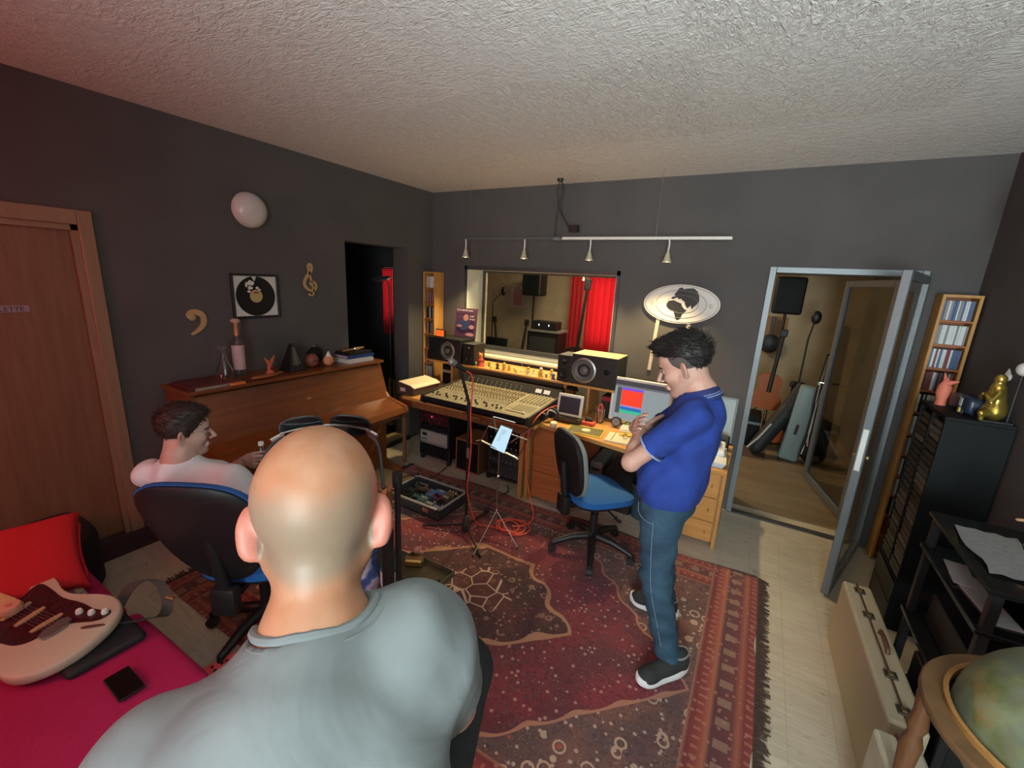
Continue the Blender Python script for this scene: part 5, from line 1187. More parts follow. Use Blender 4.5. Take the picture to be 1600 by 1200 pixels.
# bar globe
t = thing('floor_globe', 'large antique floor globe in a wooden ring stand at the lower right corner', 'globe', (4.245, -2.56, 0))
GC = (4.275, -2.585, .83)
gm = M('antique_globe_map', (.3, .3, .15), .45); n1 = gm.noise(6.5, detail=7, dist=.8); n2 = gm.noise(16, gm.mapv(loc=(3, 1, 2)), 5)
gm.set('Base Color', gm.mix(n2.sst(.35, .7), gm.ramp(n1, [(.30, (.02, .05, .06)), (.42, (.12, .15, .12)), (.50, (.16, .155, .09)), (.56, (.12, .15, .045)), (.64, (.30, .19, .07)), (.75, (.36, .27, .14))]), gm.ramp(n1, [(.3, (.10, .16, .15)), (.6, (.25, .26, .14)), (.8, (.35, .24, .1))]))); gm = gm.m
MB().ell(GC, (.25, .25, .25), n=48).build('globe_ball', gm, t, True)
GW = simple('brown_map_wood', (.17, .09, .04), .5, var=.5, scale=18); GO = wood('orange_ring_wood', (.34, .16, .04), (.42, .21, .07), 0)
GLEG = wood('dark_turned_wood', (.10, .04, .015), (.16, .07, .03), 2, .4)
MB().lathe([(.262, -.012), (.312, -.012), (.316, -.004), (.316, .006), (.312, .012), (.266, .012), (.262, .008), (.262, -.012)], GC, 64).build('horizon_ring', GW, t, True)
MB().lathe([(.258, .010), (.258, .026), (.264, .030), (.270, .026), (.270, .010), (.258, .010)], GC, 64).build('ring_bead', GO, t, True)
for k in range(4):
    a = PI / 4 + k * PI / 2 + .35; x = GC[0] + .288 * math.cos(a); y = GC[1] + .288 * math.sin(a)
    MB().lathe([(.0, .04), (.016, .04), (.02, .10), (.014, .13), (.024, .18), (.016, .30), (.020, .45), (.028, .58), (.018, .62), (.026, .65), (.020, .70), (.024, .76), (.018, .834), (0, .834)], (x, y, 0), 20).build('leg', GLEG, t, True)
    MB().tube([(x, y, .16), (GC[0], GC[1], .16)], .014).build('stretcher', GLEG, t, True)
    MB().ell((x, y, .02), (.02, .02, .02), n=12).build('caster', BRASS, t, True)

# ------------------------------------------------------------------ swivel chairs
def swivel_chair(label, loc, rz, back_dz, backpoly, seat_mat, back_mat, base_z=.012, recl=.12, bdist=.23):
    t = thing('swivel_chair', label, 'chair', loc, rz); q = t.matrix_basis.copy()
    def P(mb, nm, mt, sm=True, par=t):
        bmesh.ops.transform(mb.bm, matrix=q, verts=mb.bm.verts); return mb.build(nm, mt, par, sm)
    for k in range(5):                                     # local frame: seat faces +y, z up
        a = PI / 2 + k * 2 * PI / 5 + .35; c, s = math.cos(a), math.sin(a)
        l_ = P(MB().tube([(.03 * c, .03 * s, .125), (.15 * c, .15 * s, .115), (.29 * c, .29 * s, .072)], [.03, .026, .019], 10), 'leg', BLACK)
        P(MB().cone((.29 * c - .02 * s, .29 * s + .02 * c, .027), (.29 * c + .02 * s, .29 * s - .02 * c, .027), .027, n=20).cone((.29 * c, .29 * s, .03), (.29 * c, .29 * s, .075), .012), 'caster', RUBBER, True, l_)
    P(MB().lathe([(0, .10), (.045, .10), (.042, .15), (.028, .16), (.028, .30), (.018, .30), (.018, .40), (0, .40)], (0, 0, 0), 24), 'gas_column', BLACK)
    P(MB().box((0, -.02, .405), (.18, .24, .035), bev=.01), 'seat_mechanism', BLACK, False)
    mb = MB(); seat = [(.225 * math.copysign(abs(math.cos(a)) ** .55, math.cos(a)), .225 * math.copysign(abs(math.sin(a)) ** .6, math.sin(a)) + (.0)) for a in [2 * PI * k / 44 for k in range(44)]]
    for zz_, sc_l, nm in ((.425, 1, 'u'),): pass
    def loft(levels, nm, mt):
        mb = MB(); rings = []
        for z, s_, dz in levels: rings.append([mb.bm.verts.new((x * s_, y * s_, z + dz * (x * x * 1.2 - .12 * y))) for x, y in seat])
        for A, B in zip(rings, rings[1:]):
            for i in range(len(seat)): mb.bm.faces.new((A[i], A[(i + 1) % len(seat)], B[(i + 1) % len(seat)], B[i]))
        mb.bm.faces.new(rings[0][::-1]); mb.bm.faces.new(rings[-1]); return P(mb, nm, mt)
    loft([(.418, .80, .3), (.425, .97, .3), (.440, 1.0, .3)], 'seat_shell', BLACK)
    loft([(.440, .99, .3), (.455, 1.0, .3), (.478, .97, .3), (.490, .85, .3), (.495, .5, .3)], 'seat', seat_mat)
    # backrest: polygon in x/z lofted through y
    def bl(levels, nm, mt):
        mb = MB(); rings = []
        for y, s_ in levels:
            r = []
            for x, z in backpoly:
                zz = z * s_ + back_dz; yy = -bdist - recl * (zz - .48) + y + .35 * x * x
                r.append(mb.bm.verts.new((x * s_, yy, zz)))
            rings.append(r)
        n = len(backpoly)
        for A, B in zip(rings, rings[1:]):
            for i in range(n): mb.bm.faces.new((A[i], A[(i + 1) % n], B[(i + 1) % n], B[i]))
        mb.bm.faces.new(rings[0][::-1]); mb.bm.faces.new(rings[-1]); return P(mb, nm, mt)
    bl([(-.035, .75), (-.032, .92), (-.015, 1.0), (.0, 1.0)], 'back_shell', BLACKSH)
    bl([(-.004, 1.03), (.018, 1.03), (.032, .97), (.036, .7)], 'backrest', back_mat)
    P(MB().tube([(0, -.10, .41), (0, -bdist - .02, .40), (0, -bdist - .055, .46), (0, -bdist - .06 - recl * .15, back_dz + .02)], [.03, .028, .026, .022], 10, sub=1), 'back_arm', BLACK)
    P(MB().box((0, -bdist - .06, .42), (.11, .06, .14), bev=.015, seg=2), 'tilt_housing', BLACK)
    P(MB().tube([(.08, 0, .405), (.25, .0, .40)], .006), 'height_lever', BLACK)
    P(MB().cone((.24, 0, .40), (.29, 0, .40), .013, n=12), 'lever_knob', BLACK)
    return t
BLACKSH = simple('black_moulded_shell', (.009, .009, .010), .5)
def oval_poly(w, h, n=40, taper=.0, e=.7):
    return [(w * math.copysign(abs(math.cos(a)) ** e, math.cos(a)) * (1 - taper * (.5 - .5 * math.sin(a))), h * math.copysign(abs(math.sin(a)) ** e, math.sin(a))) for a in [2 * PI * k / n for k in range(n)]]
GREYFAB = simple('grey_chair_cloth', (.30, .33, .32), .9, scale=80, bump=.3)
def heading(fx, fy): return math.atan2(fy, fx) - PI / 2
swivel_chair('blue-seated black swivel chair with grey front back, beside the desk', (2.60, -1.28, .014), heading(.62, .78), .715, oval_poly(.205, .225, taper=.25), BLUEFAB, GREYFAB, recl=.18, bdist=.20)
swivel_chair('large black-backed blue swivel chair the seated man leans back in', (1.37, -2.93, .014), heading(-.52, .85), .78, oval_poly(.285, .285, taper=.45, e=.75), BLUEFAB, simple('blue_back_cloth', (.02, .09, .30), .9, scale=90, bump=.3), recl=.38, bdist=.24)

# ------------------------------------------------------------------ stands, pedalboard, cable
t = thing('microphone_stand', 'tall black microphone stand with red cable on the rug', 'microphone stand', (1.713, -1.605, .014))
b = Vector((1.713, -1.605, 0))
for a in (3.55, 5.65, 1.6): MB().tube([b + Vector((0, 0, .075)), b + Vector((.34 * math.cos(a), .34 * math.sin(a), .022))], .008).build('leg', BLACK, t, True)
MB().lathe([(0, .03), (.025, .03), (.034, .05), (.03, .10), (.018, .15), (0, .155)], b, 20).build('hub', GREYDARK, t, True)
MB().cone(b + Vector((0, 0, .14)), b + Vector((0, 0, 1.0)), .0125, .011).build('lower_tube', BLACK, t, True)
MB().cone(b + Vector((0, 0, .62)), b + Vector((0, 0, .70)), .0129, .0129).build('chrome_sleeve', CHROME, t, True)
MB().cone(b + Vector((0, 0, .96)), b + Vector((0, 0, 1.04)), .018, .016).build('clutch', BLACK, t, True)
mtop = b + Vector((-.055, -.05, 1.30))
MB().cone(b + Vector((0, 0, 1.03)), mtop, .011, .011).build('boom', BLACK, t, True)
mi = thing('microphone', 'black vocal microphone with grey mesh ball on top of the stand', 'microphone', mtop)
MB().cone(mtop + Vector((.035, .03, -.03)), mtop + Vector((-.025, -.02, .02)), .013, .022, 20).build('handle', BLACK, mi, True)
MB().ell(mtop + Vector((-.042, -.035, .032)), (.027, .027, .027)).build('mesh_ball', simple('grey_mesh', (.33, .33, .32), .45, .4, var=.3, scale=300), mi, True)
MB().cone(mtop + Vector((-.020, -.016, .015)), mtop + Vector((-.030, -.024, .023)), .024, .026, 20).build('collar_ring', STEEL, mi, True)
rc = thing('red_cable', 'orange-red microphone cable hanging down the stand and coiled on the rug', 'cable', (1.9, -1.45, .016))
P = [mtop + Vector((.035, .03, -.03)), b + Vector((.02, .01, 1.24)), b + Vector((.03, -.012, 1.1)), b + Vector((.025, -.02, .95)), b + Vector((.045, -.02, .75)), b + Vector((.03, -.02, .55)), b + Vector((.015, -.03, .35)), b + Vector((.05, .03, .12)), Vector((1.76, -1.50, .03)), Vector((1.80, -1.46, .022)), Vector((1.90, -1.44, .022)), Vector((2.0, -1.42, .022))]
MB().tube(P, .0045, 8, sub=3).build('hanging_run', ORG, rc, True)
P = []
for k in range(64):
    a = k / 64 * 2 * PI * 3.2; r = .11 - .02 * (k / 64) + .02 * math.sin(a * .7); P.append((1.98 + r * 1.0 * math.cos(a - 1.6) + .03 * math.sin(a * .31), -1.36 + r * .9 * math.sin(a - 1.6), .022 + .0035 * (k % 21) / 5))
MB().tube(P, .0045, 8).build('floor_coil', ORG, rc, True)
P = [Vector((1.98, -1.36, .03)), Vector((2.06, -1.30, .025)), Vector((2.08, -1.17, .03)), Vector((2.02, -1.12, .12)), Vector((1.93, -1.08, .35)), Vector((1.90, -1.06, .55)), Vector((1.925, -1.06, .72)), Vector((1.955, -1.05, .80)), Vector((1.965, -.98, .84)), Vector((1.97, -.86, .86)), Vector((2.0, -.70, .87)), Vector((1.99, -.62, .80))]
MB().tube(P, .0045, 8, sub=3).build('desk_run', ORG, rc, True)
one(MB().tube([(2.0, -.86, .012), (2.13, -.92, .010), (2.30, -.86, .010), (2.34, -.74, .010), (2.24, -.70, .010), (2.08, -.78, .010), (1.98, -.80, .010)], .005, 8, sub=3), 'grey_floor_cable', GREYC, 'looped grey cable on the floor in front of the desk pedestal', 'cable', (2.15, -.82, .005), smooth=True)
one(MB().tube([(.98, -1.2, .01), (.93, -1.1, .008), (.90, -.95, .008), (.92, -.80, .05), (.90, -.775, .2)], .005, 8, sub=3), 'black_floor_cable', BLACKC, 'black cable running from the wheeled rack across the floor', 'cable', (.93, -1.1, .003), smooth=True)
one(MB().tube([(1.68, -1.30, .024), (1.62, -1.05, .010), (1.66, -.85, .010), (1.60, -.80, .03)], .005, 8, sub=3), 'rack_power_cable', BLACKC, 'black cable on the floor between music stand and rack', 'cable', (1.65, -1.0, .01), smooth=True)
t = thing('music_stand', 'folding chrome wire music stand in front of the desk', 'music stand', (1.91, -1.49, .014))
b = Vector((1.91, -1.49, 0))
for f_ in ((1.936, -1.823), (2.15, -1.57), (1.60, -1.27)):
    MB().tube([b + Vector((0, 0, .20)), (f_[0], f_[1], .022)], .0045).build('leg', CHROME, t, True); MB().ell((f_[0], f_[1], .022), (.008, .008, .007), n=10).build('foot', RUBBER, t, True)
MB().cone(b + Vector((0, 0, .10)), b + Vector((0, 0, .49)), .007).build('lower_tube', CHROME, t, True); MB().cone(b + Vector((0, 0, .47)), b + Vector((0, 0, .70)), .005).build('upper_tube', CHROME, t, True)
MB().ell(b + Vector((0, 0, .48)), (.014, .014, .012)).ell(b + Vector((0, 0, .20)), (.014, .014, .014)).build('clamp', CHROME, t, True)
BL, TL, TR, BR = Vector((1.80, -1.565, .765)), Vector((1.865, -1.52, .945)), Vector((2.13, -1.39, .885)), Vector((2.035, -1.435, .64))
mid = (BL + BR) / 2; mb = MB()
for p, q in ((BL, TL), (BR, TR), (TL, mid + (TR - TL) * 0), (TR, mid), (BL, BR), (TL, TR * .55 + TL * .45), (BL * .4 + TL * .6, BR * .4 + TR * .6)): mb.tube([p, q], .0042)
mb.tube([mid, b + Vector((0, 0, .70))], .006).tube([BL, BL + Vector((-.02, -.04, 0))], .003).tube([BR, BR + Vector((.01, -.04, 0))], .003)
mb.build('desk_frame', CHROME, t, True)
MB().tube([BL + Vector((.01, -.015, .0)), BR + Vector((.01, -.015, 0))], .005).build('lip', STEEL, t, True)
tb = thing('tablet', 'bright white tablet screen leaning on the music stand', 'tablet', (1.91, -1.53, .68))
a_, b_, c_, d_ = Vector((1.925, -1.505, .895)), Vector((2.0, -1.468, .868)), Vector((1.955, -1.492, .682)), Vector((1.862, -1.536, .722))
nn = (b_ - a_).cross(d_ - a_).normalized(); nn = nn if nn.y < 0 else -nn
def quadbox(A, off, th, grow):
    c0 = sum(A, Vector()) / 4; Q = [p + (p - c0).normalized() * grow + nn * off for p in A]; Q2 = [p + nn * th for p in Q]
    return MB().add(Q + Q2, [(0, 1, 2, 3), (4, 5, 6, 7), (0, 1, 5, 4), (1, 2, 6, 5), (2, 3, 7, 6), (3, 0, 4, 7)])
quadbox([a_, b_, c_, d_], .006, .008, .007).build('housing', BLACK, tb)
ts_ = quadbox([a_, b_, c_, d_], .0142, .0008, -.001).build('screen', emis('tablet_screen_glow', (.58, .85, 1.0), .95), tb)
uu = (b_ - a_).normalized(); vv = (a_ - d_).normalized()
mb = MB()
for k in range(7): 
    p = a_ + uu * .022 - vv * (.03 + .014 * k) + nn * .0152; L = .035 - .01 * (k % 3 == 2)
    mb.add([p, p + uu * L, p + uu * L - vv * .003, p - vv * .003, p + nn * .0004, p + uu * L + nn * .0004, p + uu * L - vv * .003 + nn * .0004, p - vv * .003 + nn * .0004], [(4, 5, 6, 7), (0, 1, 5, 4), (2, 3, 7, 6)])
q = mb.build('text_lines', simple('grey_text', (.25, .4, .5), .6), ts_); q['kind'] = 'stuff'
# pedalboard
pb = thing('pedalboard_case', 'open flat black and silver pedalboard case on the rug edge', 'pedalboard', (1.17, -1.43, .014))
X0, X1, Y0, Y1 = .90, 1.46, -1.62, -1.24; Zb = .016
MB().bx(X0, X1, Y0, Y1, Zb, Zb + .012).build('base', BLACK, pb)
for a in ((X0, X1, Y0, Y0 + .012), (X0, X1, Y1 - .012, Y1), (X0, X0 + .012, Y0 + .012, Y1 - .012), (X1 - .012, X1, Y0 + .012, Y1 - .012)): MB().bx(*a, Zb + .012, Zb + .085).build('side_wall', GREYDARK, pb)
for a in ((X0 - .003, X1 + .003, Y0 - .004, Y0 + .016), (X1 - .016, X1 + .004, Y0, Y1), (X0 - .003, X0 + .016, Y0, Y1), (X0, X1, Y1 - .016, Y1 + .004)): MB().bx(*a, Zb + .085, Zb + .098, bev=.003).build('metal_edge', SILVERP, pb)
for x in (X0, X1):
    for y in (Y0, Y1): MB().ell((x, y, Zb + .09), (.02, .02, .018), n=12).build('corner_cap', BLACK, pb, True)
MB().box(((X0 + X1) / 2 + .15, Y0 - .006, Zb + .06), (.06, .008, .04), bev=.002).build('latch', CHROME, pb)
PD = [((1.25, -1.36), (.07, .115), (.10, .22, .50), 'light blue effects pedal in the far middle of the pedalboard case'), ((1.17, -1.36), (.065, .11), (.16, .28, .48), 'pale blue effects pedal left of the light blue one in the pedalboard case'), ((1.12, -1.51), (.075, .12), (.14, .30, .24), 'sea green effects pedal at the near left of the pedalboard case'), ((1.20, -1.525), (.07, .115), (.13, .27, .22), 'second sea green effects pedal, right of the first'),
      ((1.285, -1.54), (.07, .11), (.60, .60, .48), 'cream white effects pedal at the near side of the pedalboard case'), ((1.38, -1.55), (.07, .10), (.50, .52, .62), 'pale lilac effects pedal in the near right corner of the pedalboard case'), ((1.345, -1.42), (.07, .11), (.10, .07, .05), 'dark brown effects pedal in the right half of the pedalboard case'),
      ((1.41, -1.36), (.06, .10), (.06, .05, .03), 'black-brown effects pedal in the far right of the pedalboard case'), ((1.00, -1.45), (.07, .12), (.07, .08, .04), 'dark olive effects pedal at the left of the pedalboard case'), ((1.34, -1.30), (.11, .06), (.22, .15, .08), 'tan wide effects pedal at the far edge of the pedalboard case'), ((1.01, -1.31), (.12, .05), (.16, .17, .13), 'grey-green power strip box at the far left of the pedalboard case')]
for i, ((x, y), (sx, sy), c, lb) in enumerate(PD):
    t = thing('effects_pedal', lb, 'effects pedal', (x, y, Zb + .0125), 0, 'pedals in the pedalboard case'); z = Zb + .0125; mt = simple(f'pedal_paint_{i}', c, .4)
    MB().prism([(-sy / 2, 0), (sy / 2, 0), (sy / 2, .055), (sy / 2 - .01, .058), (-sy / 2, .036)], (x - sx / 2, y, z), (0, 1, 0), (0, 0, 1), (1, 0, 0), sx).build('housing', mt, t)
    MB().box((x, y - sy * .22, z + .042), (sx * .8, sy * .4, .010), rot=(.18, 0, 0), bev=.003).build('foot_switch', mt if i % 2 else BLACK, t)
    for k in (-1, 0, 1): MB().cone((x + k * sx * .27, y + sy * .30, z + .054), (x + k * sx * .27, y + sy * .30, z + .068), .007, n=12).build('knob', BLACK if i % 3 else CREAM, t, True)
for i, (P, mt, lb) in enumerate((([(1.08, -1.43, .10), (1.13, -1.42, .13), (1.2, -1.43, .13), (1.27, -1.46, .11), (1.32, -1.46, .09)], simple('orange_patch_cable', (.45, .12, .03), .5), 'orange patch cable looping across the pedals'), ([(1.28, -1.45, .09), (1.31, -1.42, .12), (1.36, -1.45, .11), (1.30, -1.49, .10)], simple('red_patch_cable', (.35, .015, .015), .5), 'dark red patch cable among the pedals'), ([(.92, -1.6, .12), (.93, -1.48, .19), (.97, -1.36, .18), (1.0, -1.33, .08)], BLACKC, 'thin black cable arching over the left corner of the pedalboard case'), ([(1.34, -1.60, .10), (1.37, -1.645, .09), (1.42, -1.63, .07), (1.45, -1.60, .11)], BLACKC, 'black cable bundle at the near right corner of the pedalboard case'))):
    one(MB().tube(P, .0045, 8, sub=3), 'patch_cable', mt, lb, 'cable', P[0], smooth=True)

# ------------------------------------------------------------------ low table with bottles in front of the bald man
TZ = .36
t = thing('low_table', 'low dark side table with clutter in front of the bald man', 'table', (1.98, -2.62, 0))
MB().bx(1.68, 2.14, -2.86, -2.40, TZ - .025, TZ, bev=.004).build('table_top', BLACKW, t)
for x in (1.70, 2.09):
    for y in (-2.84, -2.45): MB().bx(x, x + .03, y, y + .03, .014, TZ - .025).build('leg', BLACKW, t)
GRN = M('green_bottle_plastic', (.05, .42, .24), .08); GRN.set('Transmission Weight', .75); GRN.set('IOR', 1.33); GRN = GRN.m
t = thing('water_bottle', 'green water bottle with pink cap beside the bald man\'s ear', 'bottle', (2.085, -2.735, TZ)); c0 = (2.085, -2.735, TZ)
MB().lathe([(0, .004), (.036, .0), (.044, .015), (.044, .09), (.041, .10), (.044, .11), (.044, .205), (.040, .235), (.022, .275), (.014, .29), (.014, .31), (0, .31)], c0, 32).build('bottle_body', GRN, t, True)
MB().lathe([(.0446, .115), (.0452, .115), (.0452, .195), (.0446, .195)], c0, 32).build('paper_label', simple('pale_pink_label', (.50, .46, .48), .6, var=.25, scale=50), t, True); MB().lathe([(0, .335), (.015, .334), (.0165, .328), (.0165, .305), (.0145, .305)], c0, 24).build('cap', simple('pink_red_cap', (.60, .10, .14), .45), t, True)
t = thing('snack_bag', 'crinkled purple, blue and white snack bag beside the green bottle', 'bag', (2.0, -2.80, TZ))
sb = F((1.90, -2.92, TZ - .01), (2.12, -2.66, TZ + .27), .006); sb.ell((2.005, -2.80, TZ + .11), (.045, .065, .12)); sb.ell((2.005, -2.80, TZ + .20), (.016, .075, .05), k=.03); sb.cut((0, 0, TZ + .001), (0, 0, -1)); sb.wrinkle(.002, [((60, 90, 40), 0), ((-70, 40, 80), 1)])
bm_ = M('snack_bag_foil', (.3, .2, .3), .3, .2); n_ = bm_.noise(9, detail=2); bm_.set('Base Color', bm_.ramp(n_, [(.35, (.05, .05, .09)), (.45, (.06, .10, .30)), (.52, (.55, .45, .55)), (.6, (.35, .16, .24)), (.7, (.08, .06, .1))]))
sdf_obj([sb], 'bag_body', bm_.m, t); MB().box((2.005, -2.80, TZ + .255), (.006, .13, .02), bev=.001).build('top_seam', bm_.m, t)
one(MB().box((2.13, -2.66, TZ + .012), (.05, .03, .022), rot=(0, 0, .4), bev=.004), 'orange_lighter', simple('bright_orange_plastic', (.85, .15, .02), .4), 'bright orange lighter on the low table right of the green bottle', 'lighter', (2.13, -2.66, TZ))
t = thing('metal_tray', 'dull brown metal tray with odds and ends on the low table', 'tray', (2.06, -2.50, TZ)); MB().bx(1.92, 2.22, -2.60, -2.41, TZ, TZ + .006).build('tray_base', simple('olive_metal', (.10, .09, .05), .4, .5), t)
for a in ((1.92, 2.22, -2.60, -2.595), (1.92, 2.22, -2.415, -2.41), (1.92, 1.925, -2.595, -2.415), (2.215, 2.22, -2.595, -2.415)): MB().bx(*a, TZ + .006, TZ + .03).build('tray_rim', simple('olive_metal_rim', (.20, .18, .11), .35, .5), t)
one(MB().box((1.99, -2.47, TZ + .03), (.10, .05, .04), rot=(0, 0, .5), bev=.008), 'tin_box', BRASS, 'small brass tin in the metal tray', 'tin', (1.99, -2.47, TZ + .007))
one(MB().ell((1.97, -2.43, TZ + .07), (.02, .02, .018)), 'pink_bottle_cap', simple('rose_plastic', (.5, .22, .2), .5), 'small rose-coloured cap on the brass tin', 'cap', (1.97, -2.43, TZ + .052), smooth=True)
one(MB().box((2.15, -2.53, TZ + .018), (.07, .09, .022), rot=(0, 0, -.2), bev=.004), 'cigarette_pack', simple('brown_card', (.12, .07, .03), .5), 'small brown packet in the metal tray', 'packet', (2.15, -2.53, TZ + .007))

# ------------------------------------------------------------------ acoustic guitar on its stand (headstock beside the bald man's ear)
t = thing('acoustic_guitar', 'brown guitar headstock and neck standing upright beside the bald man', 'guitar', (2.285, -2.935, .014))
AG = wood('guitar_brown_wood', (.20, .07, .02), (.30, .12, .04), 2, .3, 1, .4)
gx, gy = 2.285, -2.935; q0 = Vector((gx - .03, gy - .015, -.02)); gu = Vector((.35, -.94, 0)).normalized(); gn = Vector((-gu.y, gu.x, 0)) * 1
body = [(.0, .12), (.10, .125), (.17, .13), (.19, .22), (.165, .30), (.12, .35), (.115, .40), (.14, .46), (.13, .53), (.07, .57), (0, .575)]
P = body + [(-a, b_) for a, b_ in body[::-1][1:-1]]
gb = MB().prism(P, q0 - gn * .05, gu, (0, 0, 1), gn, .10).build('guitar_body', AG, t)
MB().lathe([(0, 0), (.05, 0), (.05, .0015), (0, .0015)], q0 + gn * .0505 + Vector((0, 0, .40)), 28, gn).build('sound_hole', BLACK, gb)
MB().box(q0 + Vector((0, 0, .70)) + gn * .035, (.055, .03, .50), rot=(0, 0, math.atan2(gu.y, gu.x)), bev=.006).build('neck', BLACKW, t)
hd = MB().prism([(-.028, .93), (.028, .93), (.040, 1.02), (.045, 1.12), (.02, 1.105), (0, 1.13), (-.02, 1.105), (-.045, 1.12), (-.040, 1.02)], q0 + gn * .02, gu, (0, 0, 1), gn, .018).build('headstock', AG, t)
for s in (-1, 1):
    for k in range(3): MB().cone(q0 + gn * .03 + gu * s * .038 + Vector((0, 0, 1.0 + .04 * k)), q0 + gn * .03 + gu * s * .062 + Vector((0, 0, 1.0 + .04 * k)), .005, .008, 10).build('tuning_peg', CHROME, hd, True)
t = thing('guitar_stand', 'black upright guitar stand behind the brown headstock', 'guitar stand', (2.235, -2.83, .014))
q1 = Vector((2.235, -2.83, 0)); MB().cone(q1 + Vector((0, 0, .05)), q1 + Vector((0, 0, 1.10)), .013, .013, 12).build('stand_tube', BLACK, t, True)
MB().cone(q1 + Vector((0, 0, 1.06)), q1 + Vector((0, 0, 1.12)), .02, .02, 16).build('yoke', BLACK, t, True)
for a in (.5, 2.6, 4.7): MB().tube([q1 + Vector((0, 0, .10)), q1 + Vector((.22 * math.cos(a), .22 * math.sin(a), .024))], .012).build('leg', BLACK, t, True)

# ------------------------------------------------------------------ sofa side
SZ = .42
sf = thing('sofa', 'magenta upholstered sofa along the bottom left of the room', 'sofa', (1.3, -4.0, 0))
MB().bx(.45, 2.35, -4.55, -3.46, .05, .27, bev=.02, seg=2).build('sofa_base', MAGENTA, sf, True)
def cushion_field(lo, hi, h=.012, r=.04, puff=.015):
    f_ = F(np.array(lo) - .06, np.array(hi) + .06, h); X, Y, Z = f_.ax[0][:, None, None], f_.ax[1][None, :, None], f_.ax[2][None, None, :]
    c = (np.array(lo) + hi) / 2; e = (np.array(hi) - lo) / 2
    qx, qy, qz = np.abs(X - c[0]) - e[0] + r, np.abs(Y - c[1]) - e[1] + r, np.abs(Z - c[2]) - e[2] + r
    d = np.sqrt(np.maximum(qx, 0) ** 2 + np.maximum(qy, 0) ** 2 + np.maximum(qz, 0) ** 2) + np.minimum(np.maximum(qx, np.maximum(qy, qz)), 0) - r
    f_.d = (d + puff * ((X - c[0]) / e[0]) ** 2 * .5 + puff * ((Y - c[1]) / e[1]) ** 2 * .5 - puff * .3).astype(np.float32); return f_
sdf_obj([cushion_field((.40, -4.5, .27), (1.22, -3.42, SZ + .01))], 'seat_cushion', MAGENTA, sf)
sdf_obj([cushion_field((1.25, -4.5, .27), (2.38, -3.40, SZ + .015))], 'seat_cushion', MAGENTA, sf)
sdf_obj([cushion_field((.40, -4.95, .20), (2.38, -4.55, 1.05))], 'back_cushion', MAGENTA, sf)  # unseen back made tall to shade the floor on the left
for x in (.5, 2.28): 
    for y in (-3.55, -4.8): MB().cone((x, y, 0), (x, y, .06), .022, .028, 16).build('leg', BLACK, sf, True)
t = thing('side_pouffe', 'black rounded pouffe on the floor behind the red cushion', 'pouffe', (.33, -3.40, 0))
sdf_obj([cushion_field((.02, -3.62, .03), (.40, -3.26, .46), r=.09)], 'pouffe_body', simple('black_velvet', (.012, .008, .011), .95), t); MB().bx(.06, .36, -3.58, -3.30, 0, .04).build('base', BLACK, t)
t = thing('red_cushion', 'bright red square cushion leaning on the left end of the sofa', 'cushion', (.75, -3.62, SZ + .01))
cf = F((.44, -4.02, .34), (1.19, -3.26, .86), .012)
fr_ = (unit((.25, 1, .0)), unit((-.80, .2, .62)), unit(np.cross((.25, 1, 0), (-.80, .2, .62))))
X, Y, Z = cf.ax[0][:, None, None], cf.ax[1][None, :, None], cf.ax[2][None, None, :]; cc = V3(.80, -3.66, .585)
q = [np.abs((X - cc[0]) * a[0] + (Y - cc[1]) * a[1] + (Z - cc[2]) * a[2]) for a in fr_]
e1, e2 = .23, .20; u1, u2 = np.clip(q[0] / e1, 0, 1.3), np.clip(q[1] / e2, 0, 1.3)
thk = .075 * np.sqrt(np.clip((1 - u1 ** 4) * (1 - u2 ** 4), 0, 1)) + .004
cf.d = np.maximum(np.maximum(q[0] - e1 + .03 * (1 - u2 ** 3), q[1] - e2 + .03 * (1 - u1 ** 3)), (q[2] - thk) * .7).astype(np.float32)
sdf_obj([cf], 'cushion_cover', REDFAB, t)
MB().tube([tuple(cc + fr_[0] * a * e1 + fr_[1] * b_ * e2) for a, b_ in ((-.98, -.98), (0, -.86), (.98, -.98), (.86, 0), (.98, .98), (0, .86), (-.98, .98), (-.86, 0))], .005, 8, True, sub=2).build('piping', REDFAB, t, True)
t = thing('smartphone', 'black smartphone lying face up on the magenta sofa', 'phone', (1.67, -3.60, SZ + .022)); MB().box((1.675, -3.597, SZ + .030), (.145, .074, .008), rot=(0, 0, -.02), bev=.003, seg=2).build('housing', BLACK, t); MB().box((1.675, -3.597, SZ + .0345), (.138, .067, .001), rot=(0, 0, -.02)).build('screen', simple('black_mirror_glass', (.004, .004, .004), .1), t)
t = thing('black_shoulder_bag', 'flat black bag lying between the sofa cushions under the guitar', 'bag', (1.35, -3.60, SZ + .012))
sdf_obj([cushion_field((1.26, -3.70, SZ + .012), (1.50, -3.46, SZ + .05), r=.02, puff=.0, h=.008)], 'bag_body', simple('black_nylon', (.012, .012, .014), .7), t)
ST = simple('grey_woven_strap', (.055, .055, .045), .8, var=.5, scale=120)
def ribbon(P, wv, th=.004, sub=3):
    P = smooth(P, sub) if sub else [Vector(p) for p in P]; mb = MB(); vs = []
    for i, p in enumerate(P):
        vs += [p - Vector(wv) / 2, p + Vector(wv) / 2, p + Vector(wv) / 2 + Vector((0, 0, th)), p - Vector(wv) / 2 + Vector((0, 0, th))]
    fs = [(0, 1, 2, 3)]
    for i in range(len(P) - 1):
        a = 4 * i
        for k in range(4): fs.append((a + k, a + (k + 1) % 4, a + 4 + (k + 1) % 4, a + 4 + k))
    fs.append(tuple(4 * (len(P) - 1) + k for k in range(4))); return mb.add(vs, fs)
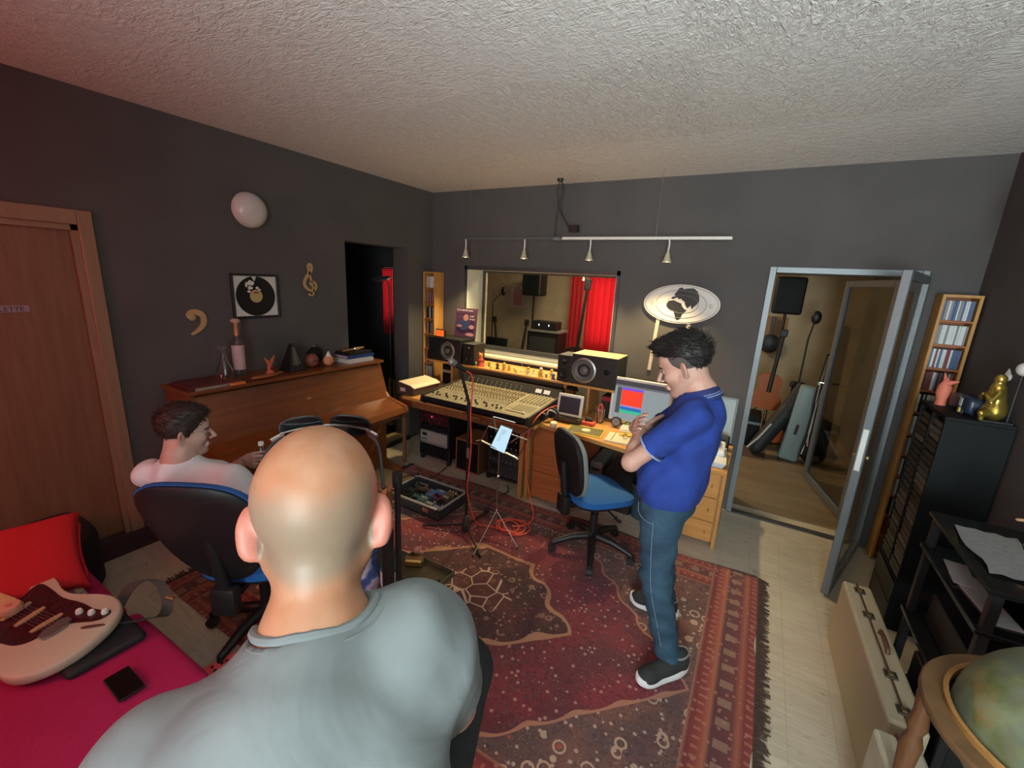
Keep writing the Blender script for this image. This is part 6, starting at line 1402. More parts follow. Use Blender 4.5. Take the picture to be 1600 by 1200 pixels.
ribbon([(1.25, -3.47, SZ + .05), (1.20, -3.40, SZ + .10), (1.25, -3.33, SZ + .10), (1.32, -3.32, SZ + .03), (1.38, -3.36, SZ - .02), (1.40, -3.42, SZ + .03), (1.38, -3.50, SZ + .055)], (.035, .03, .0)).build('shoulder_strap', ST, t, True)
MB().box((1.335, -3.32, SZ + .03), (.035, .02, .012), rot=(0, .3, .6), bev=.003).build('strap_buckle', BRASS, t)
# electric guitar
eg = thing('electric_guitar', 'cream electric guitar with dark pickguard lying on the sofa', 'guitar', (1.2, -3.68, SZ + .07))
GO_ = V3(1.215, -3.675, SZ + .105); gu = unit((.96, .28, -.06)); gv = unit(np.cross(unit(np.cross(gu, (-.28, .96, .12))), gu)); gw = unit(np.cross(gu, gv)); gu = gu * 1.15; gv = gv * 1.15
# body outline: u along the neck axis (butt at +u), v across
OUT = [(.215, .0), (.205, .07), (.17, .125), (.11, .152), (.05, .148), (-.01, .125), (-.06, .112), (-.11, .118), (-.165, .140), (-.215, .150), (-.245, .135), (-.235, .105), (-.20, .075), (-.175, .035), (-.175, -.03), (-.19, -.07), (-.215, -.105), (-.20, -.135), (-.15, -.142), (-.09, -.122), (-.04, -.118), (.02, -.135), (.08, -.160), (.14, -.155), (.19, -.11), (.212, -.05)]
def smooth_closed(P, it=2):
    for _ in range(it):
        Q = []
        for i in range(len(P)):
            a, b_ = Vector(P[i]), Vector(P[(i + 1) % len(P)]); Q += [a * .75 + b_ * .25, a * .25 + b_ * .75]
        P = Q
    return P
CREAMG = simple('cream_guitar_lacquer', (.56, .45, .33), .22, var=.03)
def gplate(P, off, th, name, mat, par, it=2, shrink=0):
    P = smooth_closed(P, it); o_ = Vector(GO_ + gw * off)
    return MB().prism([(p[0], p[1]) for p in P], o_, gu, gv, gw, th).build(name, mat, par)
PP = smooth_closed(OUT, 2); c_ = Vector((0, 0)); mb = MB(); rings = []
for off, s_ in ((-.040, .95), (-.034, .985), (-.024, 1), (-.006, 1), (.002, .985), (.006, .955)):
    rings.append([mb.bm.verts.new(Vector(GO_ + gu * p[0] * s_ + gv * p[1] * s_ + gw * off)) for p in PP])
for A, B in zip(rings, rings[1:]):
    for i in range(len(PP)): mb.bm.faces.new((A[i], A[(i + 1) % len(PP)], B[(i + 1) % len(PP)], B[i]))
mb.bm.faces.new(rings[0][::-1]); mb.bm.faces.new(rings[-1]); gb = mb.build('guitar_body', CREAMG, eg, True)
PG = simple('tortoise_pickguard', (.05, .008, .012), .15, var=.5, scale=40)
pg = gplate([(.15, .055), (.165, .085), (.15, .105), (.10, .085), (.03, .095), (-.05, .085), (-.12, .10), (-.19, .11), (-.20, .09), (-.175, .04), (-.175, -.04), (-.17, -.085), (-.11, -.095), (-.04, -.09), (.02, -.085), (.05, -.05), (.045, .0), (.09, .03)], .0065, .0022, 'pickguard', PG, eg)
for u in (-.125, -.060, .01): gplate([(u - .009, -.040), (u + .009, -.036), (u + .009 + (.012 if u > 0 else 0), .040), (u - .009 + (.012 if u > 0 else 0), .040)], .009, .006, 'pickup', simple('aged_cream_pickup', (.55, .36, .18), .4), pg, 1)
gplate([(.045, -.045), (.085, -.045), (.085, .035), (.045, .035)], .0068, .012, 'bridge', STEEL, eg, 1)
for k, (u, v) in enumerate(((.065, .062), (.105, .072), (.142, .088), (.01, .07))[:3]):
    MB().lathe([(.0, .0), (.012, 0), (.012, .006), (.009, .015), (0, .016)], Vector(GO_ + gu * u + gv * v + gw * .009), 20, gw).build('control_knob', WHITE, pg, True)
gplate([(.135, .015), (.185, .045), (.195, .055), (.180, .055), (.130, .028)], .0062, .004, 'jack_plate', CHROME, eg, 2)
MB().prism([(-.66, -.026), (-.17, -.030), (-.17, .030), (-.66, .026)], Vector(GO_ + gw * .006), gu, gv, gw, .020).build('neck', MAP, eg)
mb = MB()
for k in range(6):
    v = -.024 + k * .0096; mb.tube([Vector(GO_ + gu * .065 + gv * v + gw * .021), Vector(GO_ + gu * -.66 + gv * v * .8 + gw * .028)], .0007, 5)
q = mb.build('strings', STEEL, eg); q['kind'] = 'stuff'
t = thing('floral_cushion', 'faded floral cushion under the electric guitar on the sofa', 'cushion', (1.0, -3.60, SZ + .012))
fm = M('faded_floral_cloth', (.3, .25, .15), .9); fm.set('Base Color', fm.ramp(fm.noise(16, detail=2), [(.4, (.30, .25, .15)), (.5, (.24, .17, .10)), (.56, (.12, .02, .05)), (.65, (.34, .29, .2))])); 
sdf_obj([cushion_field((.84, -3.75, SZ + .012), (1.26, -3.50, SZ + .062), r=.025, puff=.01, h=.008)], 'cushion_cover', fm.m, t)
MB().cone((1.25, -3.51, SZ + .03), (1.29, -3.48, SZ + .03), .016, .003, 8).build('corner_tassel', FM['yellow'], t, True)
t = thing('round_pink_lid', 'round pinkish knob-like lid on the guitar, cut by the left edge', 'lid', (1.02, -3.70, SZ + .105)); MB().lathe([(0, .03), (.03, .028), (.036, .015), (.034, 0), (0, 0)], Vector(GO_ + gu * -.135 + gv * -.005 + gw * .017), 28, gw).build('lid_body', simple('pink_clay', (.62, .30, .2), .5), t, True); MB().lathe([(0, .034), (.008, .033), (.009, .029), (0, .029)], Vector(GO_ + gu * -.135 + gv * -.005 + gw * .017), 16, gw).build('centre_knob', TERRA, t, True)
# socket strip
t = thing('socket_strip', 'glossy pinkish red socket strip on the floor by the sofa front', 'socket strip', (1.46, -3.22, .014))
RS = simple('pink_red_plastic', (.85, .10, .12), .3)
MB().box((1.46, -3.235, .045), (.075, .24, .04), rot=(0, .25, -.25), bev=.006).build('housing', RS, t)
for k in range(3):
    for s in (-1, 1): MB().box((1.455 + s * .012 + .018 * k - .012, -3.30 + .055 * k, .0675 - s * .003), (.011, .013, .004), rot=(0, .25, -.25)).build('socket_hole', simple('dark_red_hole', (.12, .005, .01), .6), t)
t = thing('added_uplighter', 'tall torchiere added unseen behind the camera to brighten the ceiling', 'floor lamp', (4.0, -4.7, 0))  # unseen stand put in to carry the added ceiling fill
MB().lathe([(0, 0), (.14, 0), (.14, .015), (.02, .025), (.012, .05)], (4.0, -4.7, 0), 32).build('base', BLACK, t, True); MB().cone((4.0, -4.7, .03), (4.0, -4.7, 1.78), .012).build('pole', BLACK, t, True); MB().lathe([(.02, 0), (.08, .03), (.16, .09), (.155, .092), (.07, .04), (0, .02)], (4.0, -4.7, 1.76), 32).build('lamp_shade', GREYTRIM, t, True)

# ------------------------------------------------------------------ live room beyond the window and doorway
t = thing('red_curtain', 'tall red curtain glowing at the far end of the live room', 'curtain', (1.0, 3.3, .5))
curtain('c', '', .72, 1.30, 3.24, .45, 2.25, CURTL, 5, .03).build('cloth', CURTL, t, True); MB().tube([(.65, 3.24, 2.27), (1.38, 3.24, 2.27)], .01).build('curtain_rod', BLACK, t, True)
t = thing('red_curtain', 'darker red curtain panel left of the glowing one in the live room', 'curtain', (.6, 3.3, .5))
curtain('c', '', .42, .66, 3.20, .45, 2.25, CURT, 3, .03).build('cloth', CURT, t, True); MB().tube([(.38, 3.20, 2.27), (.70, 3.20, 2.27)], .01).build('curtain_rod', BLACK, t, True)
def pa(label, x, y, zc, w, h, rz=0):
    t = thing('pa_speaker', label, 'speaker', (x, y, 0))
    MB().box((x, y, zc), (w, .28, h), rot=(0, 0, rz), bev=.03, seg=3).build('cabinet', BLACKW, t, True); MB().box((x, y - .142, zc), (w * .82, .01, h * .9), rot=(0, 0, rz), bev=.004).build('grille', BLACKM, t)
    MB().cone((x, y, .05), (x, y, zc - h / 2), .017).build('pole', BLACK, t, True)
    for k in range(3): a = .5 + k * 2.094; MB().tube([(x, y, .55), (x + .38 * math.cos(a), y + .38 * math.sin(a), .015)], .011).build('leg', BLACK, t, True)
pa('black loudspeaker on a pole stand, seen through the control room window', -.17, 2.95, 1.85, .37, .42)
pa('black loudspeaker on a pole stand, seen through the open doorway', 3.655, 2.6, 1.88, .33, .46)
def floorstand(label, x, y, h, arm=None, nm='boom_stand'):
    t = thing(nm, label, 'microphone stand', (x, y, 0)); MB().cone((x, y, .05), (x, y, h), .010).build('pole', BLACK, t, True)
    for k in range(3): a = .3 + k * 2.094; MB().tube([(x, y, .14), (x + .28 * math.cos(a), y + .28 * math.sin(a), .012)], .008).build('leg', BLACK, t, True)
    if arm: MB().tube([(x, y, h), arm], .008).build('boom', BLACK, t, True); MB().ell(arm, (.05, .03, .075)).build('microphone_head', BLACK, t, True)
floorstand('thin boom microphone stand at the left behind the window glass', -.68, 2.4, 1.52, (-.46, 2.38, 1.70)); floorstand('microphone stand with dark headphones hung on it, seen through the doorway', 3.90, 1.95, 1.42, (3.93, 1.90, 1.66))
t = thing('pink_print', 'pink and cream print hanging on the far wall of the live room', 'poster', (-.75, 3.39, 1.6)); MB().bx(-.90, -.62, 3.385, 3.395, 1.38, 1.80).build('paper', simple('pale_beige_print', (.55, .40, .33), .8), t); MB().prism([(-.09, 0), (.08, 0), (.10, .22), (.03, .36), (-.07, .34), (-.11, .2)], (-.74, 3.384, 1.42), (1, 0, 0), (0, 0, 1), (0, -1, 0), .003).build('pink_shape', simple('pink_print_ink', (.50, .18, .18), .8), t)
def stringed(name, label, cat, x, y, z0, L, bw, mat, ang=0, tilt=.15, neckm=None, headr=.04):
    t = thing(name, label, cat, (x, y, z0 if z0 > .2 else 0)); u = Vector((math.cos(ang), math.sin(ang), 0)); up = Vector((math.sin(tilt) * u.x, math.sin(tilt) * u.y, math.cos(tilt))); n = u.cross(up); q = u - up * u.dot(up)
    bl = L * .46; o = Vector((x, y, z0 + .02))
    prof = [(.0, .0), (.35, .01), (.5, .15), (.47, .33), (.33, .52), (.36, .68), (.40, .80), (.28, .95), (0, 1.0)]; P = smooth_closed([(a * bw, b_ * bl) for a, b_ in prof] + [(-a * bw, b_ * bl) for a, b_ in prof[::-1][1:-1]], 1)
    b_ = MB().prism([(p[0], p[1]) for p in P], o, q, up, n, bw * .22).build('body', mat, t)
    MB().cone(o + up * bl * .5 + n * bw * .24, o + up * L * .93 + n * bw * .20, .026, .020, 10).build('neck', neckm or BLACKW, t, True); MB().box(o + up * L * .97 + n * bw * .2, (headr * 2, .03, L * .09), rot=(0, tilt, ang), bev=.01).build('headstock', neckm or BLACKW, t)
    MB().tube([o + u * .14 + up * .03, o + u * .14 - n * .14 + Vector((0, 0, -z0 - .01 if z0 < .3 else 0)), o - u * .14 - n * .14 + Vector((0, 0, -z0 - .01 if z0 < .3 else 0)), o - u * .14 + up * .03], .009).build('stand', BLACK, t, True)
    return t
stringed('double_bass', 'large dark double bass standing beside the red curtain', 'double bass', .88, 2.4, .05, 1.88, .66, simple('dark_bass_varnish', (.035, .015, .012), .3), .3, .08, headr=.05)
stringed('electric_guitar', 'dark guitar on a stand, left one behind the window', 'guitar', -.42, 2.35, .10, 1.15, .34, simple('dark_brown_guitar', (.05, .02, .015), .3), .2, -.12); stringed('electric_guitar', 'second dark guitar on a stand, right of the first, behind the window', 'guitar', -.06, 2.3, .10, 1.15, .36, simple('brown_guitar_lacquer', (.10, .045, .03), .3), .2, .12)
OGL = simple('orange_guitar_lacquer', (.42, .10, .02), .3)
stringed('acoustic_guitar', 'orange guitar with long black neck near the left of the doorway', 'guitar', 3.60, 2.2, .45, 1.0, .34, OGL, .1, .06)
stringed('acoustic_guitar', 'second orange guitar low between the gig bag and blue case', 'guitar', 3.86, 2.15, .05, .80, .30, OGL, .1, .0)
t = thing('banjo', 'small round black banjo hung on the wall panel beyond the doorway', 'banjo', (3.56, 3.37, 1.1)); MB().lathe([(0, 0), (.13, 0), (.135, .04), (.12, .05), (0, .05)], (3.56, 3.35, 1.18), 32, (0, -1, 0)).build('drum', BLACK, t, True); MB().box((3.56, 3.33, 1.42), (.05, .03, .30), bev=.005).build('neck', BLACK, t); MB().box((3.555, 3.395, 1.30), (.36, .008, .55)).build('wall_panel', simple('orange_brown_panel', (.30, .15, .05), .6), t)
t = thing('gig_bag', 'black padded gig bag leaning diagonally in the doorway view', 'gig bag', (3.7, 1.75, 0))
f = F((3.40, 1.5, -.01), (4.05, 2.05, .98), .012); f.cap((3.59, 1.70, .10), (3.82, 1.80, .55), .085, .095); f.cap((3.82, 1.80, .55), (3.92, 1.84, .88), .085, .05); f.cut((0, 0, .004), (0, 0, -1)); sdf_obj([f], 'bag_body', simple('black_padded_nylon', (.018, .018, .02), .6), t)
MB().tube([(3.50, 1.62, .10), (3.60, 1.63, .24), (3.70, 1.67, .42)], .012).build('side_piping', simple('light_grey_piping', (.45, .45, .46), .5), t, True)
t = thing('blue_hard_case', 'pale blue instrument hard case standing upright in the live room', 'instrument case', (3.97, 1.75, 0))
MB().box((3.965, 1.75, .46), (.20, .13, .90), rot=(0, .10, 0), bev=.03, seg=3).build('case_body', simple('pale_blue_case', (.27, .36, .36), .45, var=.05), t, True); MB().box((3.95, 1.682, .40), (.03, .02, .12), rot=(0, .1, 0), bev=.004).build('latch', BLACK, t)
t = thing('cable_bundle', 'black and white cables hanging beside the smoked glass door', 'cables', (4.02, 1.5, .1))
for k in range(5): MB().tube([(4.06 + .02 * k, 1.52, 1.30 - .05 * k), (4.03 + .015 * k, 1.5, .9), (4.05 + .02 * math.sin(k * 2), 1.5, .5), (4.0 + .02 * k, 1.48, .14 + .05 * k)], .006, 8, sub=2).build('cord', (BLACKC, WHITE, BLACKC, WHITE, BLACKC)[k], t, True)
MB().tube([(4.06, 1.52, 1.30), (4.14, 1.54, 1.30), (4.14, 1.54, 0.0)], .01).build('hook_post', BLACK, t, True)
t = thing('bass_gig_bag', 'tall black gig bag standing behind the smoked glass door', 'gig bag', (4.15, 1.75, 0))
f = F((3.98, 1.55, -.01), (4.42, 2.0, 1.75), .014); f.cap((4.16, 1.76, .14), (4.17, 1.78, .55), .13, .11); f.cap((4.17, 1.78, .55), (4.20, 1.80, 1.55), .10, .055); f.cut((0, 0, .004), (0, 0, -1)); sdf_obj([f], 'bag_body', simple('black_bass_nylon', (.012, .012, .014), .6), t)
t = thing('amplifier_head', 'amplifier with two small glowing lamps on a dark cabinet behind the window', 'amplifier', (.30, 2.5, 1.12)); MB().bx(.10, .55, 2.40, 2.62, 1.12, 1.26, bev=.01).build('case', BLACKW, t)
for x in (.24, .42): MB().ell((x, 2.395, 1.20), (.010, .006, .018)).build('pilot_light', emis('cool_pilot_glow', (.8, .8, 1), 1.5), t, True)
t = thing('speaker_cabinet', 'dark speaker cabinet carrying the amplifier behind the window', 'speaker', (.30, 2.55, 0)); MB().bx(.04, .60, 2.38, 2.75, .35, 1.115, bev=.01).build('cabinet', BLACKW, t); MB().bx(.08, .56, 2.37, 2.382, .40, 1.0).build('grille', GREYDARK, t); MB().bx(.04, .60, 2.38, 2.75, 0, .345, bev=.01).build('base_crate', BLACKM, t); MB().bx(.02, .62, 2.37, 2.76, 1.085, 1.116).build('top_board', GREYP, t)
t = thing('stacking_chair', 'dark chair at the lower left behind the window glass', 'chair', (-.30, 1.75, 0)); MB().box((-.30, 1.75, .46), (.42, .42, .05), bev=.015, seg=2).build('seat', BLACKM, t, True); MB().box((-.30, 1.95, .80), (.40, .04, .34), rot=(-.15, 0, 0), bev=.015, seg=2).build('backrest', BLACKM, t, True)
for a in (-.18, .18):
    for c_ in (-.18, .18): MB().cone((-.30 + a, 1.75 + c_, 0), (-.30 + a, 1.75 + c_, .45), .012).build('leg', GREYTRIM, t, True)
MB().tube([(-.48, 1.94, .45), (-.48, 1.98, .66)], .012).tube([(-.12, 1.94, .45), (-.12, 1.98, .66)], .012).build('back_post', GREYTRIM, t, True)
t = thing('ceiling_spot', 'small cream ceiling spotlight at the top edge of the doorway', 'lamp', (3.82, 1.6, 2.6)); MB().tube([(3.97, 1.9, 2.75), (3.97, 1.9, 2.25)], .006).build('stem', WHITE, t, True); MB().cone((3.95, 1.88, 2.18), (3.99, 1.92, 2.26), .04, .02, 20).build('lamp_shade', WHITE, t, True); MB().ell((3.955, 1.885, 2.185), (.028, .028, .022)).build('bulb', BULB, t, True)
for x, z in ((.70, 2.02), (.87, 1.95)):
    t = thing('ceiling_spot', f'small hanging spotlight seen through the window glass, {"left" if x < .8 else "right"} one above the double bass', 'lamp', (x, 2.6, 2.75)); MB().tube([(x, 2.6, 2.75), (x, 2.6, z + .05)], .004).build('stem', WHITE, t, True); MB().cone((x, 2.6, z), (x, 2.6, z + .06), .022, .010, 16).build('lamp_shade', WHITE, t, True); MB().ell((x, 2.6, z + .004), (.014, .014, .012)).build('bulb', BULB, t, True)
t = thing('snare_drum_case', 'dark low crate at the left foot of the doorway view', 'crate', (3.45, 2.1, 0)); MB().bx(3.34, 3.60, 1.95, 2.35, 0, .40, bev=.01).build('crate_body', BLACKM, t); MB().bx(3.34, 3.60, 1.94, 1.95, .30, .33).build('edge_strip', GREYTRIM, t)
one(MB().bx(3.46, 3.70, 1.55, 1.95, .0, .008), 'brown_mat', simple('brown_woven_mat', (.10, .06, .045), .9, var=.4, scale=60), 'small brown mat on the live room floor', 'mat', (3.58, 1.75, 0))

# ------------------------------------------------------------------ people
def head(f, c, fwd, up, s=1.0, neck=None, nr=.062, ear_tilt=.25):
    """skull, face, ears; returns a function from head-local (fwd, left, up) metres to world"""
    fwd = unit(fwd); up = unit(np.array(up) - fwd * np.dot(up, fwd)); lf = np.cross(up, fwd); fr = (fwd, lf, up); c = np.array(c, float)
    P = lambda a, b, d: c + (fwd * a + lf * b + up * d) * s
    E_ = lambda a, b, d, r, k=.02, fr_=None, **kw: f.ell(P(a, b, d), tuple(q * s for q in r), fr_ or fr, k, **kw)
    E_(-.020, 0, .046, (.096, .077, .086)); E_(.030, 0, -.030, (.060, .060, .088), .03); E_(.045, 0, .040, (.046, .060, .052), .03)
    f.cap(P(0, .052, -.050), P(.060, .016, -.102), .022 * s, .020 * s, .025); f.cap(P(0, -.052, -.050), P(.060, -.016, -.102), .022 * s, .020 * s, .025)
    E_(.074, 0, -.104, (.020, .024, .018), .02)
    f.cap(P(.083, -.032, .022), P(.083, .032, .022), .010 * s, k=.012)
    f.cap(P(.092, 0, .012), P(.120, 0, -.030), .007 * s, .0110 * s, .010)
    for q in (-1, 1):
        E_(.103, q * .012, -.037, (.010, .008, .007), .006); E_(.055, q * .040, -.030, (.030, .024, .026), .02)
        f.ell(P(.096, q * .032, .000), (.016 * s, .017 * s, .012 * s), fr, .012, sub=True)
    f.cap(P(.093, -.018, -.064), P(.093, .018, -.064), .0062 * s, k=.006); f.cap(P(.091, -.015, -.076), P(.091, .015, -.076), .0070 * s, k=.006)
    f.cap(P(.104, -.020, -.0700), P(.104, .020, -.0700), .0022 * s, k=.003, sub=True)
    for q in (-1, 1):
        o = unit(lf * q * 1.0 - fwd * ear_tilt * 2.2); w_ = unit(np.cross(up, o)); fe = (w_, o, up)
        cc = P(-.012, q * .082, -.012)
        f.ell(cc, (.008 * s, .020 * s, .033 * s), fe, .006); f.ell(cc + up * .010 * s, (.0085 * s, .021 * s, .022 * s), fe, .006); f.ell(cc - up * .026 * s - o * .004 * s, (.008 * s, .010 * s, .012 * s), fe, .006)
        f.ell(cc + w_ * (.009 * s if np.dot(w_, fwd) > 0 else -.009 * s) + o * .004 * s, (.007 * s, .011 * s, .020 * s), fe, .004, sub=True)
    if neck is not None: f.cap(P(-.025, 0, -.045), neck, nr * s, nr * 1.12, .03)
    return P, fr
def eyes(P, fr, s, root, closed=False):
    for q in (-1, 1):
        c = P(.0730, q * .031, .000); mb = MB().ell(tuple(c), (.0118 * s,) * 3, n=14); e = mb.build('eye', IVORY, root, True)
        d = unit(fr[0] - fr[2] * .3); MB().ell(tuple(c + d * .0092 * s), (.0052 * s,) * 3, n=10).build('iris', simple('dark_brown_iris', (.03, .015, .01), .2), e, True)
        pts = [tuple(P(.0925 - .004 * abs(t_), q * (.032 + .017 * t_), .0045 - .004 * t_ * t_)) for t_ in (-1, -.5, 0, .5, 1)]
        MB().tube(pts, .0028 * s, 6, sub=1).build('eyelid', MAT_LID, root, True)
def brows(P, s, root, mat):
    for q in (-1, 1): MB().tube([tuple(P(.0955 - .002 * k * k, q * (.016 + .012 * k), .0245 + .0015 * k - .0012 * k * k)) for k in range(4)], [.0042 * s, .0042 * s, .0034 * s, .0018 * s], 8, sub=1).build('eyebrow', mat, root, True)
MAT_LID = simple('eyelid_skin', (.42, .23, .18), .6)
def hand(f, w, d, n, side, s=1.0, curl=.5, spread=.10, thumb_out=.6):
    """wrist w, finger direction d, back-of-hand normal n, side=+1 thumb along cross(d,n)*side; five separate fingers"""
    d = unit(d); n = unit(np.array(n) - d * np.dot(n, d)); x = np.cross(d, n) * side; w = np.array(w, float)
    f.cap(w - d * .02 * s, w + d * .02 * s, .022 * s, .024 * s, .012)
    for k in range(4): f.cap(w + d * .02 * s + x * (.026 - .017 * k) * s * .7, w + d * .082 * s + x * (.030 - .019 * k) * s, .014 * s, .0115 * s, .012)
    for k, L in enumerate((.072, .080, .074, .058)):
        b = w + d * .084 * s + x * (.030 - .0195 * k) * s; dd = unit(d + x * spread * (1.2 - .8 * k)); a = curl * .5
        for seg, (l, r) in enumerate(((.46, .0086), (.30, .0078), (.24, .0068))):
            e = b + unit(dd * math.cos(a) - n * math.sin(a)) * L * l * s; f.cap(b, e, r * s, (r - .0006) * s, .003); b = e; a += curl
    b = w + d * .018 * s + x * .024 * s; dd = unit(d * (1 - thumb_out * .5) + x * thumb_out - n * .25)
    for l, r in ((.036, .0125), (.030, .0098), (.024, .0088)):
        e = b + dd * l * s; f.cap(b, e, r * s, (r - .001) * s, .005); b = e; dd = unit(dd + d * .35 - n * curl * .3 - x * .15)
def shoe(root, heel, toe, label_mats, z0, s=1.0):
    heel = V3(heel[0], heel[1], z0); toe = V3(toe[0], toe[1], z0); d = unit(toe - heel); L = np.linalg.norm(toe - heel); x = np.cross(d, (0, 0, 1)); up = V3(0, 0, 1)
    lo = np.minimum(heel, toe) - .08; hi = np.maximum(heel, toe) + .08; lo[2] = z0 - .01; hi[2] = z0 + .17
    f = F(lo, hi, .005)
    f.cap(heel + d * .045 + up * .055, heel + d * (L - .055) + up * .046, .040, .041, .02); f.ell(heel + d * .055 + up * .085, (.048, .036, .05), (d, x, up), .02); f.ell(heel + d * L * .42 + up * .07, (.07, .036, .035), (d, x, up), .025); f.ell(heel + d * (L - .06) + up * .045, (.058, .047, .030), (d, x, up), .015)
    f.cut(heel + up * .125, (-.25 * d[0], -.25 * d[1], 1)); f.cut(heel + up * .026, (0, 0, -1)); up_ = sdf_obj([f], 'shoe', label_mats[0], root)
    mb = MB(); P = []
    for k in range(40):
        a = 2 * PI * k / 40; u = math.cos(a); v = math.sin(a); w = .041 + .012 * (u + 1) / 2 - .008 * math.exp(-((u - .1) / .35) ** 2)
        P.append((L * .5 + (L * .5 + .006) * math.copysign(abs(u) ** .75, u), w * math.copysign(abs(v) ** .8, v)))
    rings = []
    for zz, sc in ((.0, .93), (.008, .99), (.026, 1.015), (.040, .99)):
        rings.append([mb.bm.verts.new(Vector(heel + d * (L * .5 + (p[0] - L * .5) * sc) + x * p[1] * sc + up * (zz + (.016 * max(0, 1 - p[0] / (L * .4)) + .006 * (p[0] > L * .92)) * (zz > .01) + (.010 * max(0, (p[0] - L * .8) / (L * .2)) ** 2)))) for p in P])
    for A, B in zip(rings, rings[1:]):
        for i in range(40): mb.bm.faces.new((A[i], A[(i + 1) % 40], B[(i + 1) % 40], B[i]))
    mb.bm.faces.new(rings[0][::-1]); mb.bm.faces.new(rings[-1]); mb.build('sole', label_mats[1], up_, True)
    MB().tube([tuple(heel + d * (.056 + .044 * math.cos(t_)) + x * .033 * math.sin(t_) + up * (.112 + .010 * math.cos(t_) * -1)) for t_ in [2 * PI * k / 20 for k in range(20)]], .005, 8, True).build('collar_trim', GREYTRIM, up_, True)
WRK = [((38, 21, -30), 0), ((-20, 34, 26), 1.3)]

# ---- standing man, blue polo, arms crossed
mr = thing('person', 'standing man in royal blue polo shirt and jeans, arms crossed, looking down', 'person', (3.2, -1.95, .014))
s = 1.07; HC = V3(3.138, -1.95, 1.563); NK = V3(3.228, -1.95, 1.425)
b = F((2.90, -2.30, .03), (3.50, -1.55, 1.78), .008)
hf = F((3.0, -2.12, 1.36), (3.36, -1.78, 1.78), .0042)
P, fr = head(hf, HC, (-.87, .03, -.44), (0, 0, 1), s, NK, .058)
hf.cap(NK + (0, 0, .03), NK + (.0, 0, -.04), .068, .075, .02)
b.cap(NK + (0, 0, .0), (3.2, -1.95, 1.2), .06, .09)
LS, LE, LW = V3(3.225, -2.115, 1.37), V3(2.995, -2.13, 1.115), V3(2.985, -1.93, 1.215)
RS_, RE, RW = V3(3.21, -1.785, 1.37), V3(2.995, -1.76, 1.14), V3(2.955, -1.965, 1.225)
for a in (LS, RS_): b.cap((3.2, -1.95, 1.3), a, .07, .05)
b.cap((3.2, -1.95, 1.2), (3.14, -1.95, .95), .10, .12)
for S_, E1, W_ in ((LS, LE, LW), (RS_, RE, RW)):
    b.cap(S_, E1, .046, .039, .01); b.ell(E1, (.040, .038, .038), k=.015); b.cap(E1, E1 * .6 + W_ * .4, .040, .041, .01); b.cap(E1 * .6 + W_ * .4, W_, .041, .027, .01)
for hy, kx, ky, ax_, ay in ((-2.04, 3.165, -2.04, 3.270, -2.03), (-1.86, 3.13, -1.75, 3.18, -1.65)):
    b.cap((3.14, hy, .88), (kx, ky, .52), .075, .05); b.cap((kx, ky, .52), (ax_, ay, .10), .05, .036)
h1 = F((2.88, -2.16, 1.15), (3.16, -1.90, 1.42), .0035); hand(h1, RW + (.0, -.01, .01), (.28, -.70, .45), (-.9, -.15, .2), -1, 1.0, .28, .06, .5)
h2 = F((2.90, -2.0, 1.10), (3.2, -1.70, 1.36), .004); hand(h2, LW + (.01, .01, .0), (.35, .85, .25), (-.8, .3, .3), 1, 1.0, .3, .06, .5)
sdf_obj([b, hf, h1, h2], 'body', SKIN_M, mr)
eyes(P, fr, s, mr); brows(P, s, mr, HAIR)
MB().tube([tuple(P(.1010, (t_ - 2) * .0085, -.0695 - .001 * abs(t_ - 2))) for t_ in range(5)], .0030, 6).build('lips', simple('lip_pink', (.42, .13, .11), .5), mr, True)
# hair: thick top, clipped sides
def skullcap(grow, planes, h=.0042, P=None, fr=None, s=1, c=None, vol=(0, 0, 0), wr=.0018):
    f = F(np.array(c) - .17, np.array(c) + .20, h)
    f.ell(P(-.020, 0, .046), ((.096 + grow) * s, (.077 + grow * .8) * s, (.086 + grow) * s), fr)
    if vol[0]: f.ell(P(vol[0], 0, vol[1]), (vol[2] * s, vol[3] * s, vol[4] * s), fr, .02)
    for a, n in planes: f.cut(P(*a), fr[0] * n[0] + fr[1] * n[1] + fr[2] * n[2], .008)
    return f.wrinkle(wr, [((160, 60, 90), 0), ((70, -150, 120), 1), ((-90, 110, 170), 2)])
f = skullcap(.006, [((.045, 0, .04), (1, 0, .05)), ((0, 0, -.045), (-.35, 0, -1)), ((.02, 0, .0), (1, 0, -.9))], P=P, fr=fr, s=s, c=HC, wr=.0002)
sdf_obj([f], 'clipped_side_hair', FADE, mr)
f = skullcap(.013, [((.082, 0, .075), (1, 0, -.30)), ((0, 0, .046), (.30, 0, -1)), ], P=P, fr=fr, s=s, c=HC, vol=(.052, .104, .054, .060, .034), wr=.0004, h=.0036)
f2 = skullcap(.009, [((-.040, 0, .0), (1, 0, -.45)), ((-.08, 0, -.030), (-.4, 0, -1))], P=P, fr=fr, s=s, c=HC, wr=.0004, h=.0036)
f.union(f2, .012); sdf_obj([f], 'hair', HAIR, mr)
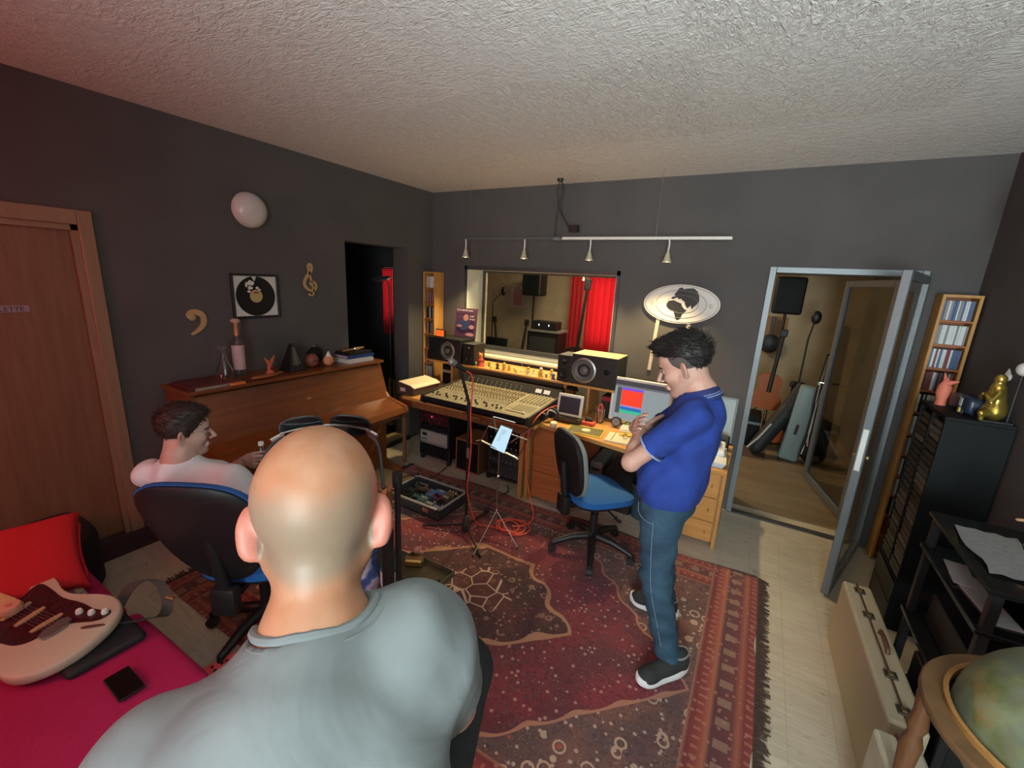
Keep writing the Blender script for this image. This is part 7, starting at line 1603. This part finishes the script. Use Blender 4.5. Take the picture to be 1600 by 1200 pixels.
def strands(f, fr, c, name, mat, root, n=1500, L=.022, r=.0016, lift=.35, flow=(1, 0, -.2), top=None):
    V, _ = f.mesh(); mb = MB(); rg = np.random.RandomState(3); ii = rg.choice(len(V), min(n, len(V)), replace=False)
    fl = unit(fr[0] * flow[0] + fr[1] * flow[1] + fr[2] * flow[2])
    for i in ii:
        p = V[i]; g = V3(*[f.at(p + e * f.h * 1.5) - f.at(p - e * f.h * 1.5) for e in np.eye(3)]); nn = unit(g + 1e-6)
        out = p - c
        if np.dot(nn, unit(out)) < .25: continue
        u_ = np.dot(out, fr[2]); fw = fl if u_ > .035 else unit(-fr[2] - fr[0] * .35)
        t_ = fw - nn * np.dot(fw, nn); t_ = unit(t_ + rg.normal(0, .22, 3)); l = L * (.6 + .8 * rg.rand()) * (1 if u_ > .05 else .55)
        d1 = unit(t_ + nn * lift); mid = p + d1 * l * .6; end = mid + unit(t_ + nn * lift * .2) * l * .4
        mb.tube([tuple(p - nn * .002), tuple(mid), tuple(end)], [r, r * .8, r * .25], 4)
    o = mb.build(name, mat, root, True); o['kind'] = 'stuff'; return o
strands(f, fr, HC, 'hair_strands', HAIR, mr, 1900, .026, .0017, .42, (1, 0, .1))
# polo
p_ = F((2.90, -2.34, .84), (3.50, -1.56, 1.52), .0075)
for e_ in (((3.215, -1.95, 1.25), (.122, .185, .22)), ((3.155, -1.95, 1.05), (.160, .178, .17)), ((3.150, -1.95, .95), (.142, .175, .13)), ((3.235, -1.95, 1.36), (.10, .17, .09))): p_.ell(e_[0], e_[1], k=.04)
p_.cap((3.225, -2.09, 1.38), (3.225, -1.81, 1.38), .060, .060, .03); p_.cap(NK + (0, 0, -.015), NK + (0, 0, -.08), .082, .11, .03)
for S_, E1 in ((LS, LE), (RS_, RE)):
    sl = p_.like(); dr = unit(E1 - S_); sl.cap(S_ - dr * .01, S_ + dr * .24, .066, .066); sl.cut(S_ + dr * .225, dr); p_.union(sl, .025)
p_.cut((3.2, -1.95, .912), (.12, 0, -1)); p_.wrinkle(.0028, WRK)
nk = p_.like(); nk.cap(NK + V3(-.015, 0, -.002), NK + V3(-.03, 0, .12), .066, .09); p_.minus(nk)
polo = sdf_obj([p_], 'polo_shirt', POLO, mr)
LB = simple('pale_blue_knit_stripe', (.25, .36, .62), .9); NB = simple('navy_knit', (.02, .03, .12), .9)
ax = unit(V3(-.38, 0, 1)); q0_, q1_ = V3(0, 1, 0), np.cross(ax, (0, 1, 0)); cc = NK + V3(-.004, 0, .012)
def neck_ring(off, r, th, nm, mt, par, open_=0):
    MB().tube([tuple(cc + ax * off + q0_ * r * math.cos(t_) + q1_ * (r * 1.0) * math.sin(t_)) for t_ in [2 * PI * k / 40 for k in range(40)]], th, 8, True).build(nm, mt, par, True)
MB().lathe([(.078, -.012), (.072, .030), (.075, .034), (.088, .008), (.094, -.014), (.078, -.012)], tuple(cc), 40, tuple(ax)).build('collar', NB, polo, True)
neck_ring(.0, .0915, .0022, 'collar_stripe', LB, polo); neck_ring(.009, .0880, .0016, 'collar_stripe', LB, polo)
for S_, E1 in ((LS, LE), (RS_, RE)):
    dr = unit(E1 - S_); c0 = S_ + dr * .222; MB().lathe([(.0655, -.004), (.0685, -.004), (.0685, .004), (.0655, .004)], tuple(c0), 36, tuple(dr)).build('cuff_stripe', LB, polo, True); MB().lathe([(.0645, -.016), (.0678, -.016), (.0678, -.005), (.0645, -.005)], tuple(c0), 36, tuple(dr)).build('cuff', NB, polo, True)
# jeans
j = F((2.96, -2.20, .06), (3.42, -1.52, .98), .0075)
j.ell((3.150, -1.95, .90), (.132, .168, .10), k=.03)
for hy, kx, ky, ax_, ay in ((-2.035, 3.162, -2.045, 3.268, -2.03), (-1.865, 3.13, -1.75, 3.18, -1.65)):
    j.cap((3.145, hy, .84), (kx, ky, .52), .098, .072, .03); j.cap((kx, ky, .52), (ax_, ay, .12), .072, .058, .02)
j.cut((0, 0, .955), (0, 0, 1)); j.cut((0, 0, .085), (0, 0, -1)); j.wrinkle(.003, [((20, 15, -60), 0), ((-15, 24, 48), 1.1)])
jn = sdf_obj([j], 'jeans', DENIM, mr)
STI = simple('pale_stitching', (.20, .25, .29), .7)
MB().tube([(3.13, -2.135, .85), (3.135, -2.136, .75), (3.145, -2.126, .62), (3.158, -2.122, .50), (3.20, -2.108, .35), (3.24, -2.098, .20)], .0014, 6, sub=2).build('side_seam', STI, jn)
MB().tube([(3.04, -2.06, .90), (3.05, -2.10, .865), (3.095, -2.13, .848), (3.13, -2.136, .852)], .0014, 6, sub=2).build('pocket_stitch', STI, jn)
KNIT = simple('black_knit_upper', (.022, .026, .024), .85, var=.4, scale=160, bump=.4); SOLE = simple('white_foam_sole', (.74, .76, .76), .6, var=.03)
shoe(mr, (3.36, -1.955), (3.172, -2.190), (KNIT, SOLE), .014); shoe(mr, (3.26, -1.635), (2.985, -1.625), (KNIT, SOLE), .014)

# ---- bald man seated on a tall stool, seen from behind
br = thing('person', 'bald man in heather grey t-shirt seen from behind, sunglasses on his head', 'person', (2.95, -3.72, .014))
HC = V3(2.868, -3.625, 1.528); FB = unit(V3(-.72, .69, 0)); LB_ = np.cross((0, 0, 1), FB); UZ = V3(0, 0, 1)
NK = V3(2.930, -3.685, 1.385)
hb = F((2.66, -3.85, 1.24), (3.14, -3.42, 1.72), .0040)
P, fr = head(hb, HC, FB + (0, 0, -.50), UZ, 1.06, NK, .052, .30)
hb.ell(P(-.034, 0, .028), (.086, .083, .082), fr, .02)
for q in (-1, 1): hb.ell(P(-.012, q * .088, -.010), (.012, .016, .040), fr, .006)
hb.cap(NK + LB_ * .0 + UZ * .02, NK + LB_ * .08 - UZ * .07, .044, .038, .04); hb.cap(NK + UZ * .02, NK - LB_ * .08 - UZ * .04, .044, .038, .04)
hb.cap(NK, NK - FB * .01 - UZ * .08, .070, .075, .03)
bb = F((2.2, -4.05, .10), (3.30, -3.0, 1.30), .010)
LS, RS2 = V3(2.805, -3.845, 1.235), V3(3.022, -3.580, 1.355)
TC = V3(2.955, -3.73, 1.12); PV = V3(2.99, -3.79, .82)
bb.cap(NK - UZ * .08, TC, .10, .12); bb.cap(TC, PV, .13, .13); bb.cap(TC + UZ * .12, LS, .08, .05); bb.cap(TC + UZ * .12, RS2, .08, .05)
RE2, RW2 = V3(3.005, -3.455, 1.08), V3(2.76, -3.38, .97); LE2, LW2 = V3(2.62, -3.86, .98), V3(2.50, -3.62, .93)
for S_, E1, W_ in ((LS, LE2, LW2), (RS2, RE2, RW2)):
    bb.cap(S_, E1, .052, .045, .01); bb.cap(E1, E1 * .6 + W_ * .4, .045, .045, .01); bb.cap(E1 * .6 + W_ * .4, W_, .045, .029, .01)
KR, KL = V3(2.875, -3.245, .90), V3(2.56, -3.50, .88)
for H_, K_, A_ in ((PV + V3(.05, .05, .0), KR, V3(2.80, -3.33, .44)), (PV + V3(-.05, -.05, .0), KL, V3(2.62, -3.50, .42))):
    bb.cap(H_, K_, .075, .05); bb.cap(K_, A_, .05, .036)
h1 = F(RW2 - .15, RW2 + .15, .005); hand(h1, RW2, (-.75, .25, -.15), (0, 0, 1), 1, 1, .45); h2 = F(LW2 - .15, LW2 + .16, .005); hand(h2, LW2, (-.1, .9, -.1), (0, 0, 1), -1, 1, .45)
sk = M('bald_head_skin', (.62, .40, .28), .5)
xh = sk.mapv(loc=tuple(-(HC - V3(2.95, -3.72, .014) + FB * .02 + UZ * .055))); n_ = sk.noise(26, detail=4)
dd_ = N(sk.t, None); vm = sk.t.nodes.new('ShaderNodeVectorMath'); vm.operation = 'DOT_PRODUCT'; sk.t.links.new(xh.s, vm.inputs[0]); dv = unit(-FB * .70 - UZ * .72); vm.inputs[1].default_value = tuple(dv); dd_ = N(sk.t, vm.outputs['Value'])
vm2 = sk.t.nodes.new('ShaderNodeVectorMath'); vm2.operation = 'LENGTH'; sk.t.links.new(sk.mapv(loc=tuple(-(HC - V3(2.95, -3.72, .014) + UZ * .01 - FB * .015))).s, vm2.inputs[0]); rad = N(sk.t, vm2.outputs['Value'])
z_ = sk.xyz()[2]; sideL = sk.t.nodes.new('ShaderNodeVectorMath'); sideL.operation = 'DOT_PRODUCT'; sk.t.links.new(xh.s, sideL.inputs[0]); sideL.inputs[1].default_value = tuple(LB_); sd = N(sk.t, sideL.outputs['Value'])
stub = ((dd_ + sd.abs() * .55 + (n_ - .5) * .03).sst(.045, .105)) * (z_.sst(1.462, 1.490)) * (rad.lt(.135)) * sd.abs().lt(.0795)
base = sk.mix(n_.sst(.3, .7), (.38, .165, .085), (.42, .21, .12)); grain = sk.noise(420)
base = sk.mix(z_.sst(1.31, 1.40), (.37, .15, .085), base)
ear_red = sd.abs().gt(.078); base = sk.mix(ear_red, base, (.48, .17, .12))
sk.set('Base Color', sk.mix(stub * (grain * .5 + .46), base, (.20, .175, .13))); sk.set('Subsurface Weight', .08); sk.set('Subsurface Radius', (.02, .008, .004)); sk.bump(grain, .12, .001)
sdf_obj([hb, bb, h1, h2], 'body', sk.m, br)
eyes(P, fr, 1.0, br); brows(P, 1.0, br, FADE)
# t-shirt
t_ = F((2.50, -4.10, .72), (3.30, -3.26, 1.52), .0065)
fb3 = (FB, LB_, UZ)
t_.ell(TC + UZ * .06 - FB * .035, (.135, .205, .24), fb3, .04); t_.ell(PV + UZ * .06 - FB * .02, (.15, .19, .18), fb3, .05)
t_.cap(NK - UZ * .055 - FB * .01, LS, .080, .066, .05); t_.cap(NK - UZ * .055 - FB * .01, RS2, .080, .066, .05); t_.cap(TC, LS - UZ * .05, .10, .075, .06); t_.cap(TC, RS2 - UZ * .06, .10, .075, .06); t_.cap(NK - UZ * .09 - FB * .03, RS2 - UZ * .05 - FB * .01, .085, .072, .06); t_.cap(NK - UZ * .02 - FB * .005, NK - UZ * .12 - FB * .02, .088, .12, .03)
for S_, E1 in ((LS, LE2), (RS2, RE2)):
    sl = t_.like(); dr = unit(E1 - S_); sl.cap(S_ - dr * .01, S_ + dr * .26, .066, .076); sl.cut(S_ + dr * .215, dr); t_.union(sl, .06)
t_.cut((0, 0, .74), (0, 0, -1)); t_.wrinkle(.0022, [((26, -18, 20), 0), ((-16, -20, 34), 1.0), ((10, 30, -14), 2.2)])
na = unit(UZ + FB * .40 + LB_ * .18); nk = t_.like(); nc = NK + UZ * .012 + FB * .012
nk.ell(nc + na * .040, (.082, .088, .058), (np.cross(LB_, na), LB_, na), 0)
rm = t_.rim(nc + na * .040, (.083, .089, .059), (np.cross(LB_, na), LB_, na), extra=.035); rm2 = t_.rim(nc + na * .040, (.083, .089, .059), (np.cross(LB_, na), LB_, na), extra=.24); t_.minus(nk)
def back_arc(P):
    k = [float(np.dot(V3(*p) - nc, FB)) for p in P]; i0 = int(np.argmax(k)); P = P[i0:] + P[:i0]; k = k[i0:] + k[:i0]; return [p for p, q in zip(P, k) if q < .010]
tee = sdf_obj([t_], 't_shirt', TEE_G, br)
MB().tube(back_arc(rm), .0065, 8).build('collar', TEE_G, tee, True); MB().tube(back_arc(rm2), .0016, 6).build('collar_seam', simple('grey_stitching', (.16, .18, .18), .9), tee, True)
# trousers, shoes
tr_ = F((2.40, -4.0, .36), (3.24, -3.05, 1.02), .009); tr_.ell(PV - UZ * .0, (.15, .18, .12), fb3, .03)
for H_, K_, A_ in ((PV + V3(.06, .05, .0), KR, V3(2.80, -3.33, .44)), (PV + V3(-.06, -.05, .0), KL, V3(2.62, -3.50, .42))): tr_.cap(H_, K_, .100, .078, .03); tr_.cap(K_, A_, .078, .062, .02)
tr_.cut((0, 0, .42), (0, 0, -1)); sdf_obj([tr_], 'trousers', BLACKCL, br)
shoe(br, (2.83, -3.37), (2.65, -3.17), (KNIT, BLACK), .355); shoe(br, (2.66, -3.53), (2.45, -3.37), (KNIT, BLACK), .355)
# sunglasses pushed up on the head
sg = thing('sunglasses', 'black sunglasses pushed up on top of the bald head', 'sunglasses', tuple(P(.075, 0, .11)))
lensm = simple('black_lens', (.010, .010, .012), .08)
Q = lambda a, b_, d: Vector(P(a, b_, d))
for q in (-1, 1):
    c = P(.060, q * .036, .134); nrm = unit(fr[0] * .55 + fr[2] * .85 + fr[1] * q * .18); a1 = unit(fr[1] * 1.0 - nrm * np.dot(fr[1], nrm)); a2 = np.cross(nrm, a1)
    pl = [(.033 * math.copysign(abs(math.cos(t)) ** .7, math.cos(t)), .025 * math.copysign(abs(math.sin(t)) ** .8, math.sin(t))) for t in [2 * PI * k / 28 for k in range(28)]]
    l_ = MB().prism(pl, c + nrm * .010, a1, a2, nrm, .0018).build('lens', lensm, sg); MB().tube([tuple(c + nrm * .0105 + a1 * u * 1.03 + a2 * v * 1.05) for u, v in pl], .0020, 6, True).build('rim', BLACK, l_, True)
    MB().tube([Q(.060, q * .066, .125), Q(.045, q * .082, .110), Q(.015, q * .088, .066), Q(-.006, q * .090, .034)], [.0035, .0030, .0026, .0026], 8, sub=2).build('temple', BLACK, sg, True)
    MB().tube([Q(.062, q * .064, .132), Q(.054, q * .080, .121)], .0042, 8).build('hinge', CHROME, sg, True)
MB().tube([Q(.083, -.010, .128), Q(.088, 0, .132), Q(.083, .010, .128)], .003, 8).build('bridge', BLACK, sg, True)
MB().tube([Q(.052 + .012 * (1 - (k / 7) ** 2), .066 * k / 7, .144 - .012 * (k / 7) ** 2) for k in range(-7, 8)], .0022, 8).build('top_bar', CHROME, sg, True)
st = thing('bar_stool', 'tall dark bar stool under the bald man', 'stool', (2.99, -3.80, 0))
MB().lathe([(0, .64), (.16, .64), (.175, .66), (.175, .685), (.15, .70), (0, .70)], (2.99, -3.80, 0), 32).build('seat', BLACKM, st, True)
for k in range(4):
    a = PI / 4 + k * PI / 2 + .8; MB().tube([(2.99 + .12 * math.cos(a), -3.80 + .12 * math.sin(a), .645), (2.99 + .21 * math.cos(a), -3.80 + .21 * math.sin(a), .002)], .014).build('leg', CHROME, st, True)
MB().tube([(2.99 + .178 * math.cos(a), -3.80 + .178 * math.sin(a), .26) for a in [2 * PI * k / 28 for k in range(28)]], .009, 8, True).build('foot_ring', CHROME, st, True)

# ---- young man leaning back in the left swivel chair
sr = thing('person', 'seated young man in white t-shirt, face in profile, holding a small clear bottle', 'person', (1.25, -2.95, .014))
HC = V3(1.190, -3.118, 1.148); NK = V3(1.205, -3.165, 1.02); s = .93
hs = F((1.0, -3.30, .90), (1.40, -2.90, 1.34), .0045)
P, fr = head(hs, HC, (.46, .88, -.12), (0, 0, 1), s, NK, .060)
hs.cap(NK + V3(0, 0, .0), NK + V3(.02, .0, -.06), .066, .08, .02)
LS, RS2 = V3(1.045, -3.225, .925), V3(1.425, -3.045, .93); TC = V3(1.255, -3.06, .80); PV = V3(1.22, -2.93, .585)
bs = F((.60, -3.45, .02), (1.80, -2.05, 1.05), .010)
bs.cap(NK - UZ * .05, TC, .08, .11); bs.cap(TC, PV, .12, .12); bs.cap(TC + UZ * .06, LS, .07, .048); bs.cap(TC + UZ * .06, RS2, .07, .048)
LE2, LW2 = V3(.93, -3.0, .72), V3(1.16, -2.86, .895); RE2, RW2 = V3(1.56, -2.90, .70), V3(1.40, -2.66, .66)
for S_, E1, W_ in ((LS, LE2, LW2), (RS2, RE2, RW2)): bs.cap(S_, E1, .044, .037, .01); bs.cap(E1, E1 * .6 + W_ * .4, .038, .038, .01); bs.cap(E1 * .6 + W_ * .4, W_, .038, .026, .01)
LEG = (((1.12, -2.90, .56), (.90, -2.52, .55), (.86, -2.36, .12)), ((1.30, -2.88, .56), (1.20, -2.44, .55), (1.20, -2.26, .12)))
for H_, K_, A_ in LEG: bs.cap(H_, K_, .075, .052); bs.cap(K_, A_, .05, .036)
h1 = F(LW2 - (.10, .10, .10), LW2 + (.20, .16, .13), .0042); hand(h1, LW2 + V3(.01, .0, .01), (.80, .05, .25), (-.15, -.85, .1), 1, .95, .62, .05, .45)
h2 = F(RW2 - .15, RW2 + .15, .005); hand(h2, RW2, (-.4, .8, -.1), (0, 0, 1), -1, .95, .4)
sdf_obj([bs, hs, h1, h2], 'body', SKIN_S, sr); eyes(P, fr, s, sr); brows(P, s, sr, HAIRB)
MB().tube([tuple(P(.0975, (t - 2) * .0085, -.0695 - .001 * abs(t - 2))) for t in range(5)], .0026, 6).build('lips', simple('lip_rose', (.36, .13, .12), .5), sr, True)
f = skullcap(.014, [((.072, 0, .060), (1, 0, -.25)), ((.022, 0, .0), (1, 0, -1.0)), ((-.06, 0, -.040), (-.15, 0, -1))], P=P, fr=fr, s=s, c=HC, vol=(.02, .095, .070, .066, .034), wr=.0004, h=.0036)
for q in (-1, 1): f.cap(P(.004, q * .074, .030), P(.012, q * .072, -.008), .010, .006, .01)
sdf_obj([f], 'hair', HAIRB, sr); strands(f, fr, HC, 'hair_strands', HAIRB, sr, 1500, .020, .0015, .22, (1, 0, -.3))
t2 = F((.90, -3.42, .50), (1.70, -2.70, 1.06), .0075); bx_ = unit(V3(-.43, .90, 0)); bl_ = np.cross(UZ, bx_)
t2.ell(TC - UZ * .02, (.125, .185, .21), (bx_, bl_, UZ), .04); t2.ell(PV + UZ * .06, (.13, .17, .13), (bx_, bl_, UZ), .04); t2.cap(NK - UZ * .065, LS, .075, .058, .03); t2.cap(NK - UZ * .065, RS2, .075, .060, .03); t2.cap(NK - UZ * .045, TC, .094, .11, .03)
for S_, E1 in ((LS, LE2), (RS2, RE2)):
    sl = t2.like(); dr = unit(E1 - S_); sl.cap(S_ - dr * .01, S_ + dr * .24, .062, .074); sl.cut(S_ + dr * .185, dr); t2.union(sl, .03)
t2.wrinkle(.0035, [((30, -20, 24), 0), ((-22, -24, 30), 1.0)])
nk = t2.like(); nk.ell(NK + V3(.004, .002, .045), (.069, .069, .062), None, 0); rm = t2.rim(NK + V3(.005, .0, .042), (.077, .077, .067), (V3(1, 0, 0), V3(0, 1, 0), UZ)); t2.minus(nk); tw_ = sdf_obj([t2], 't_shirt', TEE_W, sr)
j = F((.72, -3.12, .06), (1.50, -2.12, .72), .009); j.ell(PV - UZ * .02, (.14, .17, .10), (bx_, bl_, UZ), .03)
for H_, K_, A_ in LEG: j.cap(H_, K_, .095, .072, .03); j.cap(K_, A_, .072, .058, .02)
j.cut((0, 0, .09), (0, 0, -1)); sdf_obj([j], 'jeans', simple('faded_denim', (.12, .17, .22), .9), sr)
shoe(sr, (.87, -2.41), (.80, -2.15), (KNIT, SOLE), .014); shoe(sr, (1.20, -2.31), (1.18, -2.04), (KNIT, SOLE), .014)
wb = LW2 + V3(.085, .045, 0); t = thing('small_water_bottle', 'small clear plastic water bottle with white cap held by the seated young man', 'bottle', (wb[0], wb[1], wb[2] - .09))
c0 = (wb[0], wb[1], wb[2] - .09)
MB().lathe([(0, .004), (.026, 0), (.030, .01), (.030, .05), (.026, .06), (.030, .07), (.0315, .12), (.028, .145), (.013, .175), (.011, .19), (0, .19)], c0, 28).build('bottle_body', FLASK, t, True); MB().lathe([(0, .205), (.013, .204), (.014, .186), (.011, .186)], c0, 20).build('cap', WHITE, t, True)
